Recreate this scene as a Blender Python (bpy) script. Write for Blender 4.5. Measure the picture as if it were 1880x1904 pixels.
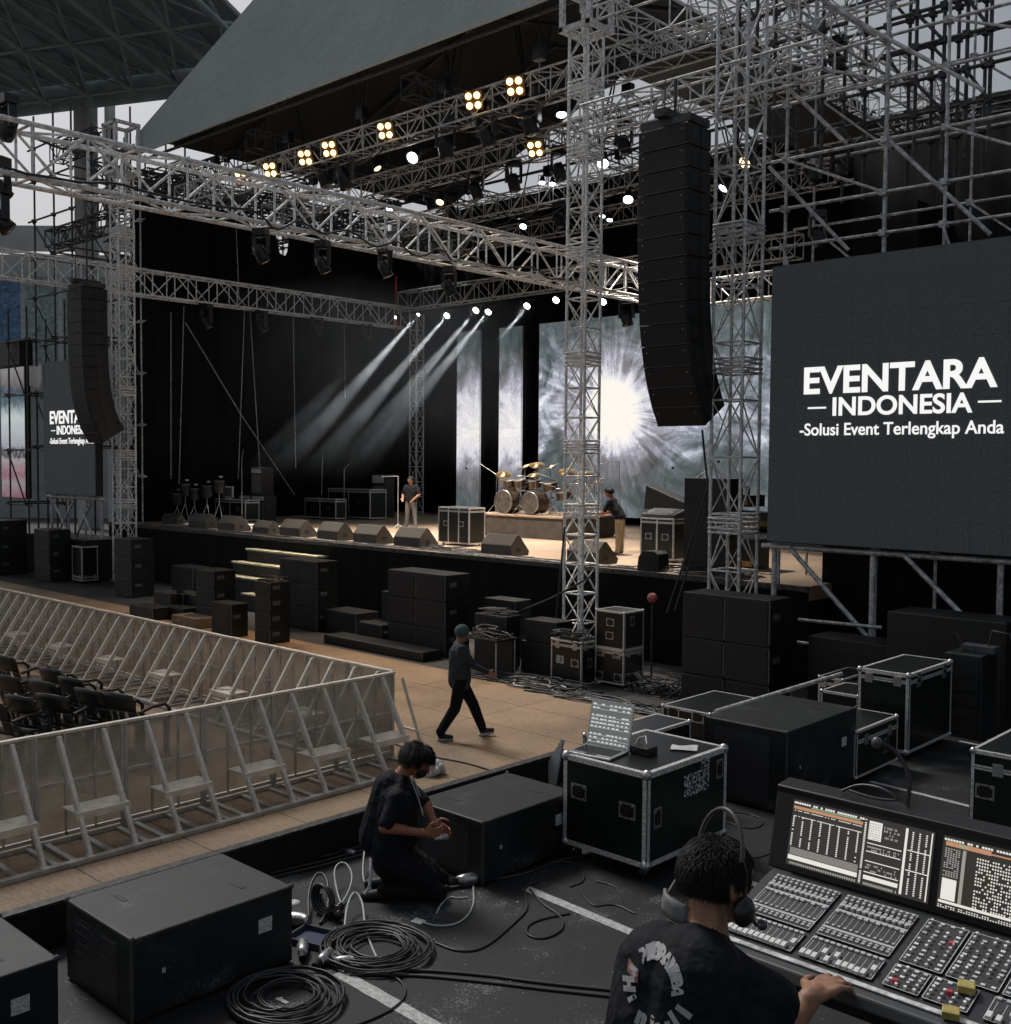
import bpy, math, random
import numpy as np
from mathutils import Vector, Matrix, Quaternion
random.seed(7)
for o in list(bpy.data.objects): bpy.data.objects.remove(o)
SC = bpy.context.scene
COL = SC.collection
PI = math.pi

# ------------------------------------------------------------------ camera
FOC, PCX, PCY, CAMZ = 2010., 940., 952., 4.15
YAW, PITCH, ROLL = math.radians(43.2), math.radians(-2.72), math.radians(0.45)
F0 = np.array([-math.sin(YAW), math.cos(YAW), 0.]); R0 = np.array([math.cos(YAW), math.sin(YAW), 0.]); U0 = np.array([0., 0., 1.])
FW = F0*math.cos(PITCH)+U0*math.sin(PITCH); UP = U0*math.cos(PITCH)-F0*math.sin(PITCH)
RT = R0*math.cos(ROLL)+UP*math.sin(ROLL); UP = UP*math.cos(ROLL)-R0*math.sin(ROLL)
CC = np.array([0., 0., CAMZ])
cam = bpy.data.cameras.new('camera'); camo = bpy.data.objects.new('camera', cam); COL.objects.link(camo)
camo.matrix_world = Matrix(((RT[0], UP[0], -FW[0], 0), (RT[1], UP[1], -FW[1], 0), (RT[2], UP[2], -FW[2], CAMZ), (0, 0, 0, 1)))
cam.sensor_fit = 'HORIZONTAL'; cam.sensor_width = 36.; cam.lens = FOC/1880.*36.
cam.clip_start = 0.05; cam.clip_end = 6000
SC.camera = camo

# ------------------------------------------------------------------ sky, sun, exposure
W = bpy.data.worlds.new("World"); SC.world = W; W.use_nodes = True
wn = W.node_tree.nodes; wl = W.node_tree.links
SUN_EL, SUN_AZ = math.radians(50), math.radians(-82)      # azimuth measured from +Y towards +X
sky = wn.new('ShaderNodeTexSky'); sky.sky_type = 'NISHITA'; sky.sun_disc = False
sky.sun_elevation = SUN_EL; sky.sun_rotation = SUN_AZ; sky.air_density = 1.0; sky.dust_density = 4.0
hs = wn.new('ShaderNodeHueSaturation'); hs.inputs["Saturation"].default_value = 0.38
bgn = wn['Background']; bgn.inputs['Strength'].default_value = 0.068
wl.new(sky.outputs[0], hs.inputs['Color']); wl.new(hs.outputs[0], bgn.inputs['Color'])
sl = bpy.data.lights.new('sun', 'SUN'); sl.energy = 1.6; sl.angle = math.radians(14); sl.color = (1., .98, .95)
so = bpy.data.objects.new('sun', sl); COL.objects.link(so)
sd = Vector((math.sin(SUN_AZ)*math.cos(SUN_EL), math.cos(SUN_AZ)*math.cos(SUN_EL), math.sin(SUN_EL)))
so.rotation_euler = sd.to_track_quat('Z', 'Y').to_euler(); so.location = (0, 0, 60)
SC.view_settings.view_transform = 'Standard'; SC.view_settings.look = 'None'
SC.view_settings.exposure = 0.16; SC.view_settings.gamma = 1.0; SC.view_settings.use_curve_mapping = False
SC.cycles.max_bounces = 6; SC.cycles.diffuse_bounces = 3; SC.cycles.glossy_bounces = 3
SC.cycles.transparent_max_bounces = 16; SC.cycles.volume_bounces = 0
SC.cycles.sample_clamp_indirect = 4.0; SC.cycles.use_denoising = True

# ------------------------------------------------------------------ placing helpers: a pixel of the survey photo onto a real plane
def ray(px, py): return FW+RT*((px-PCX)/FOC)-UP*((py-PCY)/FOC)
def G(px, py, z=0.): d = ray(px, py); return CC+d*((z-CAMZ)/d[2])
def PX(px, py, X): d = ray(px, py); return CC+d*(X/d[0])
def PY(px, py, Y): d = ray(px, py); return CC+d*(Y/d[1])
def DP(px, py, t): return CC+ray(px, py)*t

# ------------------------------------------------------------------ materials
def mat(name, col, rough=.6, metal=0., spec=.5, nscale=0., namt=0., nscale2=0., namt2=0., bump=0., bscale=60., bdist=.01, emis=None, estr=0., stretch=None, trans=0.):
    m = bpy.data.materials.new(name); m.use_nodes = True
    nt = m.node_tree; n = nt.nodes; l = nt.links; b = n['Principled BSDF']
    b.inputs['Base Color'].default_value = (*col, 1); b.inputs['Roughness'].default_value = rough
    b.inputs['Metallic'].default_value = metal; b.inputs['Specular IOR Level'].default_value = spec
    if trans: b.inputs['Alpha'].default_value = 1-trans
    if nscale or bump:
        tc = n.new('ShaderNodeTexCoord'); mp = n.new('ShaderNodeMapping'); l.new(tc.outputs['Object'], mp.inputs['Vector'])
        if stretch: mp.inputs['Scale'].default_value = stretch
    if nscale:
        prev = None
        for sc, am, det in ((nscale, namt, 3.), (nscale2, namt2, 2.)):
            if not sc: continue
            nz = n.new('ShaderNodeTexNoise'); nz.inputs['Scale'].default_value = sc; nz.inputs['Detail'].default_value = det
            l.new(mp.outputs[0], nz.inputs['Vector'])
            mr = n.new('ShaderNodeMapRange'); mr.inputs['From Min'].default_value = .28; mr.inputs['From Max'].default_value = .72
            mr.inputs['To Min'].default_value = 1-am; mr.inputs['To Max'].default_value = 1+am; mr.clamp = False
            l.new(nz.outputs['Fac'], mr.inputs['Value'])
            if prev is None: prev = mr.outputs[0]
            else:
                mm = n.new('ShaderNodeMath'); mm.operation = 'MULTIPLY'; l.new(prev, mm.inputs[0]); l.new(mr.outputs[0], mm.inputs[1]); prev = mm.outputs[0]
        vm = n.new('ShaderNodeVectorMath'); vm.operation = 'SCALE'; vm.inputs[0].default_value = col; l.new(prev, vm.inputs['Scale'])
        mx = n.new('ShaderNodeVectorMath'); mx.operation = 'MAXIMUM'; mx.inputs[1].default_value = (0.002, 0.002, 0.002); l.new(vm.outputs[0], mx.inputs[0])
        l.new(mx.outputs[0], b.inputs['Base Color'])
    if bump:
        nz = n.new('ShaderNodeTexNoise'); nz.inputs['Scale'].default_value = bscale; nz.inputs['Detail'].default_value = 3
        l.new(mp.outputs[0], nz.inputs['Vector'])
        bp = n.new('ShaderNodeBump'); bp.inputs['Strength'].default_value = bump; bp.inputs['Distance'].default_value = bdist
        l.new(nz.outputs['Fac'], bp.inputs['Height']); l.new(bp.outputs[0], b.inputs['Normal'])
    if emis:
        b.inputs['Emission Color'].default_value = (*emis, 1); b.inputs['Emission Strength'].default_value = estr
    return m
M = {}
M['sub'] = mat('black_textured_paint', (.0062, .0086, .0094), .44, nscale=55, namt=1.2, nscale2=3, namt2=.4, bump=.35, bscale=240)
M['subold'] = mat('scuffed_black_paint', (.011, .0128, .0128), .55, nscale=70, namt=.9, nscale2=4, namt2=.5, bump=.3, bscale=200)
M['grille'] = mat('black_grille', (.006, .008, .0095), .6, nscale=160, namt=.8, bump=.4, bscale=300)
M['wedge'] = mat('monitor_paint', (.05, .047, .042), .55, nscale=30, namt=.6)
M['ply'] = mat('black_laminate', (.0055, .0078, .008), .32, nscale=8, namt=.4, nscale2=120, namt2=.3)
M['alu'] = mat('aluminium_edging', (.72, .72, .7), .42, .55, nscale=55, namt=.45, bump=.25, bscale=130)
M['zinc'] = mat('zinc_hardware', (.5, .5, .5), .35, .9, nscale=80, namt=.5)
M['truss'] = mat('truss_aluminium', (.93, .94, .93), .42, .12, nscale=14, namt=.4, nscale2=70, namt2=.35)
M['trussd'] = mat('dull_aluminium', (.66, .67, .67), .42, .25, nscale=14, namt=.45, nscale2=60, namt2=.3)
M['scaf'] = mat('galvanised_tube', (.5, .51, .52), .48, .4, nscale=9, namt=.5, nscale2=50, namt2=.35)
M['scafd'] = mat('dark_tube', (.07, .075, .08), .55, .4, nscale=9, namt=.5)
M['steel'] = mat('barrier_steel', (.5, .49, .455), .5, .4, nscale=5, namt=.25, nscale2=50, namt2=.15)
M['tread'] = mat('barrier_tread', (.74, .7, .62), .5, .35, nscale=6, namt=.2, nscale2=60, namt2=.15)
M['drape'] = mat('black_drape', (.0045, .006, .007), .85, spec=.2, nscale=3, namt=.4, stretch=(1, 1, .1))
M['skin_roof'] = mat('black_roof_skin', (.012, .0135, .013), .7, nscale=2, namt=.3)
M['canopy'] = mat('grey_canopy_fabric', (.52, .6, .61), .8, nscale=.5, namt=.06, nscale2=30, namt2=.2, bump=.5, bscale=.6, bdist=.25)
M['black'] = mat('matt_black', (.01, .011, .012), .6)
M['rubber'] = mat('black_rubber', (.012, .0125, .013), .5, nscale=50, namt=.3)
M['cable'] = mat('cable_jacket', (.035, .038, .04), .42)
M['cablew'] = mat('pale_cable', (.42, .46, .45), .45)
M['tape'] = mat('white_floor_tape', (.42, .42, .41), .6, nscale=25, namt=.35, nscale2=120, namt2=.3)
M['label'] = mat('paper_label', (.55, .56, .54), .6, nscale=90, namt=.5)
M['bluebox'] = mat('blue_plastic', (.02, .025, .08), .5)
M['concrete'] = mat('concrete', (.38, .39, .39), .85, nscale=.6, namt=.15, nscale2=6, namt2=.12)
M['fascia'] = mat('stadium_fascia', (.45, .45, .42), .85, nscale=.4, namt=.15)
M['rooft'] = mat('stadium_roof_sheet', (.28, .37, .39), .8, nscale=.25, namt=.2)
M['roofm'] = mat('stadium_roof_steel', (.36, .43, .44), .7, nscale=1, namt=.25)
M['seatb'] = mat('blue_seats', (.12, .2, .3), .7, nscale=2.5, namt=.6)
M['seatg'] = mat('grey_green_seats', (.26, .3, .3), .7, nscale=2.5, namt=.5)
M['pants'] = mat('dark_trousers', (.008, .009, .011), .85, spec=.2, nscale=30, namt=.3, bump=.9, bscale=9, bdist=.05)
M['shirt'] = mat('black_tshirt', (.0062, .0078, .0112), .8, spec=.25, nscale=25, namt=.3, bump=.9, bscale=9, bdist=.04)
M['jacket'] = mat('navy_jacket', (.018, .027, .035), .8, nscale=25, namt=.4, bump=.9, bscale=8, bdist=.05)
M['khaki'] = mat('khaki_cloth', (.36, .29, .19), .8, nscale=20, namt=.35, bump=.4, bscale=25)
M['greycloth'] = mat('grey_cloth', (.12, .12, .12), .8, nscale=20, namt=.5)
M['skin'] = mat('brown_skin', (.30, .155, .095), .55, nscale=40, namt=.2, nscale2=200, namt2=.2)
M['skinr'] = mat('warm_skin', (.34, .13, .075), .5, nscale=40, namt=.2)
M['hair'] = mat('black_hair', (.006, .006, .006), .62, spec=.3)
M['cap'] = mat('teal_knit', (.05, .085, .09), .9, nscale=60, namt=.5)
M['print'] = mat('shirt_print', (.34, .345, .35), .7)
M['shoe'] = mat('dark_shoe', (.02, .02, .022), .6); M['sole'] = mat('white_sole', (.5, .5, .48), .6)
M['plastic'] = mat('black_plastic', (.012, .012, .013), .35)
M['greyplastic'] = mat('grey_plastic', (.06, .065, .07), .4)
M['knob'] = mat('pale_knob', (.5, .51, .52), .4); M['yellow'] = mat('yellow_box', (.42, .34, .1), .6, nscale=40, namt=.3)
M['red'] = mat('red_knob', (.5, .04, .06), .4); M['brownbox'] = mat('worn_plywood', (.2, .16, .11), .7, nscale=12, namt=.4)
M['copper'] = mat('brass_cymbal', (.6, .42, .2), .3, .9, nscale=30, namt=.3); M['drum'] = mat('drum_shell', (.25, .12, .06), .3, nscale=10, namt=.4)
M['white'] = mat('white_paint', (.7, .7, .68), .5); M['pinkflower'] = mat('red_white_ball', (.4, .09, .1), .6, nscale=30, namt=.9)
def emat(name, col, s): 
    m = mat(name, (.02, .02, .02), .4, emis=col, estr=s); return m
M['warm'] = emat('warm_lamp', (1., .55, .2), 5.); M['cool'] = emat('white_lamp', (.95, .97, 1.), 14.)
M['amber'] = emat('amber_lamp', (1., .62, .3), 4.); M['pale'] = emat('pale_text_light', (.97, .97, .95), .86)
M['scr'] = emat('dark_screen_light', (.5, .57, .62), .034)

def nodes(m): return m.node_tree.nodes, m.node_tree.links, m.node_tree.nodes['Principled BSDF']
# wood floors: sheets of plywood with seams and worn patches
def wood(name, c1, c2, sx, sy, seam, grain=(1, 14, 1), boards=False):
    m = mat(name, c1, .62); n, l, b = nodes(m)
    tc = n.new('ShaderNodeTexCoord'); mp = n.new('ShaderNodeMapping'); mp.inputs['Scale'].default_value = grain; l.new(tc.outputs['Object'], mp.inputs['Vector'])
    n1 = n.new('ShaderNodeTexNoise'); n1.inputs['Scale'].default_value = 3.2; n1.inputs['Detail'].default_value = 6; n1.inputs['Roughness'].default_value = .7; l.new(mp.outputs[0], n1.inputs['Vector'])
    n2 = n.new('ShaderNodeTexNoise'); n2.inputs['Scale'].default_value = .55; n2.inputs['Detail'].default_value = 4; l.new(tc.outputs['Object'], n2.inputs['Vector'])
    n3 = n.new('ShaderNodeTexNoise'); n3.inputs['Scale'].default_value = 45; n3.inputs['Detail'].default_value = 2; l.new(tc.outputs['Object'], n3.inputs['Vector'])
    ad = n.new('ShaderNodeMath'); ad.operation = 'ADD'; l.new(n1.outputs['Fac'], ad.inputs[0]); l.new(n2.outputs['Fac'], ad.inputs[1])
    ad2 = n.new('ShaderNodeMath'); ad2.operation = 'MULTIPLY_ADD'; ad2.inputs[1].default_value = .55; l.new(n3.outputs['Fac'], ad2.inputs[0]); l.new(ad.outputs[0], ad2.inputs[2])
    cr = n.new('ShaderNodeMapRange'); cr.inputs['From Min'].default_value = .85; cr.inputs['From Max'].default_value = 1.7; l.new(ad2.outputs[0], cr.inputs['Value'])
    mx = n.new('ShaderNodeMix'); mx.data_type = 'RGBA'; mx.inputs['A'].default_value = (*c1, 1); mx.inputs['B'].default_value = (*c2, 1); l.new(cr.outputs[0], mx.inputs['Factor'])
    bk = n.new('ShaderNodeTexBrick'); bk.inputs['Scale'].default_value = 1; bk.inputs['Brick Width'].default_value = sx; bk.inputs['Row Height'].default_value = sy
    bk.inputs['Mortar Size'].default_value = seam; bk.inputs['Mortar Smooth'].default_value = .3; bk.inputs['Color1'].default_value = (1, 1, 1, 1); bk.inputs['Color2'].default_value = (.84, .84, .84, 1); bk.inputs['Mortar'].default_value = (.22, .22, .22, 1)
    bk.offset = .5 if boards else 0.; l.new(tc.outputs['Object'], bk.inputs['Vector'])
    mu = n.new('ShaderNodeMix'); mu.data_type = 'RGBA'; mu.blend_type = 'MULTIPLY'; mu.inputs['Factor'].default_value = 1; l.new(mx.outputs['Result'], mu.inputs['A']); l.new(bk.outputs['Color'], mu.inputs['B'])
    l.new(mu.outputs['Result'], b.inputs['Base Color']); return m
M['wood'] = wood('worn_plywood_floor', (.105, .072, .044), (.57, .395, .25), 2.44, 1.22, .012, (2, 9, 1))
M['stagewood'] = wood('stage_boards', (.20, .145, .10), (.5, .38, .27), 3.2, .22, .008, (1, 16, 1), True)
# black deck floor: carpet speckle
def carpet():
    m = mat('black_deck_vinyl', (.02, .022, .024), .6, bump=.5, bscale=120); n, l, b = nodes(m)
    tc = n.new('ShaderNodeTexCoord')
    n1 = n.new('ShaderNodeTexNoise'); n1.inputs['Scale'].default_value = 42; n1.inputs['Detail'].default_value = 4; n1.inputs['Roughness'].default_value = .75; l.new(tc.outputs['Object'], n1.inputs['Vector'])
    n2 = n.new('ShaderNodeTexNoise'); n2.inputs['Scale'].default_value = 2.3; n2.inputs['Detail'].default_value = 5; l.new(tc.outputs['Object'], n2.inputs['Vector'])
    mu = n.new('ShaderNodeMath'); mu.operation = 'MULTIPLY'; l.new(n1.outputs['Fac'], mu.inputs[0]); l.new(n2.outputs['Fac'], mu.inputs[1])
    r = n.new('ShaderNodeValToRGB'); e = r.color_ramp.elements
    e[0].position = .2; e[0].color = (.0045, .006, .0068, 1); e[1].position = .32; e[1].color = (.0095, .012, .0132, 1)
    x = e.new(.385); x.color = (.15, .155, .155, 1); l.new(mu.outputs[0], r.inputs['Fac']); l.new(r.outputs['Color'], b.inputs['Base Color']); return m
M['deck'] = carpet()
def scuffed():
    m = mat('scuffed_textured_paint', (.0065, .0088, .0095), .46, bump=.3, bscale=240); n, l, b = nodes(m); tc = n.new('ShaderNodeTexCoord')
    n1 = n.new('ShaderNodeTexNoise'); n1.inputs['Scale'].default_value = 52; n1.inputs['Detail'].default_value = 5; n1.inputs['Roughness'].default_value = .8; l.new(tc.outputs['Object'], n1.inputs['Vector'])
    n2 = n.new('ShaderNodeTexNoise'); n2.inputs['Scale'].default_value = 3.5; n2.inputs['Detail'].default_value = 6; l.new(tc.outputs['Object'], n2.inputs['Vector'])
    mu = n.new('ShaderNodeMath'); mu.operation = 'MULTIPLY'; l.new(n1.outputs['Fac'], mu.inputs[0]); l.new(n2.outputs['Fac'], mu.inputs[1])
    r = n.new('ShaderNodeValToRGB'); e = r.color_ramp.elements; e[0].position = .2; e[0].color = (.005, .0072, .008, 1); e[1].position = .3; e[1].color = (.0085, .0108, .0115, 1)
    x = e.new(.37); x.color = (.03, .034, .035, 1); x = e.new(.43); x.color = (.13, .135, .135, 1); l.new(mu.outputs[0], r.inputs['Fac']); l.new(r.outputs['Color'], b.inputs['Base Color']); return m
M['subfg'] = scuffed()
# barrier mesh panel: fine perforated steel, half see-through
def meshpanel():
    m = mat('perforated_sheet', (.43, .405, .35), .6, .2, nscale=3, namt=.25, nscale2=90, namt2=.22, trans=.42); return m
M['perf'] = meshpanel()

# ------------------------------------------------------------------ mesh builder
class MB:
    def __init__(s): s.v = []; s.f = []; s.m = []; s.sm = []
    def add(s, vs, fs, mi=0, smooth=False):
        o = len(s.v); s.v += [tuple(map(float, p)) for p in vs]
        for f in fs: s.f.append([i+o for i in f]); s.m.append(mi); s.sm.append(smooth)
    def box(s, x0, y0, z0, x1, y1, z1, mi=0):
        s.add([(x0,y0,z0),(x1,y0,z0),(x1,y1,z0),(x0,y1,z0),(x0,y0,z1),(x1,y0,z1),(x1,y1,z1),(x0,y1,z1)],
              [(0,3,2,1),(4,5,6,7),(0,1,5,4),(1,2,6,5),(2,3,7,6),(3,0,4,7)], mi); return s
    def prism(s, pts, axis, a, b, mi=0):   # 2-D outline (counter-clockwise) swept along axis from a to b
        n = len(pts)
        def P(p, t): return {'x': (t, p[0], p[1]), 'y': (p[0], t, p[1]), 'z': (p[0], p[1], t)}[axis]
        vs = [P(p, a) for p in pts]+[P(p, b) for p in pts]
        fs = [tuple(range(n))[::-1], tuple(range(n, 2*n))]+[(i, (i+1) % n, (i+1) % n+n, i+n) for i in range(n)]
        s.add(vs, fs, mi); return s
    def cyl(s, p0, p1, r, n=8, mi=0, r1=None, caps=True):
        p0 = Vector(p0); p1 = Vector(p1); d = (p1-p0)
        if d.length < 1e-6: return s
        d.normalize(); r1 = r if r1 is None else r1
        a = d.orthogonal().normalized(); b = d.cross(a)
        vs = [p0+(a*math.cos(2*PI*i/n)+b*math.sin(2*PI*i/n))*r for i in range(n)]+[p1+(a*math.cos(2*PI*i/n)+b*math.sin(2*PI*i/n))*r1 for i in range(n)]
        fs = [(i, (i+1) % n, (i+1) % n+n, i+n) for i in range(n)]
        s.add(vs, fs, mi, True)
        if caps: s.add(vs, [tuple(range(n))[::-1], tuple(range(n, 2*n))], mi)
        return s
    def tube(s, pts, r, n=6, mi=0):
        pts = [Vector(p) for p in pts]; k = len(pts); vs = []; prev = None
        for i, p in enumerate(pts):
            d = (pts[min(i+1, k-1)]-pts[max(i-1, 0)]).normalized()
            if prev is None: a = d.orthogonal().normalized()
            else:
                a = prev-d*prev.dot(d); a = a.normalized() if a.length > 1e-5 else d.orthogonal().normalized()
            prev = a; b = d.cross(a)
            rr = r[i] if isinstance(r, (list, tuple)) else r
            vs += [p+(a*math.cos(2*PI*j/n)+b*math.sin(2*PI*j/n))*rr for j in range(n)]
        fs = [(i*n+j, i*n+(j+1) % n, (i+1)*n+(j+1) % n, (i+1)*n+j) for i in range(k-1) for j in range(n)]
        s.add(vs, fs, mi, True); s.add(vs[:n], [tuple(range(n))[::-1]], mi); s.add(vs[-n:], [tuple(range(n))], mi); return s
    def sph(s, c, r, n=10, mi=0, sc=(1, 1, 1), rot=None):
        vs = []; fs = []; h = max(4, n//2+1); c = Vector(c)
        for i in range(h+1):
            t = PI*i/h
            for j in range(n):
                q = Vector((math.sin(t)*math.cos(2*PI*j/n)*sc[0], math.sin(t)*math.sin(2*PI*j/n)*sc[1], math.cos(t)*sc[2]))*r
                if rot is not None: q = rot @ q
                vs.append(c+q)
        for i in range(h):
            for j in range(n): fs.append((i*n+j, (i+1)*n+j, (i+1)*n+(j+1) % n, i*n+(j+1) % n))
        s.add(vs, fs, mi, True); return s
    def lathe(s, prof, c=(0, 0, 0), n=16, mi=0, R=None):
        vs = []; c = Vector(c)
        for r, z in prof:
            for j in range(n):
                q = Vector((r*math.cos(2*PI*j/n), r*math.sin(2*PI*j/n), z))
                vs.append(c+(R @ q if R is not None else q))
        k = len(prof)
        s.add(vs, [(i*n+j, i*n+(j+1) % n, (i+1)*n+(j+1) % n, (i+1)*n+j) for i in range(k-1) for j in range(n)], mi, True); return s
    def sheet(s, fn, nu, nv, mi=0):
        vs = [fn(i/nu, j/nv) for j in range(nv+1) for i in range(nu+1)]
        s.add(vs, [(j*(nu+1)+i, j*(nu+1)+i+1, (j+1)*(nu+1)+i+1, (j+1)*(nu+1)+i) for j in range(nv) for i in range(nu)], mi, True); return s
    def mesh(s, name, mats):
        me = bpy.data.meshes.new(name); me.from_pydata(s.v, [], s.f)
        for m in (mats if isinstance(mats, (list, tuple)) else [mats]): me.materials.append(m)
        me.polygons.foreach_set('material_index', s.m); me.polygons.foreach_set('use_smooth', s.sm); me.update(); return me
    def build(s, name, mats, parent=None, loc=None, bevel=0., solid=0.):
        return link(name, s.mesh(name, mats), parent, loc, bevel, solid)
def link(name, me, parent=None, loc=None, bevel=0., solid=0.):
    o = bpy.data.objects.new(name, me); COL.objects.link(o)
    if parent is not None: o.parent = parent
    if loc is not None: o.location = loc
    if bevel:
        b = o.modifiers.new('bevel', 'BEVEL'); b.width = bevel; b.segments = 2; b.limit_method = 'ANGLE'; b.angle_limit = .7
    if solid:
        b = o.modifiers.new('thick', 'SOLIDIFY'); b.thickness = solid; b.offset = 0
    return o
def tag(o, label=None, cat=None, group=None, kind=None):
    if label: o['label'] = label
    if cat: o['category'] = cat
    if group: o['group'] = group
    if kind: o['kind'] = kind
    return o
def thing(name, label, cat, loc=(0, 0, 0), group=None, rz=0.):
    o = bpy.data.objects.new(name, None); COL.objects.link(o); o.location = loc; o.rotation_euler = (0, 0, rz); o.empty_display_size = .2
    return tag(o, label, cat, group)
def copy_tree(o, parent=None, loc=None):
    c = o.copy(); COL.objects.link(c)
    if parent is not None: c.parent = parent
    if loc is not None: c.location = loc
    for ch in [x for x in bpy.data.objects if x.parent == o and x != c]: copy_tree(ch, c)
    return c
def text_mesh(s, size, offset=0., depth=.004, mat_=None, width=None, align='LEFT', shear=0.):
    cu = bpy.data.curves.new('lettering', 'FONT'); cu.body = s; cu.size = size; cu.offset = offset; cu.extrude = depth; cu.align_x = align
    o = bpy.data.objects.new('lettering', cu); COL.objects.link(o)
    dg = bpy.context.evaluated_depsgraph_get(); me = bpy.data.meshes.new_from_object(o.evaluated_get(dg))
    COL.objects.unlink(o); bpy.data.objects.remove(o)
    me.materials.clear(); me.materials.append(mat_)
    if width:
        xs = [v.co.x for v in me.vertices]; k = width/(max(xs)-min(xs)); x0 = min(xs)
        for v in me.vertices: v.co.x = (v.co.x-x0)*k
    return me
ORD = ['first', 'second', 'third', 'fourth', 'fifth', 'sixth', 'seventh', 'eighth', 'ninth', 'tenth', 'eleventh', 'twelfth', 'thirteenth', 'fourteenth', 'fifteenth', 'sixteenth', 'seventeenth', 'eighteenth', 'nineteenth', 'twentieth', 'twenty-first', 'twenty-second', 'twenty-third', 'twenty-fourth', 'twenty-fifth', 'twenty-sixth']
# ------------------------------------------------------------------ ground and floors
def slab(name, x0, y0, x1, y1, z, m, thick=.3):
    o = MB().box(x0, y0, z-thick, x1, y1, z).build(name, m); tag(o, kind='structure'); return o
slab('ground', -900, -900, 900, 900, -.012, M['deck'] if False else mat('dark_asphalt', (.045, .047, .048), .85, nscale=1.5, namt=.3, nscale2=40, namt2=.4), .5)
slab('plywood_floor', -60, -6, -7.85, 14.7, 0., M['wood'], .011)
slab('dark_floor', -60, 14.7, 12, 60, -.002, mat('dark_floor', (.03, .031, .031), .8, nscale=20, namt=.6, nscale2=1, namt2=.4), .009)
# raised black working deck the gear stands on
DK = .55
dk = MB().box(-7.72, -4, 0, 9, 14.6, DK).build('deck_floor', M['deck']); tag(dk, kind='structure')
# upstand board along the deck's edge
kb = thing('kick_board', 'low black kick board with metal lip along the edge of the black deck', 'kick board', (-7.78, 0, 0))
MB().box(-.03, -4, 0, .03, 9.3, .86).build('board', mat('kick_paint', (.008, .009, .0095), .6, nscale=6, namt=.4), kb)
MB().box(-.05, -4, .863, .05, 9.3, .885).build('lip', mat('dark_lip', (.05, .05, .048), .5, .3, nscale=18, namt=.9), kb)

# ------------------------------------------------------------------ stage
ST, SF = 1.87, 18.3
st = thing('stage', 'black fronted concert stage with a pale board floor', 'stage', (-24, SF, 0))
MB().box(-12.5, .03, 1.6, 14.5, 14.5, ST).build('stage_floor', M['stagewood'], st)
MB().sheet(lambda u, v: (-12.5+27*u, .02*math.sin(u*240)*(1-v)-.0, v*1.76), 600, 2).build('stage_skirt', M['drape'], st)
MB().box(-12.5, -.05, 1.78, 14.5, .028, 1.874).build('stage_edge', mat('stage_edge_paint', (.05, .05, .048), .6, nscale=14, namt=1.1), st)
MB().box(-12.45, .15, 0, 14.4, 14.4, 1.597).build('substructure', M['black'], st)
# steps up to the stage
sp = thing('stage_steps', 'open black stage steps with pale lit tread edges', 'steps', (-27.6, 16.6, 0))
trm = mat('tread_edge', (.62, .62, .42), .6, nscale=18, namt=.5)
trm2 = mat('tread_board', (.24, .21, .15), .6, nscale=10, namt=.5)
for i, (z, px0, py0, px1) in enumerate([(.45, 450, 1073, 512), (.8, 405, 1048, 520), (1.15, 431, 1032, 527), (1.5, 458, 1016, 590)]):
    a = G(px0, py0, z); y = 16.65+i*.42
    xa, xb = PY(px0, py0, y)[0]+27.6, PY(px1, py0+8, y)[0]+27.6
    MB().box(xa, y-16.6, z-.05, xb, y-16.6+.40, z).build('tread', trm2, sp)
    MB().box(xa, y-16.6-.03, z-.03, xb, y-16.6+.06, z+.012).build('nosing', trm, sp)
    MB().box(xa+.03, y-16.6+.02, 0, xb-.03, y-16.6+.38, z-.052).build('riser', M['subold'], sp)

# ------------------------------------------------------------------ drapes round the stage
def drape(name, label, p0, p1, z0, z1, k=2.2, amp=.07, m='drape', top=None):
    p0 = Vector((*p0, 0)); p1 = Vector((*p1, 0)); L = (p1-p0).length; d = (p1-p0)/L; nr = Vector((-d.y, d.x, 0))
    n = int(L*9)
    def fn(u, v):
        w = amp*(math.sin(u*L*k*2.1)+.6*math.sin(u*L*k*4.7+1))*(1-.45*v)
        q = p0+d*(u*L)+nr*w
        zt = z1+(top(u*L) if top else 0)
        return (q.x, q.y, z0+(zt-z0)*v)
    o = MB().sheet(fn, n, 3).build(name, M[m], solid=.012); tag(o, label, 'drape'); return o
drape('stage_drape', 'tall black drape closing the far left side of the stage', (-35.9, 18.9), (-35.9, 32.4), ST, 13.45, top=lambda t: -1.3*math.exp(-((t-6.4)/.3)**4))
drape('stage_drape', 'tall black drape behind the bright screens across the back of the stage', (-37, 31.9), (-9, 31.9), ST, 14.6)
drape('stage_drape', 'black drape closing the right side of the stage behind the tower', (-8.6, 20.6), (-8.6, 31.6), 0, 9.2, amp=.05)
tag(MB().box(-14.7, 19.2, 12.68, -12.3, 31, 12.72).build('wing_canopy', M['skin_roof']), 'flat black canopy beside the roof above the right part of the stage', 'canopy')
drape('stage_drape', 'black drape behind the scaffold above the big lettered screen', (-10.4, 21.6), (2, 21.6), 0, 10.75, amp=.04)
drape('stage_drape', 'black drape hanging under the big lettered screen', (-9.7, 19.2), (2, 19.2), 0, 6.2, amp=.03)

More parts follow.
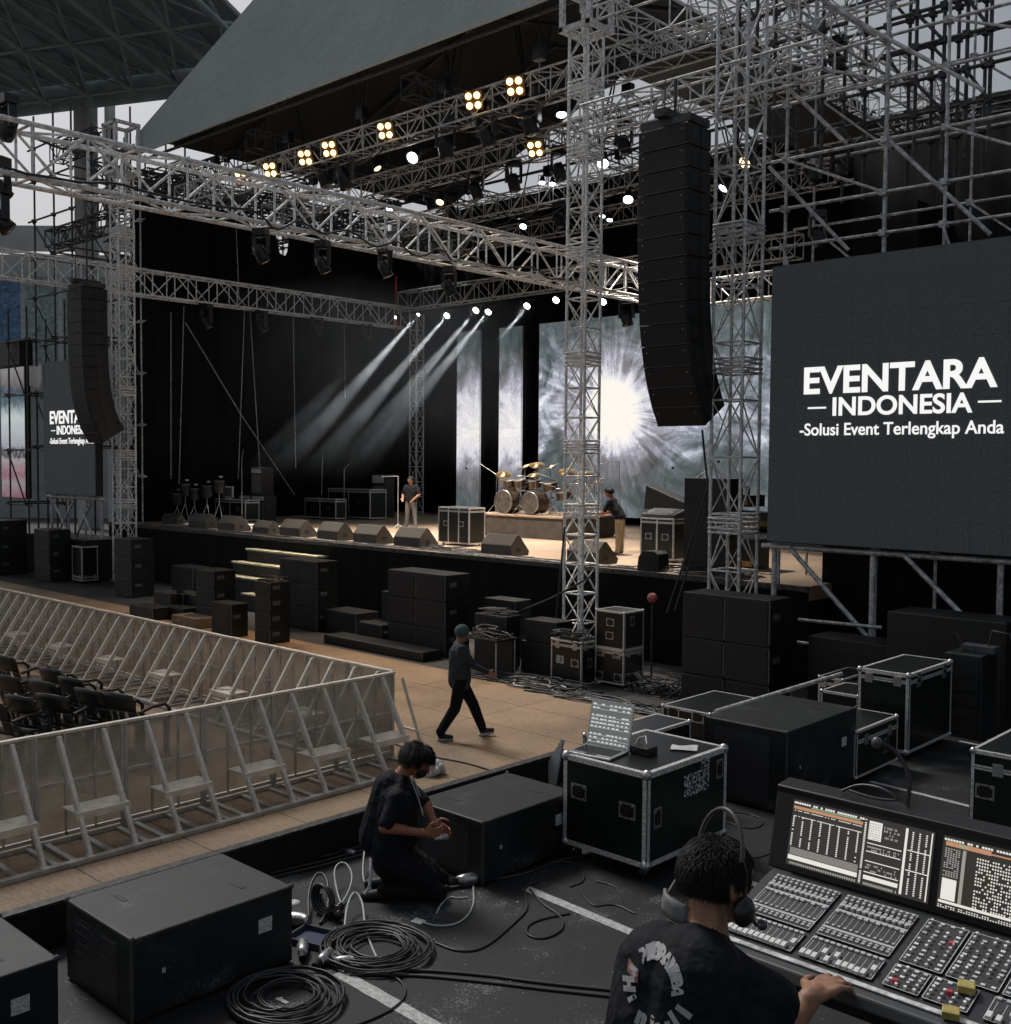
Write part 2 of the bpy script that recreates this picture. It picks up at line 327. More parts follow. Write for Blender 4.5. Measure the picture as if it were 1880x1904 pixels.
# ------------------------------------------------------------------ pitched stage roof
RX0, RXR, RX1, RZ0, RZR = -34.3, -24.6, -14.9, 14.93, 18.45
rf = thing('stage_roof', 'pitched black stage roof with a grey fabric gable front', 'stage roof', (RXR, SF, RZ0))
gz = 14.3
g = MB().prism([(RX0, gz), (RX1, gz), (RX1, RZ0), (RXR, RZR), (RX0, RZ0)], 'y', -.04, .04)
g.v = [(x-RXR, y, z-RZ0) for x, y, z in g.v]; g.build('gable_fabric', M['canopy'], rf)
def roofplane(xa, za, xb, zb): return MB().add([(xa-RXR, .05, za-RZ0), (xb-RXR, .05, zb-RZ0), (xb-RXR, 14.2, zb-RZ0), (xa-RXR, 14.2, za-RZ0)], [(0, 1, 2, 3)])
for xa, za, xb, zb in ((RX0, RZ0, RXR, RZR), (RXR, RZR, RX1, RZ0)):
    b = MB(); b.add([(xa-RXR, .05, za-RZ0), (xb-RXR, .05, zb-RZ0), (xb-RXR, 14.2, zb-RZ0), (xa-RXR, 14.2, za-RZ0)], [(0, 1, 2, 3)])
    b.build('roof_skin', M['skin_roof'], rf, solid=.03)
rb = MB()
for y in (.25, 3.4, 6.8, 10.2, 13.8):
    for xa, za, xb, zb in ((RX0, RZ0, RXR, RZR), (RXR, RZR, RX1, RZ0)):
        rb.cyl((xa-RXR, y, za-RZ0-.15), (xb-RXR, y, zb-RZ0-.15), .06, 6); rb.cyl((xa-RXR, y, gz-RZ0-.1), (xb-RXR, y, gz-RZ0-.1), .05, 6)
        for t in range(1, 7):
            f = t/7; rb.cyl((xa+(xb-xa)*f-RXR, y, za+(zb-za)*f-RZ0-.15), (xa+(xb-xa)*(f+(.07 if t % 2 else -.07))-RXR, y, gz-RZ0-.1), .03, 5)
rb.build('rafters', M['scafd'], rf)

# ------------------------------------------------------------------ truss and tower builders
def lattice(p0, p1, w, h, bay, rc=.026, rb=.016, up=(0, 0, 1), density=1):
    """box truss centred on p0-p1; returns (chords, bracing) builders in world coordinates"""
    p0 = Vector(p0); p1 = Vector(p1); L = (p1-p0).length; d = (p1-p0)/L; up = Vector(up); s = d.cross(up).normalized()
    ch, br = MB(), MB(); n = max(2, round(L/bay))
    C4 = [s*(a*w/2)+up*(b*h/2) for a, b in ((-1, -1), (1, -1), (1, 1), (-1, 1))]
    for c in C4: ch.cyl(p0+c, p1+c, rc, 7)
    for i in range(n+1):
        q = p0+d*(L*i/n)
        for k in range(4):
            if i in (0, n) or k in (1, 3) or density: br.cyl(q+C4[k], q+C4[(k+1) % 4], rb*1.05, 5, caps=False)
        if i < n:
            r = p0+d*(L*(i+1)/n); mid = p0+d*(L*(i+.5)/n)
            for k in range(4):
                a, b = C4[k], C4[(k+1) % 4]
                if (i+k) % 2: a, b = b, a
                br.cyl(q+a, r+b, rb, 5, caps=False)
    return ch, br
def truss(label, p0, p1, w=.6, h=.75, bay=.75, m='truss', rc=.028, rb=.017, group=None, cat='truss', name='box_truss', density=1):
    p0 = Vector(p0); p1 = Vector(p1); o = thing(name, label, cat, p0, group)
    ch, br = lattice((0, 0, 0), p1-p0, w, h, bay, rc, rb, density=density)
    ch.build('chords', M[m], o); br.build('lacing', M[m], o); return o
def tower(label, x, y, s, z1, m='truss', z0=0., bay=.62, collars=(), head=True):
    o = thing('truss_tower', label, 'truss tower', (x, y, 0))
    for a in (-1, 1):
        for b in (-1, 1): MB().cyl((a*s/2, b*s/2, z0+.05), (a*s/2, b*s/2, z1), .032, 8).build('leg', M[m], o)
    br = MB(); n = round((z1-z0)/bay); C4 = [(-s/2, -s/2), (s/2, -s/2), (s/2, s/2), (-s/2, s/2)]
    for i in range(n+1):
        z = z0+.1+(z1-z0-.1)*i/n
        for k in range(4):
            a, b = C4[k], C4[(k+1) % 4]; br.cyl((*a, z), (*b, z), .019, 5, caps=False)
            if i < n:
                z2 = z0+.1+(z1-z0-.1)*(i+1)/n
                if (i+k) % 2: a, b = b, a
                br.cyl((*a, z), (*b, z2), .016, 5, caps=False)
                if (k % 2) == 0: br.cyl((*b, z), (*a, z2), .012, 5, caps=False)
    br.build('bracing', M[m], o)
    for z in collars:
        c = MB()
        for dz in (-.13, -.05, .05, .13):
            for k in range(4):
                a, b = C4[k], C4[(k+1) % 4]; a = (a[0]*1.08, a[1]*1.08); b = (b[0]*1.08, b[1]*1.08)
                c.cyl((*a, z+dz), (*b, z+dz), .022, 5)
        c.build('collar', M[m], o)
    MB().box(-s*.75, -s*.75, z0, s*.75, s*.75, z0+.05).build('base_plate', M['scaf'], o)
    if head:
        hb = MB(); t = s*.72
        for a in (-1, 1):
            for b in (-1, 1): hb.box(a*t-.05, b*t-.05, z1-.1, a*t+.05, b*t+.05, z1+1.6)
        for zz in (z1-.1, z1+.7, z1+1.5):
            for a in (-1, 1):
                hb.box(-t-.06, a*t-.06, zz-.003, t+.06, a*t+.06, zz+.1); hb.box(a*t-.057, -t-.06, zz, a*t+.057, t+.06, zz+.097)
        hb.build('sleeve_block', M['trussd'], o)
    return o
tower('bright truss tower rising through the middle of the picture to the roof corner', -14.55, 17.85, .5, 13.15, collars=(3.1, 4.45, 6.3, 8.55, 10.6, 11.9))
tower('pale truss tower at the far left front corner of the stage', -34.3, 17.75, .55, 13.6, collars=(2.6, 4.2, 6.4, 10.2, 11.6))
tower('grey truss tower beside the left edge of the big lettered screen', -10.5, 17.3, .62, 14.6, m='trussd', bay=1.05, collars=(3.0, 5.9, 8.3))
tower('slim truss tower in the back corner of the stage behind the beams', -33.9, 30.6, .4, 10.2, m='trussd', z0=ST, head=False)

truss('long bright box truss passing in front of the stage towards the middle tower', (-15.6, 4.2, 8.42), (-15.6, 23.5, 8.42), .55, .74, .8, 'truss', .038, .021)
truss('lower bright box truss running along the far left side of the stage', (-35.1, 11.5, 10.2), (-35.1, 31.0, 10.2), .55, .86, .85, 'truss', .036, .022)
truss('dull box truss over the top of the bright screens at the back', (-34.9, 30.7, 10.85), (-16.5, 30.7, 10.85), .55, .75, .8, 'trussd')
RT_Y = {'A': 19.45, 'B': 22.9, 'C': 27.4, 'D': 31.2}
gA = 'lighting trusses across the stage under the roof'
truss('lighting truss carrying the row of warm blinders', (-33.4, RT_Y['A'], 12.95), (-10.5, RT_Y['A'], 12.95), .55, .62, .62, 'trussd', .028, .016, gA)
truss('second lighting truss back under the stage roof', (-33.4, RT_Y['B'], 12.95), (-11, RT_Y['B'], 12.95), .55, .62, .62, 'trussd', .028, .016, gA)
truss('third lighting truss back under the stage roof', (-33.4, RT_Y['C'], 12.95), (-11, RT_Y['C'], 12.95), .55, .62, .62, 'trussd', .028, .016, gA)
truss('rearmost lighting truss high under the stage roof', (-33.4, RT_Y['D'], 12.95), (-11, RT_Y['D'], 12.95), .55, .62, .62, 'trussd', .028, .016, gA)
gB = 'trusses running front to back under the roof'
for k, (x, lab) in enumerate(((-34.4, 'dark truss running back along the far left eave of the roof'), (-28, 'dark truss running back under the left half of the roof'), (-21, 'dark truss running back under the middle of the roof'), (-14.6, 'truss running back from the middle tower top'))):
    truss(lab, (x, 18.6, 13.65), (x, 32, 13.65), .5, .55, .7, 'scafd' if k < 3 else 'trussd', .026, .015, gB)
truss('high truss joining the middle tower to the screen tower at the top of the picture', (-14.5, 17.85, 13.75), (-3, 17.85, 13.75), .55, .7, .8, 'trussd')
truss('short bright truss carrying the big speaker array', (-14.2, 17.45, 11.1), (-8.9, 17.45, 11.1), .45, .5, .6, 'trussd')
truss('dull truss passing behind the speaker array beside the screen tower', (-15.2, 24, 8.5), (-8.4, 24, 8.5), .5, .62, .7, 'trussd')
rr = tag(MB().cyl((-35.0, 30.4, 9.4), (-35.0, 30.4, 11.9), .05, 8).build('red_pipe', mat('red_paint', (.45, .05, .04), .5)), 'thin red pipe standing on the end of the side drape truss', 'pipe')

# ------------------------------------------------------------------ scaffolding
def scaffold(label, xs, ys, zs, z1, m='scaf', r=.03, diag=True, ext=.4, seed=1, z0=0., couplers=True):
    rnd = random.Random(seed); o = thing('scaffold', label, 'scaffold', (xs[0], ys[0], 0)); ox, oy = xs[0], ys[0]; k = 0
    def T(nm, a, b, rr=r):
        nonlocal k; k += 1
        if k < 98: MB().cyl((a[0]-ox, a[1]-oy, a[2]), (b[0]-ox, b[1]-oy, b[2]), rr, 7).build(nm, M[m], o)
    for y in ys:
        for x in xs: T('standard', (x, y, z0), (x, y, z1+rnd.uniform(-.3, .5)))
    for y in ys:
        for z in zs:
            k += 1; lm = MB(); lm.cyl((-ext, y-.06-oy, z), (xs[-1]+ext-ox, y-.06-oy, z), r, 7)
            for x in xs: lm.box(x-ox-.06, y-oy-.1, z-.05, x-ox+.06, y-oy+.05, z+.06)
            lm.build('ledger', M[m], o)
    if diag:
        for y in ys:
            for i in range(len(xs)-1):
                for j in range(len(zs)-1):
                    if (i+j) % 2 == 0 and j % 2 == 0: T('diagonal_brace', (xs[i], y-.1, zs[min(j+1, len(zs)-1)]), (xs[i+1], y-.1, zs[j]), r*.85)
    if len(ys) > 1:
        for x in xs:
            for z in zs[::2]: T('transom', (x+.06, ys[0]-.2, z+.06), (x+.06, ys[-1]+.2, z+.06), r*.9)
    return o
scaffold('tall grey tube scaffold above and behind the big lettered screen', (-10.15, -8.25, -7.2, -5.3, -3.4, -1.5), (18.35,), (2.6, 8.15, 8.85, 9.75, 10.75, 11.5, 12.6, 13.8), 15, seed=3, ext=.3, couplers=True)
scaffold('second row of tube scaffold further back behind the big lettered screen', (-10.6, -9.1, -7.5, -5.9, -4.2, -2.4), (20.3,), (7.6, 8.9, 10.2, 11.5, 12.9, 14.2), 15.2, m='scaf', r=.026, seed=4)
scaffold('dark tube scaffold crowding the gap left of the stage roof', (-40.2, -38.6, -37.2), (17.4, 19.6, 21.8), (4.5, 6.5, 8.4, 10, 11.4, 12.8, 14.2, 15.4), 16.4, m='scafd', r=.036, seed=5)
scaffold('grey tube scaffold standing between the corner tower and the side drape', (-36.9, -35.4), (19.0,), (3.5, 5.3, 7.1, 8.9, 10.7, 12.4), 13.2, r=.03, seed=6)
scaffold('dark tube scaffold seen against the sky above the side drape', (-37.6, -36.5), (19, 21.5, 24, 26.5, 29), (11.2, 12.0, 12.8, 13.6, 14.4), 15, m='scafd', r=.034, seed=8, z0=0)
scaffold('tube scaffold beside the half hidden screen', (-41.2, -39.6), (16.8, 18.2), (2.4, 4.4, 6.4, 8.4), 9.6, m='scafd', r=.035, seed=9)
for k, (xs_, yy, nm_) in enumerate((((-10.4, -9.95, -9.5, -9.05, -8.6, -8.1, -7.6), 21.1, 'dense dark tube lattice behind the second scaffold row'), ((-11.6, -11.2, -10.8, -10.3, -9.8), 19.0, 'dense dark tube lattice just behind the screen tower'), ((-8.2, -7.7, -7.3, -6.9), 19.4, 'dense dark tube lattice near the outer poles'))):
    scaffold(nm_, xs_, (yy,), (10.4, 11.0, 11.6, 12.2, 12.8, 13.4, 14.0, 14.6), 15.2, m='scafd', r=.036, seed=30+k, z0=9.5, ext=.5)
# long braces on the face of the screen scaffold
lb = thing('raking_brace', 'pair of long bright raking tubes crossing the screen scaffold', 'brace tube', (-9, 18.1, 8), None)
for a, b in (((1430, 130), (1575, 268)), ((1430, 310), (1578, 465)), ((1655, 262), (1842, 436)), ((1530, 0), (1640, 66)), ((1640, 66), (1830, 168))):
    p, q = PY(*a, 18.16), PY(*b, 18.16); MB().cyl(Vector(p)-lb.location, Vector(q)-lb.location, .036, 8).build('tube', M['scaf'], lb)
for k, (a, b_, lab) in enumerate((((-35.4, 18.6, 13.45), (-35.4, 32, 13.45), 'dark truss running back just above the side drape'), ((-37.4, 18.2, 14.3), (-37.4, 31, 14.3), 'dark truss running back outside the left eave'), ((-41.5, 20.2, 13.9), (-31, 20.2, 13.9), 'dark cross truss at the left eave nearest the gable'), ((-41.5, 23.4, 13.7), (-31, 23.4, 13.7), 'dark cross truss at the left eave second from the gable'), ((-41.5, 26.8, 13.5), (-31, 26.8, 13.5), 'dark cross truss at the left eave third from the gable'), ((-41.5, 30, 13.3), (-31, 30, 13.3), 'dark cross truss at the left eave farthest back'), ((-41, 18.6, 15.6), (-37.5, 18.6, 15.6), 'short dark truss on top of the left scaffold'), ((-40.6, 18.2, 12.3), (-36.6, 18.2, 12.3), 'short dark truss halfway up the left scaffold'))):
    truss(lab, a, b_, .5, .6, .55, 'scafd', .034, .022, 'dark trusses crowding the left eave')
for k, (a, b_, lab) in enumerate((((-14.2, 20.5, 13.3), (-8.8, 20.5, 13.3), 'dull truss high behind the array between the towers'), ((-12.6, 18.4, 13.2), (-12.6, 27, 13.2), 'dull truss running back above the speaker array'), ((-9.8, 17.6, 12.2), (-9.8, 26, 12.2), 'dull truss running back from the screen tower'), ((-10.4, 22.5, 10.9), (-4, 22.5, 10.9), 'dull truss deep behind the screen scaffold'))):
    truss(lab, a, b_, .5, .6, .6, 'scafd' if k == 3 else 'trussd', .03, .018, 'trusses crowding the screen tower')
# supports under the screens
def screen_legs(label, xs, y, ztop, feet, m='scaf'):
    o = thing('screen_support', label, 'support frame', (xs[0], y, 0))
    MB().cyl((-.2, 0, ztop), (xs[-1]-xs[0]+.4, 0, ztop), .05, 8).build('rail', M[m], o)
    for x in xs: MB().cyl((x-xs[0], .08, 0), (x-xs[0], .08, ztop), .05, 8).build('post', M[m], o); MB().box(x-xs[0]-.12, -.04, .0, x-xs[0]+.12, .2, .02).build('foot', M[m], o)
    for a, b in feet: MB().cyl((a[0]-xs[0], -.06, a[1]), (b[0]-xs[0], -.06, b[1]), .042, 8).build('brace', M[m], o)
    return o
P1, P2, P3, P4 = PY(1470, 1018, 17.1), PY(1640, 1212, 17.1), PY(1683, 1032, 17.1), PY(1870, 1224, 17.1)
screen_legs('grey tube frame with slanting braces holding up the big lettered screen', (-9.6, PY(1623, 1050, 17.2)[0], PY(1861, 1050, 17.2)[0]), 17.12, 2.68, (((P1[0], P1[2]), (P2[0], P2[2])), ((P3[0], P3[2]), (P4[0], P4[2]))))
screen_legs('thin crossed tube frame under the half hidden screen', (-38.6, -37.3, -36, -34.8), 17.12, 2.75, (((-38, 1.3), (-36.6, 2.6)), ((-38.2, 2.6), (-36.8, 1.3)), ((-36.5, 1.3), (-35.3, 2.6)), ((-36.0, 2.4), (-35.2, 1.5))))
MBX = MB().box(-39.2, 16.5, .0, -34.6, 18.0, 1.4); tag(MBX.build('low_platform', M['black'], bevel=.01), 'black platform under the half hidden screen', 'platform')

# hanging cables and ropes at the left side of the stage
def rope(label, pts, r=.018, m='rubber', cat='cable', name='hanging_cable', group=None):
    o = MB().tube([Vector(p)-Vector(pts[0]) for p in pts], r, 5).build(name, M[m], None, pts[0]); return tag(o, label, cat, group)
gR = 'cables hanging down the side drape'
for i, (xa, ya, xb, yb) in enumerate([(342, 570, 333, 900), (345, 600, 548, 920), (318, 580, 318, 890), (465, 580, 485, 900), (455, 570, 443, 890), (545, 590, 550, 870), (640, 605, 642, 740), (600, 840, 598, 920), (438, 400, 445, 560)]):
    rope(['pale rope hanging straight beside the corner tower', 'pale rope slanting across the dark side drape to the amplifier stack', 'thin cable nearest the scaffold left of the drape', 'cable hanging down to the tall amplifier stack', 'thin dark cable just left of the amplifier stack', 'cable hanging in the middle of the dark drape', 'short cable hanging below the right part of the left truss', 'short cable above the road cases at the back', 'cable hanging from the long truss to the lower truss'][i],
         [PX(xa, ya, -35.45), PX((xa+xb)/2, (ya+yb)/2+(8 if i == 1 else 0), -35.45), PX(xb, yb, -35.45)], .017, 'scaf', group=gR)

# ------------------------------------------------------------------ stadium in the background
sr = thing('stadium_roof', 'dark underside of the stadium roof with crossing steel girders', 'stadium roof', (-60, 20, 24))
e0, e1 = G(-260, 246, 24), G(520, 152, 24)
ed = Vector(e1)-Vector(e0); ed.normalize(); nb = Vector((ed.y, -ed.x, 0))          # nb points back over the camera side
if nb.dot(Vector((0, 0, 0))-Vector(e0)) < 0: nb = -nb
eL = (Vector(e1)-Vector(e0)).length
def RP(u, v, z=0): return Vector(e0)+ed*(u*eL)+nb*v+Vector((0, 0, z))-Vector((-60, 20, 24))
b = MB(); b.add([RP(0, 0, 1.4), RP(1, 0, 1.4), RP(1, 46, 9), RP(0, 46, 9)], [(0, 1, 2, 3)]); b.build('roof_sheet', M['rooft'], sr, solid=.2)
b = MB(); b.add([RP(0, -.3, -.05), RP(1, -.3, -.05), RP(1, -.3, 1.5), RP(0, -.3, 1.5)], [(0, 1, 2, 3)]); b.build('edge_beam', M['roofm'], sr, solid=.3)
gb = MB()
for i in range(11):
    u = i/10
    gb.cyl(RP(u, .3, .2), RP(u, 44, 7), .16, 6); gb.cyl(RP(u, .3, 1.3), RP(u, 44, 8.8), .1, 6)
    for j in range(9):
        v = .6+j*4.8; gb.cyl(RP(u, v, .2+v*.155), RP(u, v+2.4, 1.3+(v+2.4)*.17), .09, 5); gb.cyl(RP(u, v+2.4, 1.3+(v+2.4)*.17), RP(u, v+4.8, .2+(v+4.8)*.155), .09, 5)
        if i < 10:
            gb.cyl(RP(u, v, .2+v*.155), RP(u+.1, v, .2+v*.155), .1, 5)
            gb.cyl(RP(u, v, .2+v*.155), RP(u+.1, v+4.8, .2+(v+4.8)*.155), .075, 5); gb.cyl(RP(u+.1, v, .2+v*.155), RP(u, v+4.8, .2+(v+4.8)*.155), .06, 5)
gb.build('girders', M['roofm'], sr)
cp = DP(160, 300, 62)
tag(MB().box(-.5, -.5, 0, .5, .5, 25.5).build('concrete_column', M['concrete'], None, (cp[0], cp[1], 0), bevel=.05), 'square concrete column under the edge of the stadium roof', 'column')
tag(MB().box(-.22, -.22, 0, .22, .22, 25.5).build('steel_post', M['white'], None, (DP(205, 300, 62)[0], DP(205, 300, 62)[1], 0)), 'thin pale post beside the concrete column', 'post')
gs = thing('grandstand', 'far stadium stand with blue and grey seating behind a grey concrete front', 'grandstand', (0, 0, 0))
def SP(px, dep, z): q = DP(px, 850, dep); return Vector((q[0], q[1], z))
b = MB()
def quad(mb, pa, pb, da, za, db, zb, mi=0): mb.add([SP(pa, da, za), SP(pb, da, za), SP(pb, db, zb), SP(pa, db, zb)], [(0, 1, 2, 3)], mi)
for k in range(26):
    d0 = 74+k*.85; z0 = 9+k*.42
    for (pa, pb, mi) in ((-260, 42, 0), (42, 49, 2), (49, 112, 1), (112, 118, 2), (118, 330, 1)):
        quad(b, pa, pb, d0, z0, d0, z0+.42, mi); quad(b, pa, pb, d0, z0+.42, d0+.85, z0+.42, mi)
b.build('seating', [M['seatb'], M['seatg'], M['concrete']], gs)
b = MB(); quad(b, -260, 330, 73.5, 0, 73.5, 9.3); b.build('front_wall', M['concrete'], gs, solid=.3)
b = MB(); quad(b, -260, 330, 96.5, 19.6, 96.5, 22); quad(b, -260, 330, 95.8, 22.2, 95.8, 24.4); b.build('rear_fascia', M['fascia'], gs, solid=.3)
b = MB(); quad(b, -260, 330, 98, 18, 98, 21.5); b.build('rear_shade', M['black'], gs, solid=.3)
def smooth_(pts, k=1):
    pts = [Vector(p) for p in pts]
    for _ in range(k):
        q = [pts[0]]
        for i in range(len(pts)-1): q += [pts[i]*.75+pts[i+1]*.25, pts[i]*.25+pts[i+1]*.75]
        pts = q+[pts[-1]]
    return pts
# ------------------------------------------------------------------ lit screens
def ledmat(name, c, strip=False):
    m = bpy.data.materials.new(name); m.use_nodes = True; n, l, b = nodes(m)
    b.inputs['Base Color'].default_value = (.01, .01, .012, 1); b.inputs['Roughness'].default_value = .5
    tc = n.new('ShaderNodeTexCoord')
    def math_(op, a, bb=None, cc=None):
        x = n.new('ShaderNodeMath'); x.operation = op
        for i, q in enumerate((a, bb, cc)):
            if q is None: continue
            if isinstance(q, (int, float)): x.inputs[i].default_value = q
            else: l.new(q, x.inputs[i])
        return x.outputs[0]
    sub = n.new('ShaderNodeVectorMath'); sub.operation = 'SUBTRACT'; sub.inputs[1].default_value = c; l.new(tc.outputs['Object'], sub.inputs[0])
    sx = n.new('ShaderNodeSeparateXYZ'); l.new(sub.outputs[0], sx.inputs[0])
    X, Z = sx.outputs['X'], sx.outputs['Z']
    r = math_('SQRT', math_('ADD', math_('MULTIPLY', X, X), math_('MULTIPLY', Z, Z)))
    ang = math_('ARCTAN2', Z, X)
    cx = n.new('ShaderNodeCombineXYZ'); l.new(math_('MULTIPLY', math_('COSINE', ang), 2.6), cx.inputs[0]); l.new(math_('MULTIPLY', math_('SINE', ang), 2.6), cx.inputs[1]); l.new(math_('MULTIPLY', r, .12), cx.inputs[2])
    nr = n.new('ShaderNodeTexNoise'); nr.inputs['Scale'].default_value = 3.6; nr.inputs['Detail'].default_value = 6; nr.inputs['Roughness'].default_value = .65; l.new(cx.outputs[0], nr.inputs['Vector'])
    nc = n.new('ShaderNodeTexNoise'); nc.inputs['Scale'].default_value = .75; nc.inputs['Detail'].default_value = 8; nc.inputs['Roughness'].default_value = .72; nc.inputs['Distortion'].default_value = .8; l.new(tc.outputs['Object'], nc.inputs['Vector'])
    nf = n.new('ShaderNodeTexNoise'); nf.inputs['Scale'].default_value = 9; nf.inputs['Detail'].default_value = 4; l.new(tc.outputs['Object'], nf.inputs['Vector'])
    fall = math_('POWER', 2.718, math_('MULTIPLY', r, -.26 if not strip else -.3))
    core = math_('MULTIPLY', math_('POWER', 2.718, math_('MULTIPLY', math_('MULTIPLY', Z, Z) if strip else math_('MULTIPLY', r, r), -1.0 if not strip else -.5)), 1.7 if not strip else .5)
    rays = math_('MULTIPLY', math_('MULTIPLY', math_('SUBTRACT', nr.outputs['Fac'], .45), 2.9 if not strip else 1.2), fall)
    cl = math_('MULTIPLY', math_('SUBTRACT', nc.outputs['Fac'], .34), 1.8)
    # mountain: below a ridge line the picture is darker
    nm = n.new('ShaderNodeTexNoise'); nm.inputs['Scale'].default_value = .5; nm.inputs['Detail'].default_value = 7; l.new(tc.outputs['Object'], nm.inputs['Vector'])
    ridge = math_('ADD', math_('ADD', Z, 1.4), math_('ADD', math_('MULTIPLY', math_('SUBTRACT', nm.outputs['Fac'], .5), 4.2), math_('MULTIPLY', X, -.4 if strip else .05)))
    mk = n.new('ShaderNodeMapRange'); mk.inputs['From Min'].default_value = -.25; mk.inputs['From Max'].default_value = .25; mk.inputs['To Min'].default_value = .42; l.new(ridge, mk.inputs['Value'])
    tot = math_('ADD', math_('MULTIPLY', math_('ADD', math_('MAXIMUM', rays, 0), math_('MAXIMUM', cl, .02)), mk.outputs[0]), core)
    tot = math_('MULTIPLY', tot, math_('MULTIPLY_ADD', nf.outputs['Fac'], .55, .72))
    top = n.new('ShaderNodeMapRange'); top.inputs['From Min'].default_value = 1.2; top.inputs['From Max'].default_value = 3.6; top.inputs['To Min'].default_value = 1; top.inputs['To Max'].default_value = .3; l.new(Z, top.inputs['Value'])
    tot = math_('MULTIPLY', tot, top.outputs[0])
    rp = n.new('ShaderNodeValToRGB'); e = rp.color_ramp.elements
    e[0].position = 0; e[0].color = (.022, .036, .036, 1); e[1].position = 1; e[1].color = (1., .98, .9, 1)
    for p, cc in ((.18, (.115, .14, .15, 1)), (.4, (.32, .345, .41, 1)), (.62, (.69, .72, .8, 1))): e.new(p).color = cc
    l.new(tot, rp.inputs['Fac'])
    wm = n.new('ShaderNodeMix'); wm.data_type = 'RGBA'; l.new(rp.outputs['Color'], wm.inputs['A']); wm.inputs['B'].default_value = (.75, .42, .42, 1)
    rf_ = n.new('ShaderNodeMapRange'); rf_.inputs['From Min'].default_value = .5; rf_.inputs['From Max'].default_value = 2.2; rf_.inputs['To Min'].default_value = .1; rf_.inputs['To Max'].default_value = 0
    l.new(math_('ABSOLUTE', math_('SUBTRACT', r, 1.1)), rf_.inputs['Value']); l.new(math_('MULTIPLY', rf_.outputs[0], math_('SUBTRACT', 1, rp.outputs['Color'])) if False else rf_.outputs[0], wm.inputs['Factor'])
    l.new(wm.outputs['Result'], b.inputs['Emission Color']); b.inputs['Emission Strength'].default_value = .9
    return m
LY = 31.0
def ledpanel(label, xa, xb, za, zb, m, name='led_screen'):
    o = thing(name, label, 'LED screen', ((xa+xb)/2, LY, za))
    w = (xb-xa)/2; MB().add if False else None
    MB().box(-w, .06, 0, w, .26, zb-za).build('cabinet', M['black'], o)
    b = MB(); n = max(1, round(2*w/1.0)); k = round((zb-za)/1.0)
    b.box(-w+.01, .0, .01, w-.01, .057, zb-za-.01); b.build('picture', m, o)
    f = MB()
    for i in range(n+1): f.box(-w+2*w*i/n-.012, -.006, 0, -w+2*w*i/n+.012, -.002, zb-za) if i in (0, n) else None
    f.build('rim', M['greyplastic'], o); return o
ledpanel('tall narrow lit screen strip nearest the back corner tower', -31.9, -30.55, 2.15, 9.38, ledmat('led_strip_picture', (.2, 0, 3.3), True))
ledpanel('tall narrow lit screen strip next to the big starburst screen', -29.52, -28.3, 2.15, 9.36, ledmat('led_strip_picture_b', (.5, 0, 3.2), True))
bx = PY(1140, 765, LY)
ledpanel('huge bright screen with a white starburst over grey mountains', -27.42, -16.6, 2.15, 9.36, ledmat('led_main_picture', (bx[0]+22.01, 0, bx[2]-2.15)))

def textscreen(label, x0, x1, y, z0, z1, tx, width_scale=1.):
    o = thing('text_screen', label, 'LED screen', (x0, y, z0))
    w, h = x1-x0, z1-z0
    MB().box(0, .03, 0, w, .28, h).build('cabinet', M['black'], o, bevel=.01)
    m = mat('screen_face', (.014, .016, .0175), .6, nscale=45, namt=.25, emis=(.5, .6, .66), estr=.036); n, l, b = nodes(m)
    tc = n.new('ShaderNodeTexCoord'); nz = n.new('ShaderNodeTexNoise'); nz.inputs['Scale'].default_value = 30; nz.inputs['Detail'].default_value = 3; l.new(tc.outputs['Object'], nz.inputs['Vector'])
    mr = n.new('ShaderNodeMapRange'); mr.inputs['To Min'].default_value = .0; mr.inputs['To Max'].default_value = .05; l.new(nz.outputs['Fac'], mr.inputs['Value']); l.new(mr.outputs[0], b.inputs['Emission Strength'])
    MB().box(.02, 0, .02, w-.02, .028, h-.02).build('face', m, o)
    gl = MB(); nx_, nz_ = round(w/.5), round(h/.5)
    for i in range(1, nx_): gl.box(w*i/nx_-.001, -.0015, .02, w*i/nx_+.001, .001, h-.02)
    for j in range(1, nz_): gl.box(.02, -.0012, h*j/nz_-.001, w-.02, .001, h*j/nz_+.001)
    gl.build('module_seams', M['black'], o)
    def put(nm, s, xa, xb, za, off, sz, strk=0):
        me = text_mesh(s, sz, off, .004, M['pale'], xb-xa); t = link(nm, me, o, (xa-x0, -.012, za-z0)); t.rotation_euler = (PI/2, 0, 0)
        xs = [v.co.y for v in me.vertices]; return t
    def capfit(nm, s, xa, xb, za, zb, off):
        me = text_mesh(s, 1., off, .004, M['pale'], xb-xa)
        ys = [v.co.y for v in me.vertices]; 
        capy = 0.7 if any(c in s for c in 'gpy') else max(ys)
        k = (zb-za)/capy
        for v in me.vertices: v.co.y *= k
        t = link(nm, me, o, (xa-x0, -.012, za-z0)); t.rotation_euler = (PI/2, 0, 0)
    for nm, s, xa, xb, za, zb, off in tx: 
        if s == '-bar-': MB().box(xa-x0, -.016, za-z0, xb-x0, -.006, zb-z0).build(nm, M['pale'], o)
        else: capfit(nm, s, xa, xb, za, zb, off)
    return o
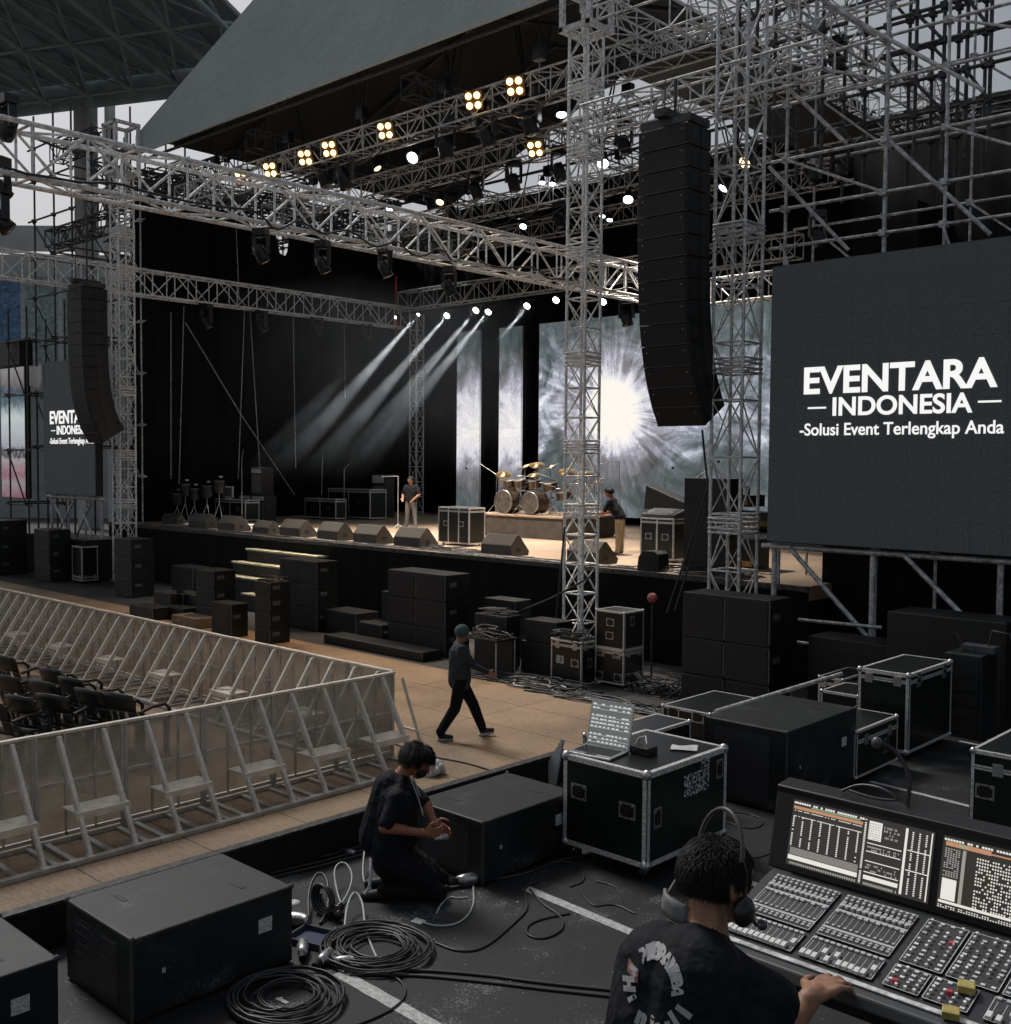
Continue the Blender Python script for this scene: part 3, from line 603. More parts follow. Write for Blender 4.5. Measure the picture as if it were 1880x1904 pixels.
def sign(x):   # the same three lines on both screens, x = offset of the left one
    return [('headline', 'EVENTARA', -8.95+x, -5.78+x, 5.33, 5.77, .028), ('second_line', 'INDONESIA', -8.42+x, -6.14+x, 4.95, 5.25, .024),
            ('dash', '-bar-', -8.87+x, -8.54+x, 5.065, 5.095, 0), ('dash', '-bar-', -6.06+x, -5.72+x, 5.085, 5.115, 0),
            ('tagline', '-Solusi Event Terlengkap Anda', -9.01+x, -5.67+x, 4.62, 4.82, .012)]
textscreen('big dark screen reading EVENTARA INDONESIA in pale letters', -9.62, -5.15, 16.93, 2.76, 7.55, sign(0))
textscreen('small looking dark lettered screen half hidden by the distant speaker array', -38.62, -34.7, 16.93, 2.84, 7.5, sign(-29.1))
# second half hidden screen showing a bright picture, seen as a narrow strip
o = thing('side_screen', 'bright colourful screen strip at the far left edge of the picture', 'LED screen', (-42.5, 17, 2.6))
MB().box(0, .03, 0, 2.1, .25, 4.9).build('cabinet', M['black'], o)
def stripe():
    m = mat('side_picture', (.02, .02, .02), .5); n, l, b = nodes(m); tc = n.new('ShaderNodeTexCoord'); s = n.new('ShaderNodeSeparateXYZ'); l.new(tc.outputs['Object'], s.inputs[0])
    nz = n.new('ShaderNodeTexNoise'); nz.inputs['Scale'].default_value = 3.5; nz.inputs['Detail'].default_value = 5; l.new(tc.outputs['Object'], nz.inputs['Vector'])
    ma = n.new('ShaderNodeMath'); ma.operation = 'MULTIPLY_ADD'; ma.inputs[1].default_value = .9; l.new(nz.outputs['Fac'], ma.inputs[0]); l.new(s.outputs['Z'], ma.inputs[2])
    mr = n.new('ShaderNodeMapRange'); mr.inputs['From Min'].default_value = .3; mr.inputs['From Max'].default_value = 5.6; l.new(ma.outputs[0], mr.inputs['Value'])
    r = n.new('ShaderNodeValToRGB'); e = r.color_ramp.elements; e[0].color = (.25, .05, .1, 1); e[1].position = 1; e[1].color = (.3, .3, .3, 1)
    for p, c in ((.14, (.3, .28, .29, 1)), (.2, (.3, .12, .16, 1)), (.3, (.4, .37, .38, 1)), (.34, (.03, .03, .04, 1)), (.4, (.4, .42, .46, 1)), (.6, (.6, .66, .68, 1)), (.7, (.1, .16, .18, 1)), (.78, (.04, .07, .1, 1)), (.86, (.2, .18, .18, 1))): e.new(p).color = c
    l.new(mr.outputs[0], r.inputs['Fac']); l.new(r.outputs['Color'], b.inputs['Emission Color']); b.inputs['Emission Strength'].default_value = .7; return m
MB().box(.02, 0, .02, 2.08, .028, 4.88).build('picture', stripe(), o)
tag(MB().box(0, 0, 0, 1.9, .5, .95).build('dark_board', M['subold'], None, (-42.4, 16.9, 7.55), bevel=.02), 'dark board above the colourful half hidden screen', 'board')
tag(MB().sheet(lambda u, v: (1.3*u, .12*math.sin(u*5), .7*v-.25*(1-v)*math.sin(u*PI)), 10, 4).build('white_tarp', M['white'], None, (-39.9, 17.0, 6.75), solid=.01), 'small white tarpaulin tied beside the half hidden screen', 'tarpaulin')

# ------------------------------------------------------------------ speaker arrays
def line_array(label, x, y, ztop, n, h, w, d, bend, zrig):
    o = thing('line_array', label, 'speaker array', (x, y, ztop)); p = Vector((0, 0, 0)); a = 0.
    body = MB(); body.box(-w/2, 0, -h+.008, w/2, d, -.008); mb = body.mesh('array_cabinet', M['sub'])
    gr = MB().box(-w/2+.03, -.012, -h+.022, w/2-.03, .0, -.022).mesh('array_grille', M['grille'])
    hd = MB(); hd.box(w/2, .12, -h*.72, w/2+.006, .3, -h*.3); hd.box(w/2, .3, -h*.55, w/2+.005, .43, -h*.45); hd.box(w/2, .42, -h*.95, w/2+.009, .6, -h*.05)
    es = MB().box(-w/2-.002, -.016, -h+.004, w/2+.002, .02, -h+.016).mesh('array_highlight_strip', mat('array_joint_highlight', (.09, .1, .105), .5, nscale=40, namt=.7))  # pale strip paints the highlight line along each cabinet joint
    hm = hd.mesh('array_side_hardware', mat('array_hardware', (.03, .032, .034), .5, .3, nscale=30, namt=.6))
    bolt = MB(); bolt.sph((-w/2+.12, -.016, -.11), .013, 6)
    bm = bolt.mesh('array_bolt', M['knob'])
    for i in range(n):
        a += math.radians(bend[i] if i < len(bend) else bend[-1])
        c = link('cabinet', mb, o, p, bevel=.012); c.rotation_euler = (a, 0, 0)
        for nm, me in (('grille', gr), ('edge_strip', es), ('side_hardware', hm), ('bolt', bm)): link(nm, me, c)
        q = link('side_hardware', hm, c); q.scale = (-1, 1, 1); q = link('bolt', bm, c); q.scale = (-1, 1, 1)
        p = p+Vector((0, math.sin(a)*h, -math.cos(a)*h))
    f = MB().box(-w/2, .05, .02, w/2, d-.05, .16); f.box(-.12, -.1, .16, .12, d, .3); f.cyl((0, d*.5, .3), (0, d*.5, zrig-ztop), .03, 6); f.cyl((0, .05, .3), (.0, .05, zrig-ztop), .012, 5)
    f.build('rigging_frame', M['scafd'], o); return o
BEND = [0, 0, 0, .5, .5, .5, 1, 1.5, 2, 3, 4, 5, 6, 7]
line_array('big curved black speaker array hanging beside the big lettered screen', -11.32, 16.05, 10.08, 14, .385, 1.06, .74, BEND, 11.0)
line_array('distant curved black speaker array hanging in front of the half hidden screen', PY(138, 545, 15.9)[0], 15.9, 9.55, 14, .36, 1.05, .85, BEND, 12.0)

# ------------------------------------------------------------------ stage lamps
def spot(loc, target, watts, angle, col=(1, .97, .92), blend=.4, radius=.06, parent=None):
    d = bpy.data.lights.new('lamp_light', 'SPOT'); d.energy = watts; d.spot_size = math.radians(angle); d.spot_blend = blend; d.color = col; d.shadow_soft_size = radius
    o = bpy.data.objects.new('lamp_light', d); COL.objects.link(o); o.location = loc
    o.rotation_euler = (Vector(target)-Vector(loc)).to_track_quat('-Z', 'Y').to_euler(); return o
def aim(v): return Vector(v).to_track_quat('-Z', 'Y')
# four-cell blinder
cell = MB().sph((0, 0, 0), .105, 12, sc=(1, 1, .45)).mesh('blinder_cell', M['warm'])
house = MB().box(-.3, -.3, .03, .3, .3, .2); house = house.mesh('blinder_housing', mat('blinder_body', (.06, .045, .03), .5))
yoke = MB().tube([(-.34, 0, .1), (-.34, 0, .35), (.34, 0, .35), (.34, 0, .1)], .02).mesh('blinder_yoke', M['scafd'])
def blinder(label, p, dirv, s=1.):
    o = thing('blinder_lamp', label, 'stage lamp', p, 'lit four cell blinders'); o.rotation_euler = aim(dirv).to_euler(); o.scale = (s, s, s)
    link('housing', house, o); link('yoke', yoke, o)
    for a in (-1, 1):
        for b in (-1, 1): link('lamp_cell', cell, o, (a*.14, b*.14, -.01))
    return o
BL = [(957, 160), (880, 187), (716, 243), (612, 277), (567, 293), (502, 316), (449, 330)]
for i, (x, y) in enumerate(BL):
    blinder('lit warm four cell blinder, %s from the right on the front lighting truss' % ORD[i], PY(x, y, 19.05), (.35, -.86, -.38), .8)
blinder('lit amber four cell blinder alone on the second lighting truss', PY(995, 277, 22.5), (.3, -.8, -.5), .8)
# round spotlight (lit) and moving head (unlit)
can = MB().lathe([(.02, .36), (.09, .34), (.12, .2), (.15, 0), (.155, -.02)], n=12).mesh('spotlight_can', M['plastic'])
lens = MB().sph((0, 0, .0), .135, 12, sc=(1, 1, .3)).mesh('spotlight_lens', M['cool']); lensa = MB().sph((0, 0, .0), .135, 12, sc=(1, 1, .3)).mesh('spotlight_lens', M['amber'])
lensd = MB().sph((0, 0, .0), .14, 12, sc=(1, 1, .3)).mesh('dark_lens', mat('dark_glass', (.03, .032, .035), .12, spec=.8))
bracket = MB().tube([(-.19, 0, .12), (-.19, 0, .42), (.19, 0, .42), (.19, 0, .12)], .018).mesh('spotlight_bracket', M['scafd'])
def par(label, p, dirv, s=1., amber=False, group='lit round spotlights'):
    o = thing('spotlight', label, 'stage lamp', p, group); o.rotation_euler = aim(dirv).to_euler(); o.scale = (s, s, s)
    link('can', can, o); link('lens', lensa if amber else lens, o); link('bracket', bracket, o); return o
PARS = [((767, 293), 20.2, (.2, -.75, -.6), 1.15, 0, 'brightest white spotlight hanging under the front lighting truss'), ((702, 313), 20.2, (.5, .2, -.8), .8, 1, 'small reddish spotlight under the left half of the front truss'),
        ((1044, 213), 20.2, (.2, -.2, -.9), .9, 0, 'white spotlight just left of the middle tower'), ((1121, 304), 23.2, (.3, -.5, -.8), 1.1, 0, 'white spotlight just right of the middle tower'),
        ((1168, 371), 26, (.3, -.5, -.8), 1.05, 0, 'white spotlight with a reddish glow beside the speaker array'), ((973, 421), 29, (.2, -.5, -.8), .9, 0, 'white spotlight low in the middle above the long truss'),
        ((818, 376), 26, (.2, -.5, -.8), 1.0, 1, 'amber spotlight left of the low middle spotlights'), ((724, 388), 27, (.2, -.3, -.9), .9, 0, 'white spotlight against the gap of sky'),
        ((913, 428), 29.5, (.2, -.5, -.8), .8, 1, 'dim amber spotlight over the long truss'), ((1008, 340), 27, (.2, -.3, -.9), .7, 0, 'left one of two small spotlights on the third truss'), ((1027, 342), 27, (.2, -.3, -.9), .7, 0, 'right one of two small spotlights on the third truss'),
        ((1120, 402), 29, (.1, -.3, -.9), .7, 0, 'upper small spotlight between the tower and the array'), ((1134, 409), 29.5, (.1, -.3, -.9), .7, 0, 'lower small spotlight between the tower and the array'),
        ((1345, 350), 24, (-.3, -.5, -.8), .9, 0, 'white spotlight glimpsed between the array and the screen tower'), ((1385, 303), 22.8, (-.2, -.7, -.6), 1.1, 1, 'amber spotlight glimpsed through the screen tower'), ((838, 540), 29.8, (.6, -.5, -.5), .8, 0, 'tilted spotlight under the back truss')]
for (px, y, dv, s, am, lab) in PARS: par(lab, PY(px[0], px[1], y), dv, s, bool(am))
mbase = MB().box(-.16, -.13, .42, .16, .13, .58).mesh('moving_head_base', M['plastic'])
marm = MB(); marm.box(-.2, -.07, .0, -.15, .07, .42); marm.box(.15, -.07, .0, .2, .07, .42); marm.box(-.2, -.06, .38, .2, .06, .419); marm = marm.mesh('moving_head_yoke', M['plastic'])
mhead = MB().lathe([(.01, .22), (.12, .2), (.145, .05), (.14, -.12), (.15, -.2), (.135, -.2)], n=14).mesh('moving_head_body', M['plastic'])
def mover(label, p, dirv, s=1., group='unlit moving head lamps'):
    o = thing('moving_head', label, 'stage lamp', p, group); o.scale = (s, s, s); o.rotation_euler = (0, 0, random.uniform(0, 1))
    link('base', mbase, o); link('yoke', marm, o); h = link('head', mhead, o); h.rotation_euler = aim(dirv).to_euler(); q = link('lens', lensd, h, (0, 0, -.19)); return o
for i, (x, y) in enumerate([(383, 600), (486, 607), (589, 615), (682, 622)]): mover('dark moving head hanging below the side drape truss, %s from the left' % ORD[i], PX(x, y, -35.1), (.3, .3, -.9), 1.25)
for i, (x, y) in enumerate([(485, 472), (600, 492), (716, 500), (835, 535)]): mover('dark moving head hanging below the long bright truss, %s from the left' % ORD[i], PX(x, y, -15.6), (.3, .3, -.9), .72)
mover('dark moving head standing on the left end of the long bright truss', PX(15, 240, -15.6), (-.2, .3, .9), .8); mover('dark moving head hanging at the left picture edge under the long truss', PX(0, 352, -15.6), (.3, .5, -.6), .75)
mover('dark moving head lowest at the left picture edge', PX(0, 410, -15.6), (.3, .5, -.6), .85)
for i, (x, y) in enumerate([(602, 322), (640, 328), (828, 268), (905, 246), (985, 222)]): mover('black moving head hanging below the front lighting truss, %s from the left' % ORD[i], PY(x, y+6, 19.45), (.2, .3, -.9), 1.35)
for i, (x, y) in enumerate([(885, 355), (955, 340), (1040, 320), (1160, 270)]): mover('black moving head hanging below the second lighting truss, %s from the left' % ORD[i], PY(x, y, 22.9), (.3, .3, -.9), 1.2)
for i, (x, y) in enumerate([(800, 375), (1040, 410), (840, 395)]): mover('black moving head under the third lighting truss, %s' % ('left', 'right', 'middle')[i], PY(x, y, 27.4), (.3, .3, -.9), 1.2)
mover('black moving head in front of the top edge of the bright screen', PY(1165, 592, 29), (.2, .1, -1), 1.3)
# big dark lamps hung in the right hand scaffold
for i, (x, y) in enumerate([(1558, 118), (1562, 318), (1512, 325), (1520, 440)]): mover('dark lamp hung in the screen scaffold, %s' % ('topmost', 'middle right', 'middle left', 'lowest')[i], PY(x, y, 19.3), (.3, -.3, -.9), .85, 'dark lamps in the screen scaffold')
# beam lamps on the back truss throwing shafts of light through the smoke
BEAM = Vector((.10, -.73, -.62)).normalized()
for i, (x, y, w) in enumerate([(831, 587, 1.0), (885, 577, .75), (908, 580, .8), (980, 569, .9), (1034, 558, .6), (1121, 561, 0), (735, 590, .65), (778, 585, 1.2)]):
    p = Vector(PY(x, y, 30.3)); vis = i < 6
    o = par('white beam lamp below the back truss, %s' % ['third from the left', 'fourth from the left', 'fifth from the left', 'sixth from the left', 'seventh from the left', 'rightmost and alone', 'leftmost', 'second from the left'][i], p, BEAM if vis else BEAM, .95 if vis else .5, False, 'beam lamps on the back truss')
    if w: spot(p+BEAM*.15, p+BEAM*5, 46000*w, 6.4, (.93, .97, 1.), .6, .05)
# stage wash from the lamps overhead
for x, y, z, tx, ty, wt, c in ((-25.2, 19.9, 12.4, -26.0, 20.2, 5600, (1, .88, .75)), (-23, 20.2, 12.4, -23, 21.5, 9000, (1, .87, .75)), (-17.5, 20.2, 12.4, -17.5, 20.8, 8500, (1, .86, .74)), (-25, 27, 12.4, -23.5, 25.5, 5600, (1, .88, .76)), (-14.8, 23, 12.4, -14.5, 20.8, 5000, (1, .88, .76))):
    spot((x, y, z), (tx, ty, ST), wt, 62, c, .9, .15)
for x, y in ((957, 160), (880, 187), (716, 243), (567, 293)):
    p = PY(x, y, 18.95); spot(p, (p[0]+1, 12.5, 0), 900, 70, (1, .62, .3), .8, .15)
# smoke hanging over the left half of the stage
sm = bpy.data.materials.new('stage_smoke'); sm.use_nodes = True; n, l = sm.node_tree.nodes, sm.node_tree.links; n.remove(n['Principled BSDF'])
pv = n.new('ShaderNodeVolumePrincipled'); pv.inputs['Color'].default_value = (.9, .93, .95, 1); pv.inputs['Density'].default_value = .028; pv.inputs['Anisotropy'].default_value = .1
l.new(pv.outputs[0], n['Material Output'].inputs['Volume'])
tc = n.new('ShaderNodeTexCoord'); sz = n.new('ShaderNodeSeparateXYZ'); l.new(tc.outputs['Object'], sz.inputs[0])
mr = n.new('ShaderNodeMapRange'); mr.interpolation_type = 'SMOOTHSTEP'; mr.inputs['From Min'].default_value = 3.2; mr.inputs['From Max'].default_value = 8.2; mr.inputs['To Min'].default_value = 0.; mr.inputs['To Max'].default_value = .03; l.new(sz.outputs['Z'], mr.inputs['Value'])
nz = n.new('ShaderNodeTexNoise'); nz.inputs['Scale'].default_value = .8; nz.inputs['Detail'].default_value = 3; l.new(tc.outputs['Object'], nz.inputs['Vector'])
mm = n.new('ShaderNodeMath'); mm.operation = 'MULTIPLY'; l.new(mr.outputs[0], mm.inputs[0]); m3 = n.new('ShaderNodeMapRange'); m3.inputs['From Min'].default_value = .3; m3.inputs['From Max'].default_value = .7; m3.inputs['To Min'].default_value = .45; m3.inputs['To Max'].default_value = 1.5; l.new(nz.outputs['Fac'], m3.inputs['Value']); l.new(m3.outputs[0], mm.inputs[1]); l.new(mm.outputs[0], pv.inputs['Density'])
SC.cycles.volume_step_rate = 3.; SC.cycles.volume_max_steps = 64
s_ = MB().box(-34.4, 21.4, 3.2, -27.3, 30.55, 10.15).build('stage_smoke', sm); tag(s_, kind='stuff'); s_['label'] = 'thin smoke hanging in the lamp beams over the left half of the stage'

# chain hoists and swagged cables under the roof
rnd = random.Random(21)
hb_ = MB().box(-.14, -.1, 0, .14, .1, .32).mesh('hoist_body', M['plastic']); hk_ = MB().cyl((0, 0, -.75), (0, 0, 0), .012, 5).mesh('hoist_chain', M['scaf']); hc_ = MB().cyl((0, 0, .3), (0, 0, 1.6), .02, 5).mesh('hoist_sling', M['scafd'])
n_ = 0
for yy, tn in ((19.45, 'front'), (22.9, 'second'), (27.4, 'third')):
    for i, xx in enumerate((-31, -27.5, -24, -20.5, -17)):
        h_ = thing('chain_hoist', 'black chain hoist above the %s lighting truss, %s from the left' % (tn, ORD[i]), 'hoist', (xx+rnd.uniform(-.5, .5), yy, 13.6), 'chain hoists under the roof'); link('body', hb_, h_); link('chain', hk_, h_); link('sling', hc_, h_)
for yy, tn in ((19.2, 'front'), (22.65, 'second'), (27.15, 'third')):
    for q in range(2):
        p = []; x = -33
        while x < -15.5:
            L = rnd.uniform(1.2, 2.6); sg = rnd.uniform(.1, .4); p += [(x+L*t/4, yy-.15*q, 12.62-.5*q*.0-sg*math.sin(PI*t/4)-(.1 if q else 0)) for t in range(4)]; x += L
        o = MB().tube(smooth_(p), .026-.006*q, 5).build('swagged_cable', M['cable']); tag(o, ('thick', 'thin')[q]+' black cable swagged along the %s lighting truss' % tn, 'cable', 'cables swagged along the roof trusses')
for k, (x, za, zb) in enumerate(((-15.25, 8.2, 8.0), (-15.95, 8.9, 8.6))):
    p = []; y = 5.
    while y < 23: L = rnd.uniform(.9, 2.4); p += [(x, y+L*t/4, za-rnd.uniform(.05, .3)*math.sin(PI*t/4)) for t in range(4)]; y += L
    o = MB().tube(smooth_(p), .02, 5).build('swagged_cable', M['cable']); tag(o, ('near', 'far')[k]+' black cable swagged along the long bright truss', 'cable', 'cables swagged along the roof trusses')
# ------------------------------------------------------------------ boxes: speaker cabinets and flight cases
HM = {}
M['edgehighlight'] = mat('painted_edge_highlight', (.1, .105, .105), .5, nscale=30, namt=1.4)  # paler colour paints an edge highlight on each cabinet's near corner
def handle_mesh():
    b = MB(); b.box(-.004, -.1, -.05, .004, .1, .05); b.box(.004, -.085, -.012, .016, .085, .012); return b.mesh('recess_handle', mat('handle_metal', (.13, .135, .14), .4, .3, nscale=60, namt=.6))
HM['h'] = handle_mesh()
SUBMESH = {}
def cabinet(label, x0, y0, z0, x1, y1, z1, group=None, m='sub', handles=True, grille=True, sticker=False, name='subwoofer', cat='speaker', seams=0):
    w, d, h = x1-x0, y1-y0, z1-z0; key = (round(w, 2), round(d, 2), round(h, 2), m)
    o = thing(name, label, cat, ((x0+x1)/2, (y0+y1)/2, z0), group)
    if key not in SUBMESH:
        SUBMESH[key] = (MB().box(-w/2, -d/2, .004, w/2, d/2, h-.004).mesh('cabinet_body', M[m]), MB().box(-w/2+.04, -d/2-.008, .05, w/2-.04, -d/2+.002, h-.05).mesh('cabinet_grille', M['grille']))
    bm, gm = SUBMESH[key]
    link('body', bm, o, None, .012)
    if grille: link('grille', gm, o)
    ck = ('c', round(h, 2)); 
    if ck not in SUBMESH: SUBMESH[ck] = MB().box(-.011, -.004, .03, .004, .011, h-.03).mesh('cabinet_edge_highlight', M['edgehighlight'])
    link('edge_highlight', SUBMESH[ck], o, (w/2, -d/2, 0))
    if handles:
        for yy in (-d*.18,): link('handle', HM['h'], o, (w/2+.002, yy, h*.62))
    if sticker: MB().box(-.0, -.05, -.045, .006, .05, .045).build('sticker', M['label'], o, (w/2+.002, d*.3, h*.55))
    return o
POSN = {1: ['only'], 2: ['bottom', 'top'], 3: ['bottom', 'middle', 'top'], 4: ['bottom', 'second lowest', 'second highest', 'top']}
def stack(desc, x0, y0, x1, y1, levels, nx=1, m='sub', group=None, z0=0., jit=.01):
    z = z0; g = group or 'speaker cabinets of '+desc
    for k, h in enumerate(levels):
        for i in range(nx):
            xa = x0+(x1-x0)*i/nx; xb = x0+(x1-x0)*(i+1)/nx-.012; j = random.uniform(-jit, jit)
            side = '' if nx == 1 else ' '+('left', 'right')[i]
            cabinet('black speaker cabinet, %s%s of %s' % (POSN[len(levels)][k], side, desc), xa, y0+j, z, xb, y1+j, z+h, g, m)
        z += h
    return z
stack('the wide stack in the centre of the pit', -18.18, 15.58, -16.33, 16.3, (.58, .58, .58), 2)
stack('the tall wide stack right of the stage steps', -22.46, 15.72, -20.93, 16.35, (.55, .57, .57), 2)
stack('the narrow four high stack before the steps', -20.84, 13.9, -20.24, 14.45, (.35, .35, .35, .34))
stack('the stack left of the steps with an orange lit top', -24.27, 14.45, -23.43, 15.08, (.46, .46, .45))
stack('the stack at the foot of the corner tower', -30.8, 15.6, -29.8, 16.35, (.58, .58, .58))
stack('the dark stack under the half hidden screen', -36.56, 15.66, -35.38, 16.4, (.58, .58, .58))
stack('the stack cut by the left picture edge', -39.78, 15.2, -38.6, 16.3, (.62, .62, .68))
stack('the big stack beside the screen tower', -10.29, 15.36, -8.62, 16.05, (.58, .62, .76), 2)
cabinet('low speaker cabinet lying left of the wide central stack', -19.1, 15.5, 0, -18.3, 16.0, .48)
cabinet('small speaker cabinet upright behind the low one left of the central stack', -18.95, 16.05, .0, -18.35, 16.5, 1.15)
cabinet('low black cabinet with an orange lit top at the right of the tall stack', -20.9, 15.9, 0, -19.7, 16.6, .55)
cabinet('flat black box lying in front of the central stack', -19.6, 14.9, 0, -16.3, 15.45, .2, handles=False, name='flat_box', cat='box')
cabinet('black cabinet topped with a heap of cables right of the central stack', -15.5, 15.6, 0, -14.62, 16.05, 1.04)
cabinet('thin black board box behind the central stack', -16.1, 16.5, 0, -15.2, 17, 1.22, handles=False, name='flat_box', cat='box')
A1 = G(975, 1150, 1.05); cabinet('upper black cabinet behind the small flight case', A1[0], 15.7, .62, A1[0]+.8, 16.2, 1.05)
cabinet('lower black cabinet behind the small flight case', A1[0]-.1, 15.7, 0, A1[0]+.75, 16.25, .618)
cabinet('dark box with a pale edged lid behind the tower stack', -28.9, 16.4, 0, -27.7, 17, 1.0, name='flat_box', cat='box')
for i, (xa, ya, xb, zt, lab, mm) in enumerate([(285, 1093, 316, .62, 'small black box with a pale top, leftmost behind the barrier', 'subold'), (316, 1094, 341, .62, 'small brown black box with an orange lit top', 'subold'), (341, 1098, 368, .6, 'small dark box with a bright orange top beside the orange topped stack', 'subold'),
                                         (240, 1117, 284, .32, 'low flat box with a pale lid behind the barrier', 'subold'), (288, 1116, 340, .34, 'low black box in front of the small boxes', 'sub'), (319, 1136, 365, .25, 'pale brown plywood box behind the barrier', 'brownbox')]):
    p = G(xa, ya+6, zt); q = G(xb, ya+6, zt); y = p[1]
    cabinet(lab, p[0], y, 0, PY(xb, ya, y)[0], y+.55, zt, 'small boxes behind the barrier', mm, False, False, name='crate', cat='crate')
p = G(393, 1120, .75); cabinet('lower black cabinet standing in front of the orange topped stack', p[0], p[1], 0, p[0]+.85, p[1]+.45, .78)
# foreground subwoofers
def bigsub(label, x0, y0, x1, y1, z0, z1, mark=True):
    w, d, h = x1-x0, y1-y0, z1-z0
    o = thing('subwoofer', label, 'speaker', ((x0+x1)/2, (y0+y1)/2, z0), 'foreground subwoofers on the black deck')
    b = MB().box(-w/2, -d/2, .012, w/2, d/2, h); b.build('body', M['subfg'], o, None, .014)
    for (xx, yy) in ((-w*.22, -d*.28), (w*.2, d*.28)):
        MB().box(xx-.07, yy-.022, h-.0005, xx+.07, yy+.022, h+.003).build('top_handle', M['black'], o)
    c = MB(); c.box(-w*.36, -d/2-.002, .07, w*.3, -d/2+.001, h-.08)
    for k in range(6):
        z = .1+k*.068
        c.box(-w*.3 if k % 2 else -w*.34, -d/2-.006, z, -w*.12, -d/2+.002, z+.012); c.box(w*.06, -d/2-.006, z+.015, w*.27, -d/2+.002, z+.027)
    c.build('connector_panel', mat('panel_grey', (.045, .047, .05), .45, .3, nscale=70, namt=.8), o)
    MB().box(0, -.055, -.05, .003, .055, .05).build('sticker', M['label'], o, (w/2+.001, d*.31, h*.62))
    MB().box(0, -.012, -.016, .003, .012, .016).build('badge', M['knob'], o, (w/2+.001, -d*.32, h*.52))
    cm = HM.setdefault('cap', MB().sph((0, 0, 0), .021, 8).mesh('corner_cap', M['scafd']))
    for sx in (-1, 1):
        for sy in (-1, 1): link('corner_cap', cm, o, (sx*(w/2-.008), sy*(d/2-.008), h-.006))
    MB().box(w/2-.012, -d/2-.004, .02, w/2+.004, -d/2+.012, h-.02).build('edge_highlight', mat('sub_edge_highlight', (.05, .052, .053), .5, nscale=110, namt=1.2), o)  # lighter strip: highlight painted down the near vertical edge
    return o
bigsub('large black subwoofer lying in the left foreground before the cable coils', -7.2, 3.27, -6.28, 4.5, DK, 1.11)
bigsub('black subwoofer the kneeling man is plugging cables into', -7.14, 6.43, -6.27, 7.66, DK, 1.1)
bigsub('black subwoofer cut by the lower left corner of the picture', -7.25, 1.62, -6.38, 2.85, DK, 1.11)

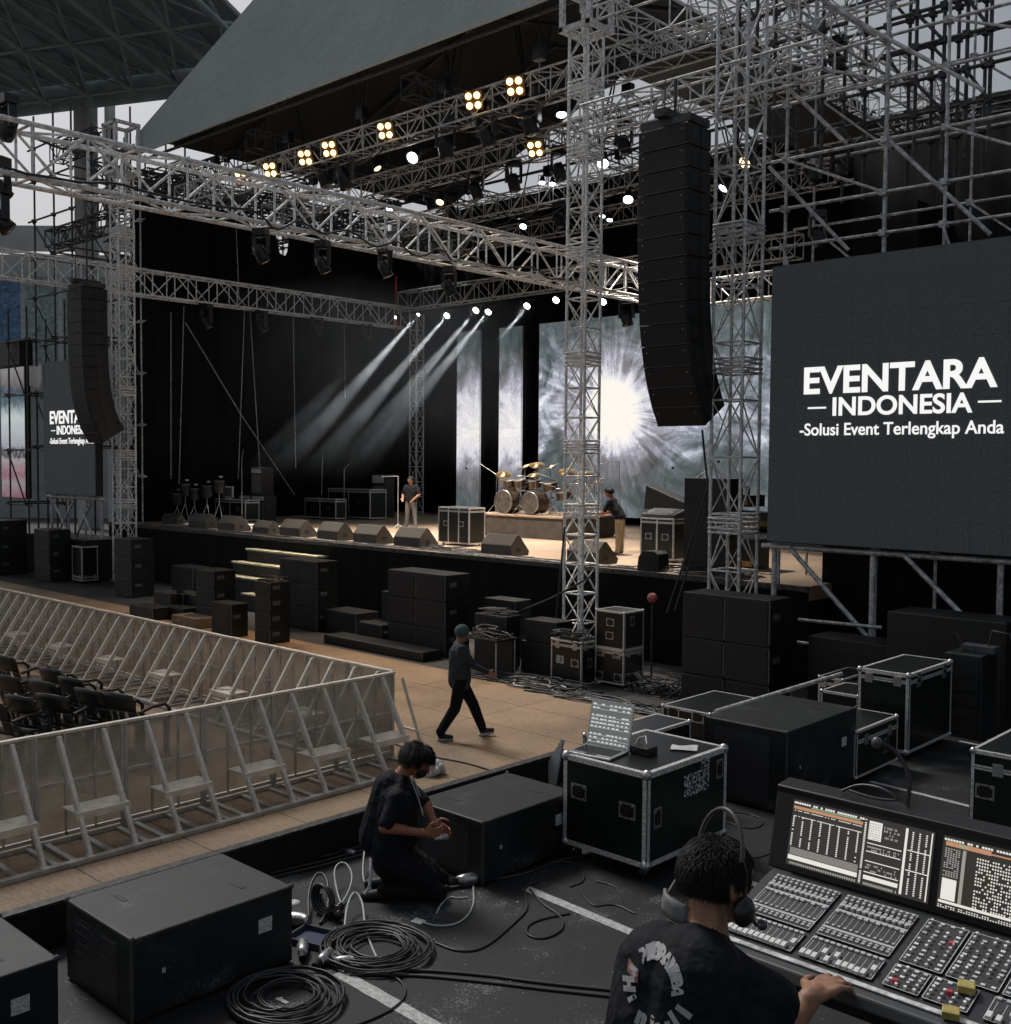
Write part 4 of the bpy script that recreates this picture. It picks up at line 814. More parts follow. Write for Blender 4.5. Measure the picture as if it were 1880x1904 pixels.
def flightcase(label, x0, y0, z0, x1, y1, z1, wheels=0., lid=None, dishes=((.5, .5), ), dishes_x=None, split=0, e=.028, group=None, latches=True, balls=True, rails=True, sticker=None):
    """black laminate road case with aluminium edges; wheels = castor height"""
    w, d, h = x1-x0, y1-y0, z1-z0
    o = thing('flight_case', label, 'flight case', ((x0+x1)/2, (y0+y1)/2, z0), group); b0 = wheels
    MB().box(-w/2, -d/2, b0, w/2, d/2, h).build('panels', M['ply'], o)
    t = MB(); k = .0025
    for sx in (-1, 1):
        for sy in (-1, 1):
            x, y = sx*w/2, sy*d/2
            t.box(min(x+sx*k, x-sx*e), min(y+sy*k, y-sy*.004), b0+e, max(x+sx*k, x-sx*e), max(y+sy*k, y-sy*.004), h-e)
            t.box(min(x+sx*k, x-sx*.004), min(y+sy*k, y-sy*e), b0+e, max(x+sx*k, x-sx*.004), max(y+sy*k, y-sy*e), h-e)
    for (za, zb, ze) in ((b0, b0+e, b0), (h-e, h, h)):
        for sy in (-1, 1):
            y = sy*d/2; t.box(-w/2-k, min(y+sy*k, y-sy*.004), za, w/2+k, max(y+sy*k, y-sy*.004), zb)
        for sx in (-1, 1):
            x = sx*w/2; t.box(min(x+sx*k, x-sx*.004), -d/2-k, za, max(x+sx*k, x-sx*.004), d/2+k, zb)
    for sy in (-1, 1): t.box(-w/2, min(sy*d/2, sy*(d/2-e)), h-.003, w/2, max(sy*d/2, sy*(d/2-e)), h+k)
    for sx in (-1, 1): t.box(min(sx*w/2, sx*(w/2-e)), -d/2, h-.0028, max(sx*w/2, sx*(w/2-e)), d/2, h+k*.9)
    t.build('edge_trim', M['alu'], o)
    if lid:
        l = MB(); zl = h-lid
        for dz in (-.022, .004):
            for sy in (-1, 1): l.box(-w/2-.004, sy*d/2-.004, zl+dz, w/2+.004, sy*d/2+.004, zl+dz+.018)
            for sx in (-1, 1): l.box(sx*w/2-.004, -d/2-.004, zl+dz, sx*w/2+.004, d/2+.004, zl+dz+.018)
        l.build('lid_rail', M['alu'], o)
        if latches:
            for xx in (-.28, .28): MB().box(-.05, -.008, -.06, .05, .0, .06).build('latch', M['zinc'], o, (w*xx, -d/2-.004, zl), .006)
            for yy in (-.28, .28): MB().box(0, -.05, -.06, .008, .05, .06).build('latch', M['zinc'], o, (w/2+.004, d*yy, zl), .006)
    if split:
        l = MB()
        for i in range(1, split): x = -w/2+w*i/split; l.box(x-.02, -d/2-.005, b0+e, x+.02, -d/2+.002, h-e)
        l.build('door_trim', M['alu'], o)
    if balls:
        bm = HM.setdefault('ball%d' % int(e*1000), MB().sph((0, 0, 0), e*1.05, 9).mesh('ball_corner', M['zinc']))
        for sx in (-1, 1):
            for sy in (-1, 1):
                for z in (b0+e*.4, h-e*.4):
                    if not (sx < 0 and sy > 0): link('ball_corner', bm, o, (sx*(w/2-e*.45), sy*(d/2-e*.45), z))
    dm = HM.get('dish')
    if dm is None:
        b = MB(); a, c = .088, .07
        for (p, q) in (((-a, -c), (a, -c+.014)), ((-a, c-.014), (a, c)), ((-a, -c+.014), (-a+.014, c-.014)), ((a-.014, -c+.014), (a, c-.014))): b.box(p[0], -.007, p[1], q[0], .0, q[1])
        b.box(-a+.014, -.002, -c+.014, a-.014, .0, c-.014, 1); b.box(-.05, -.016, -.018, .05, -.006, .012, 1)
        for s in (-1, 1):
            for q in (-1, 1): b.box(s*(a-.028)-.012, -.013, q*.052-.01, s*(a-.028)+.012, -.007, q*.052+.01)
        dm = HM['dish'] = b.mesh('handle_dish', [M['zinc'], M['plastic']])
    for (u, v) in dishes: link('handle_dish', dm, o, (-w/2+w*u, -d/2-.001, b0+(h-b0)*v))
    for (u, v) in (dishes if dishes_x is None else dishes_x):
        q = link('handle_dish', dm, o, (w/2+.001, -d/2+d*u, b0+(h-b0)*v)); q.rotation_euler = (0, 0, PI/2); q.scale = (.62, 1, 1.25)
    if wheels:
        for sx in (-1, 1):
            for sy in (-1, 1):
                c = MB(); c.cyl((-.016, 0, wheels*.42), (.016, 0, wheels*.42), wheels*.42, 12, 1); c.box(-.026, -.02, wheels*.4, -.019, .02, wheels-.002); c.box(.019, -.02, wheels*.4, .026, .02, wheels-.002); c.box(-.04, -.04, wheels-.012, .04, .04, wheels-.001)
                q = c.build('castor', [M['zinc'], M['rubber']], o, (sx*(w/2-.1), sy*(d/2-.1), 0)); q.rotation_euler = (0, 0, random.uniform(-.6, .6))
    if sticker:
        MB().box(0, -.2, -.1, .003, .2, .1).build('sticker', sticker, o, (w/2+.002, d*.1, b0+(h-b0)*.72)); MB().box(0, -.07, -.04, .003, .07, .04).build('sticker', sticker, o, (w/2+.002, d*.21, b0+(h-b0)*.72+.15))
    return o
def stick():
    m = mat('sticker_scuffed', (.4, .42, .41), .6); n, l, b = nodes(m); tc = n.new('ShaderNodeTexCoord')
    v = n.new('ShaderNodeTexVoronoi'); v.inputs['Scale'].default_value = 42; l.new(tc.outputs['Object'], v.inputs['Vector'])
    r = n.new('ShaderNodeValToRGB'); r.color_ramp.elements[0].color = (.7, .72, .7, 1); r.color_ramp.elements[1].color = (.02, .025, .025, 1); r.color_ramp.elements[0].position = .3; r.color_ramp.elements[1].position = .5
    l.new(v.outputs['Distance'], r.inputs['Fac']); l.new(r.outputs['Color'], b.inputs['Base Color']); return m
flightcase('large flight case on castors carrying the open laptop', -6.24, 7.44, DK, -5.31, 8.7, 1.5, .13, None, ((.2, .62), (.78, .56)), ((.12, .5), (.9, .78)), sticker=stick(), e=.046)
p = G(1025, 1400, 1.42); flightcase('flight case mostly hidden behind the laptop case', -6.75, 8.35, DK, -6.3, 9.6, 1.42, .1, None, ((.4, .6),), ((.5, .6),))
flightcase('low flight case behind the laptop case', -7.97, 11.46, DK, -7.24, 12.7, 1.02, .08, None, ((.25, .82), (.75, .82)), ((.5, .5),))
flightcase('tall narrow rack case at the right with a bright corner edge', -5.95, 12.8, DK, -5.3, 14.15, 1.6, .08, .1, (), ((.2, .9), (.8, .9)), e=.04)
flightcase('mid sized case with a lid at the right of the black subwoofer', -5.95, 11.4, DK, -5.3, 12.5, 1.16, .07, .13, ((.5, .4),), ((.7, .45),))
flightcase('small open case with a black frame behind the mid sized case', -7.65, 15.1, 0, -7.25, 16.1, .93, 0, .1, (), ())
flightcase('small low case between the black subwoofer and the rack', -6.5, 12.9, DK, -5.98, 13.6, 1.22, 0, .25, (), ())
flightcase('flight case cut by the right picture edge', -3.75, 10.55, DK, -2.6, 11.8, 1.42, .1, .16, ((.12, .5), (.7, .5)), ((.5, .5),), e=.034)
flightcase('small flight case at the foot of the middle tower, marked 83', -13.27, 15.42, 0, -12.52, 15.9, .8, 0, .1, ((.78, .5),), ((.5, .5),), e=.03)
me = text_mesh('83', .2, .008, .002, M['label']); t = link('number', me, bpy.data.objects['flight_case.008'], (-.24, -.246, .36)); t.rotation_euler = (PI/2, 0, 0)
flightcase('lower flight case of the pair right of the middle tower', -12.47, 15.75, 0, -11.8, 16.35, .7, .06, .07, ((.2, .86), (.75, .86), (.15, .2), (.8, .2)), ((.2, .2), (.8, .2)), e=.03, group='pair of stacked flight cases')
flightcase('upper flight case of the pair right of the middle tower', -12.47, 15.75, .702, -11.8, 16.35, 1.4, 0, None, ((.52, .7), (.5, .35)), ((.4, .75),), e=.03, group='pair of stacked flight cases')
flightcase('tall flight case standing before the half hidden screen', -34.9, 16.2, 0, -34.2, 16.75, 1.22, .1, 1.0, (), (), e=.035)
# other gear on the black deck
o = bigsub('tall black subwoofer with a scuffed top in front of the mid sized case', -6.33, 9.88, -5.33, 11.45, DK, 1.42)
tag(MB().cyl((-7.19, 11.5, 1.05), (-7.19, 14.9, 1.05), .035, 8).build('metal_bar', M['trussd']), 'long metal bar lying across the low flight case', 'bar')
def plainbox(label, x0, y0, z0, x1, y1, z1, m='sub', name='amplifier_rack', cat='amplifier rack', feet=True):
    w, d, h = x1-x0, y1-y0, z1-z0; o = thing(name, label, cat, ((x0+x1)/2, (y0+y1)/2, z0))
    MB().box(-w/2, -d/2, .03, w/2, d/2, h).build('body', M[m], o, None, .015)
    f = MB()
    for k in range(max(2, int(h/.2))): f.box(-w/2+.05, -d/2-.006, .1+k*.18, w/2-.05, -d/2+.002, .1+k*.18+.14)
    f.build('front_panel', M['grille'], o)
    b = MB()
    for sx in (-1, 1): b.box(sx*w*.4-.03, -d*.4, 0, sx*w*.4+.03, d*.4, .031)
    b.build('runner', M['scafd'], o); return o
plainbox('dark amplifier rack right of the big stack under the scaffold', -8.35, 16.1, 0, -6.9, 16.8, 1.35)
qa, qb = PY(1650, 1136, 15.6), PY(1872, 1150, 15.6); plainbox('dark wide equipment box under the slanting screen brace', qa[0], 15.6, 0, qb[0], 16.4, qa[2])
qa, qb = PY(1757, 1212, 14.4), PY(1865, 1222, 14.4); o = plainbox('black equipment box with bits of hardware on top', qa[0], 14.4, 0, qb[0]-.25, 14.95, qa[2])
for i, (a, b_) in enumerate((((1485, 1152), (1640, 1167)), ((1483, 1194), (1584, 1208)))):
    p, q = PY(*a, 17.02), PY(*b_, 17.02); tag(MB().cyl(p, q, .03, 8).build('scaffold_tube', M['scaf']), ('upper', 'lower')[i]+' level scaffold tube clamped below the big lettered screen', 'tube')
p = PY(1500, 1140, 16.2)
hw = thing('stage_box', 'small metal stage box with cables on the black box at the right edge', 'stage box', (qa[0]+.35, 14.7, qa[2])); MB().box(-.22, -.1, 0, .22, .1, .1).build('body', M['scafd'], hw, bevel=.01); MB().tube([(-.2, 0, .05), (-.3, -.1, .25), (-.35, 0, .1)], .012).build('cable', M['cable'], hw); MB().tube([(.1, 0, .1), (.15, 0, .3), (.35, .05, .28), (.4, .1, .05)], .015).build('cable', M['cable'], hw)

# ------------------------------------------------------------------ gear on the stage
WP = MB().prism([(0, .0), (.62, 0), (.66, .1), (.3, .5), (.22, .5), (0, .26)], 'x', -.5, .5).mesh('wedge_body', M['wedge'])
WG = MB().prism([(.6, .14), (.63, .11), (.31, .47), (.28, .5)], 'x', -.45, .45).mesh('wedge_grille', M['grille'])
WH = MB().box(.5, .2, .1, .508, .34, .2).mesh('wedge_socket', M['black'])
def wedge(label, x, y, s=1., rz=0., z=ST):
    o = thing('floor_monitor', label, 'monitor speaker', (x, y, z), 'wedge monitors along the stage front', rz); o.scale = (s, s, s)
    link('body', WP, o, None, .01); link('grille', WG, o); link('socket', WH, o); return o
WL = [(330, 0), (368, 980), (424, 986), (490, 990), (543, 1000), (613, 1010), (683, 1014), (763, 1025), (934, 1040), (1098, 1052)]
WW = ['small wedge monitor farthest left beside the tower foot', 'second wedge monitor from the left on the stage edge', 'third wedge monitor from the left on the stage edge', 'fourth wedge monitor from the left, below the amplifier stack', 'fifth wedge monitor from the left on the stage edge', 'sixth wedge monitor, above the tall wide stack', 'seventh wedge monitor from the left on the stage edge', 'wedge monitor in front of the standing singer', 'wedge monitor alone before the drum riser', 'wedge monitor seen through the middle tower']
for i, (x, yy) in enumerate(WL):
    px = [315, 366, 420, 484, 538, 608, 678, 756, 922, 1082][i]; y = 18.75 if i else 19.3
    q = PY(px, 980, y); wedge(WW[i], q[0], y, (.72, .95, .95, .8, 1, 1, 1, 1.02, 1.0, 1.0)[i], (.3, .08, .0, .05, 0, -.05, 0, 0, 0, -.15)[i])
def stagecase(label, xa, xb, pyb, h, d=.6, split=2, **k):
    p = G(xa, pyb, ST)
    if xa < 520: p = PY(xa, pyb, 21.8)
    return flightcase(label, p[0], p[1], ST, PY(xb, pyb, p[1])[0], p[1]+d, ST+h, .06, .1, k.get('dishes', ((.25, .55), (.75, .55))), (), split, .032, latches=False, balls=False)
stagecase('flight case on the stage left of the drum riser', 815, 872, 1012, 1.02, .6, 3)
stagecase('flight case on the stage with dark doors below the amplifier head', 400, 456, 960, .8, .6)
stagecase('low flight case on the stage in front of the tall one at the back', 567, 624, 964, .8, .5)
stagecase('tall flight case at the back of the stage with a lit front', 610, 688, 962, 1.15, .8)
stagecase('flight case carrying a mixer near the right end of the stage', 1190, 1252, 1042, 1.0, .6)
def amp(label, px, pyb, w, h, d=.5, z=None, m='subold', face='greycloth'):
    p = G(px, pyb, ST)
    if px < 520: p = PY(px-15, pyb, 22.6)
    o = thing('amplifier', label, 'amplifier', (p[0], p[1], ST if z is None else z))
    MB().box(-w/2, 0, 0, w/2, d, h).build('body', M[m], o, None, .012); MB().box(-w/2+.05, -.008, .06, w/2-.05, .002, h*.74).build('grille_cloth', M[face], o); MB().box(-w/2+.05, -.01, h*.8, w/2-.05, .002, h-.04).build('control_panel', M['trussd'], o)
    return o
amp('lower grey fronted amplifier of the tall stack on the stage', 495, 962, .85, .95)
amp('upper grey fronted amplifier of the tall stack on the stage', 492, 962, .7, 1.0, z=ST+.952)
amp('dark amplifier beside the grey stack on the stage', 470, 960, .8, .95, m='sub', face='grille')
amp('tall dark speaker at the back of the stage right of the cases', 703, 962, .8, 1.7, m='subold', face='greycloth')
o = thing('monitor_screen', 'small pale framed monitor standing on the stage flight case', 'monitor', tuple(list(PY(424, 922, 22.0)[:2])+[ST+.8])); MB().box(-.3, 0, 0.04, .3, .05, .46).build('frame', M['white'], o, bevel=.01); MB().box(-.25, -.01, .09, .25, .004, .41).build('screen', mat('grey_screen', (.1, .1, .1), .5, nscale=20, namt=.8), o); MB().box(-.1, -.05, 0, .1, .1, .04).build('foot', M['white'], o)
# drum riser, drum kit
p0 = G(875, 993, ST); q0 = PY(975, 995, p0[1])
o = thing('drum_riser', 'low dark drum riser', 'drum riser', (p0[0], p0[1], ST)); rw = 3.7; MB().box(0, 0, 0, rw, 2.6, .62).build('skirt', mat('riser_skirt', (.06, .05, .042), .8, nscale=4, namt=.3), o); MB().box(-.03, -.03, .62, rw+.03, 2.63, .66).build('top', mat('riser_top', (.28, .2, .14), .6, nscale=9, namt=.3), o)
dx, dy, dz = p0[0], p0[1], ST+.66
M['drumhead'] = mat('drum_head', (.09, .08, .065), .45, nscale=8, namt=.6); M['drum'] = mat('dark_drum_shell', (.09, .06, .04), .25, .3, nscale=10, namt=.5)
kit = thing('drum_kit', 'drum kit with many cymbals on the riser', 'drum kit', (dx+1.7, dy+1.1, dz))
def drum(nm, c, r, h, R=None, m='drum'):
    b = MB(); b.lathe([(r, 0), (r, h)], c, 18, 0, R); b.lathe([(0, h+.004), (r*.98, h+.004)], c, 18, 1, R); b.lathe([(0, -.004), (r*.98, -.004)], c, 18, 1, R); b.lathe([(r*1.04, h-.02), (r*1.04, h+.015), (r*.96, h+.015)], c, 18, 2, R); b.lathe([(r*1.04, .02), (r*1.04, -.015), (r*.96, -.015)], c, 18, 2, R)
    return b.build(nm, [M[m], M['drumhead'], M['zinc']], kit)
Rx = Matrix.Rotation(PI/2, 3, 'X')
drum('bass_drum', (-.75, -.15, .36), .36, .5, Rx); drum('bass_drum', (.35, -.15, .36), .33, .5, Rx, 'drum')
for x, y, z, r in ((-.75, -.3, .8, .17), (-.3, -.35, .82, .19), (.25, -.3, .82, .2), (.7, -.1, .75, .22), (1.1, .1, .5, .25), (-1.15, .1, .62, .2)): drum('tom', (x, y, z), r, .24, Matrix.Rotation(.25, 3, 'X'))
for x, y, z, r, t in ((-1.15, -.2, 1.2, .26, .3), (-.55, .1, 1.45, .27, -.25), (0, .05, 1.5, .24, .2), (.55, .05, 1.45, .28, -.3), (1.15, .1, 1.3, .28, .3), (1.5, .3, 1.1, .25, -.2), (-1.5, .2, 1.0, .2, .1), (1.9, 0, 1.25, .26, .2), (2.3, .1, 1.05, .24, -.2), (.2, -.3, 1.2, .2, .1)):
    b = MB(); R = Matrix.Rotation(t, 3, 'Y') @ Matrix.Rotation(.35, 3, 'X'); b.lathe([(.01, .03), (.05, .025), (.06, .012), (r, -.01)], (x, y, z), 18, 0, R); b.cyl((x, y, 0), (x, y, z), .012, 6, 1); b.build('cymbal', [M['copper'], M['zinc']], kit, solid=.004)
b = MB()
for x, y in ((-1.5, -.2), (-.9, -.4), (-.2, -.5), (.4, -.5), (1., -.3), (1.6, 0), (-1.2, .3), (.9, .4), (1.3, .2), (1.8, -.1), (2.1, .2), (2.4, 0), (2.2, -.3), (-.5, .5), (.1, .6), (1.5, .6)):
    h = random.uniform(.7, 1.4); b.cyl((x, y, 0), (x+.05, y, h), .012, 5); b.cyl((x+.05, y, h), (x+random.uniform(-.6, .6), y-.2, h+random.uniform(0, .4)), .009, 5)
    for k in range(3): b.cyl((x, y, .3), (x+.25*math.cos(k*2.1), y+.25*math.sin(k*2.1), 0), .009, 4)
for zz in (.95, .7): b.cyl((-1.3, -.1, zz), (2.5, .1, zz), .022, 6)
for k in range(14): b.cyl((1.2+k*.1, .1, 0), (1.2+k*.1, .1, 1.0), .01, 5)
b.build('stand_rack', M['zinc'], kit)
b = MB()
for k in range(3): b.cyl((-.1, .75, .45), (-.1+.22*math.cos(k*2.1), .75+.22*math.sin(k*2.1), 0), .012, 5)
b.lathe([(0, .5), (.17, .5), (.18, .46), (.0, .44)], (-.1, .75, 0), 14); b.build('stool', M['black'], kit)
def micstand(label, x, y, z=ST, h=1.4, boom=(-.6, -.2, .25), rz=0.):
    o = thing('microphone_stand', label, 'microphone stand', (x, y, z)); b = MB(); b.cyl((0, 0, .1), (0, 0, h), .012, 6)
    for k in range(3): b.cyl((0, 0, .2), (.3*math.cos(k*2.1+.5), .3*math.sin(k*2.1+.5), 0.01), .01, 5)
    b.build('stand', M['scaf'], o); MB().cyl((0, 0, h), (boom[0], boom[1], h+boom[2]), .009, 6).build('boom', M['scaf'], o); MB().sph((boom[0], boom[1], h+boom[2]), .04, 8).build('microphone', M['black'], o); return o
for i, (px, py, h, bm) in enumerate([(885, 975, 1.5, (-.2, -.3, .5)), (1150, 1000, 2.3, (-1.1, -.2, -.15)), (1290, 1040, 1.9, (.5, .2, .4)), (335, 968, 1.5, (.3, .2, .3)), (640, 965, 1.9, (.3, .1, .3)), (450, 958, 2.2, (.1, 0, .4)), (1235, 1000, 1.8, (.2, .1, .3))]):
    q = G(px, py, ST) if px > 520 else PY(px, py, 21.4); micstand('microphone stand %s' % ['left of the drum riser', 'tall against the starburst screen', 'beside the black panel right of the mixer', 'near the far left monitors', 'behind the flight cases', 'behind the framed monitor', 'behind the mixer case'][i], q[0], q[1], ST, h, bm)
# percussion at the left of the stage: stands with small drums
for i, (px, py, h) in enumerate([(345, 960, 1.35), (362, 962, 1.2), (385, 958, 1.3), (330, 965, 1.0), (408, 955, 1.5)]):
    q = PY(px, py, 20.2+.25*(i % 3)); o = thing('percussion_stand', 'percussion drum on a stand, %s of the cluster left on the stage' % ['middle', 'right of middle', 'second from right', 'leftmost', 'rightmost'][i], 'drum', (q[0], q[1], ST), 'percussion drums left on the stage')
    b = MB(); b.lathe([(.14, 0), (.2, .15), (.17, .42)], (0, 0, h-.42), 12); b.lathe([(0, .43), (.18, .43), (.18, .39)], (0, 0, h-.42), 12, 1); b.build('drum', [M['subold'], M['greycloth']], o)
    b = MB(); [b.cyl((.0, 0, h*.5), (.25*math.cos(k*2.1), .25*math.sin(k*2.1), 0), .012, 5) for k in range(3)]; b.cyl((0, 0, h*.5), (0, 0, h-.4), .014, 5); b.build('stand', M['zinc'], o); MB().sph((.1, 0, h+.15), .09, 8, 0, (1, 1, .5)).build('cymbal', M['zinc'], o)
# mixer with a hood and black panel at the right of the stage
q = G(1222, 1010, ST)
def mixdesk(label, loc, w=.9):
    o = thing('stage_mixer', label, 'mixer', loc); MB().prism([(0, 0), (.5, 0), (.5, .2), (0, .08)], 'x', -w/2, w/2).build('body', M['greyplastic'], o)
    b = MB()
    for i in range(14):
        for j in range(4): b.box(-w/2+.05+i*(w-.1)/14, .05+j*.11, .1+j*.027, -w/2+.09+i*(w-.1)/14, .1+j*.11, .125+j*.027)
    b.build('controls', M['knob'], o); return o
ca = [o for o in bpy.data.objects if o.get('label', '').startswith('flight case carrying a mixer')][0]
mixdesk('small mixer full of knobs on the right stage flight case', (ca.location.x, ca.location.y-.27, ST+1.0))
p = PY(1197, 955, ca.location.y+.5); o = thing('wedge_on_case', 'black slanted speaker tilted above the stage mixer', 'monitor speaker', (p[0], p[1], ST+1.0))
MB().prism([(0, .15), (1.15, .15), (1.15, .34), (.05, .72)], 'y', 0, .5).build('body', M['sub'], o, bevel=.012); MB().box(.1, .05, 0, 1.0, .45, .149).build('stand', M['scafd'], o)
p = G(1270, 1062, ST); o = thing('black_panel', 'tall plain black panel standing beside the screen tower on the stage', 'panel', (p[0], p[1], ST)); MB().box(0, 0, 0, 1.1, .5, 1.95).build('body', M['sub'], o, bevel=.01); MB().box(.02, .502, .1, 1.08, .51, 1.9).build('back_panel', M['grille'], o)
q = G(1204, 1062, ST); o = thing('small_speaker', 'small round shouldered black speaker on the stage lip right of the tower', 'speaker', (q[0], q[1], ST)); MB().prism([(-.28, 0), (.28, 0), (.25, .36), (.16, .42), (-.12, .42), (-.24, .3)], 'y', 0, .4).build('body', M['sub'], o, bevel=.015); MB().box(-.2, -.006, .06, .2, .002, .34).build('grille', M['grille'], o)
q = G(1400, 1010, ST)
for i, (px, pz, w, h) in enumerate(((1345, 2.0, 1.6, .5), (1385, 2.75, 1.3, .35), (1350, 3.2, 1.2, .25))):
    p = PY(px, 950, 20.4); o = thing('rack_unit', '%s lit equipment rack behind the screen tower' % ('lowest', 'middle', 'topmost')[i], 'rack', (p[0], 20.4, (ST if i == 0 else pz)))
    MB().box(-w/2, 0, 0, w/2, .6, pz-ST+h if i == 0 else h).build('body', M['subold'], o); b = MB().box(-w/2+.08, -.008, .05, w/2-.08, .001, .17); [b.box(-w/2+.1+k*.13, -.02, .06, -w/2+.18+k*.13, -.007, .16) for k in range(int(w/.14))]; b.build('lit_panel', M['amber'] if False else M['copper'], o)
    if i == 2: 
        for a in (-.4, 0, .4): MB().cyl((a, .2, h), (a, .2, h+.2), .06, 8).build('canister', M['zinc'], o)
# ------------------------------------------------------------------ crowd barrier: one unit is panel, frame, two raking struts, step plate, foot frame
def barrier_meshes(w=1.0, H=1.2, D=.78):
    pn = MB().box(.02, -.004, .1, w-.02, .004, H-.04).mesh('barrier_panel', M['perf'])
    fr = MB()
    for x in (.018, w-.018): fr.box(x-.018, -.02, 0, x+.018, .02, H-.03)
    for x in (w/3, 2*w/3): fr.box(x-.012, -.018, .06, x+.012, -.004, H-.03)
    fr.box(.036, -.018, .05, w-.036, .018, .09); fr.box(.036, -.016, .62, w-.036, .016, .65)
    fr = fr.mesh('barrier_frame', M['steel'])
    rl = MB(); rl.box(0, -.035, H-.028, w, .03, H); rl = rl.mesh('barrier_top_rail', M['tread'])
    st_ = MB(); st_.prism([(-.022, H-.12), (-.03, H-.04), (-.075, H-.04), (-D-.03, .03), (-D+.03, .03)], 'x', -.02, .02); st_.box(-.035, -D-.05, .03, .035, -D+.05, .055); st_ = st_.mesh('barrier_strut', M['tread'])
    sp_ = MB(); sp_.box(-.3, -.56, .42, .3, -.22, .445); sp_.box(-.3, -.565, .37, .3, -.55, .42); sp_ = sp_.mesh('barrier_step', M['tread'])
    ft = MB(); ft.box(0, -D-.045, 0, w, -D+.035, .045)
    for x in (.1, w/2, w-.1): ft.box(x-.03, -D, 0, x+.03, -.02, .03)
    ft.box(.036, -.06, 0, w-.036, -.022, .04); ft = ft.mesh('barrier_foot', M['steel'])
    return pn, fr, rl, st_, sp_, ft
BMESH = barrier_meshes()
def barrier(label, x, y, rz, group, step=True):
    o = thing('crowd_barrier', label, 'barrier', (x+random.uniform(-.008, .008), y+random.uniform(-.006, .006), .004), group, rz+random.uniform(-.012, .012)); o.rotation_euler.x = random.uniform(-.008, .008)
    for nm, me in zip(('panel', 'frame', 'top_rail'), BMESH[:3]): link(nm, me, o)
    for xx in (.25, .75): link('strut', BMESH[3], o, (xx, 0, 0))
    if step: link('step', BMESH[4], o, (.5, 0, 0))
    link('foot_frame', BMESH[5], o); return o
gF, gK = 'near run of crowd barriers', 'far run of crowd barriers'
for i in range(8):   # near run: local x runs towards -Y... struts on the +X side
    y0 = 9.84-i*1.0
    o = barrier('crowd barrier unit, %s from the corner along the near run' % ORD[i], -11.36, y0-1.0, PI/2, gF)
for i in range(17):
    x0 = -11.42-(i+1)*1.0
    o = barrier('crowd barrier unit, %s from the corner along the far run' % ORD[i], x0, 9.86, 0, gK, step=(i % 2 == 1))
o = thing('corner_strut', 'single raking strut standing on the plywood beyond the barrier corner', 'barrier strut', (-11.3, 9.95, 0)); MB().cyl((0, 0, 1.1), (.42, .05, .03), .022, 6).build('strut', M['tread'], o); MB().box(.0, -.0, .4, .3, .03, .42).build('bar', M['tread'], o)

# ------------------------------------------------------------------ plastic armchairs inside the barrier
def chair_parts():
    m = mat('dark_plastic_chair', (.012, .0145, .0145), .38)
    seat = MB().sheet(lambda u, v: (-.23+.46*u, -.22+.46*v, .43-.02*math.sin(u*PI)*math.sin(v*PI)), 6, 6)
    back = MB()
    def bk(u, v): return (-.24+.48*u, -.26-.12*v-.05*math.sin(u*PI), .45+.40*v+.03*math.sin(u*PI)*v)
    for (ua, ub, va, vb) in ((0, 1, .45, 1), (0, 1, 0, .12), (0, .2, .12, .45), (.32, .46, .12, .45), (.54, .68, .12, .45), (.8, 1, .12, .45)):
        back.sheet(lambda u, v, ua=ua, ub=ub, va=va, vb=vb: bk(ua+(ub-ua)*u, va+(vb-va)*v), 5, 3)
    legs = []
    for sx in (-1, 1):
        for sy in (-1, 1): legs.append(MB().prism([(-.03, .43), (.03, .43), (.022, 0), (-.022, 0)][::-1], 'y', -.025, .025).mesh('chair_leg', m))
    arm = MB().tube([(0, -.3, .62), (0, -.1, .66), (0, .12, .65), (0, .2, .58), (0, .2, .43)], .024)
    return seat.mesh('chair_seat', m), back.mesh('chair_back', m), legs[0], arm.mesh('chair_arm', m)
CH = chair_parts()
def chair(label, x, y, rz):
    o = thing('plastic_chair', label, 'chair', (x, y, .004), 'dark plastic armchairs inside the barrier', rz); o.scale = (1.22, 1.15, 1.08)
    link('seat', CH[0], o, solid=.02); link('backrest', CH[1], o, solid=.02)
    for sx in (-1, 1):
        link('armrest', CH[3], o, (sx*.27, 0, 0))
        for sy in (-1, 1): link('leg', CH[2], o, (sx*.22, sy*.2, 0))
    return o
for i, (px, py, lab) in enumerate([(15, 1222, 'farthest left dark armchair in the back row'), (20, 1258, 'dark armchair cut by the left picture edge in the middle row'), (42, 1295, 'leftmost dark armchair of the front row'), (98, 1292, 'second dark armchair of the front row'), (102, 1245, 'dark armchair in the back row beside the barrier foot'), (82, 1268, 'dark armchair half hidden in the middle row'), (138, 1262, 'dark armchair in the back row next to the rightmost'), (170, 1283, 'third dark armchair of the front row'), (218, 1290, 'rightmost dark armchair with a plain back'), (-10, 1305, 'dark armchair at the left picture edge of the front row')]):
    q = G(px, py, .87); chair(lab, q[0]+.1, q[1]+.28, math.radians(14)+random.uniform(-.12, .12))

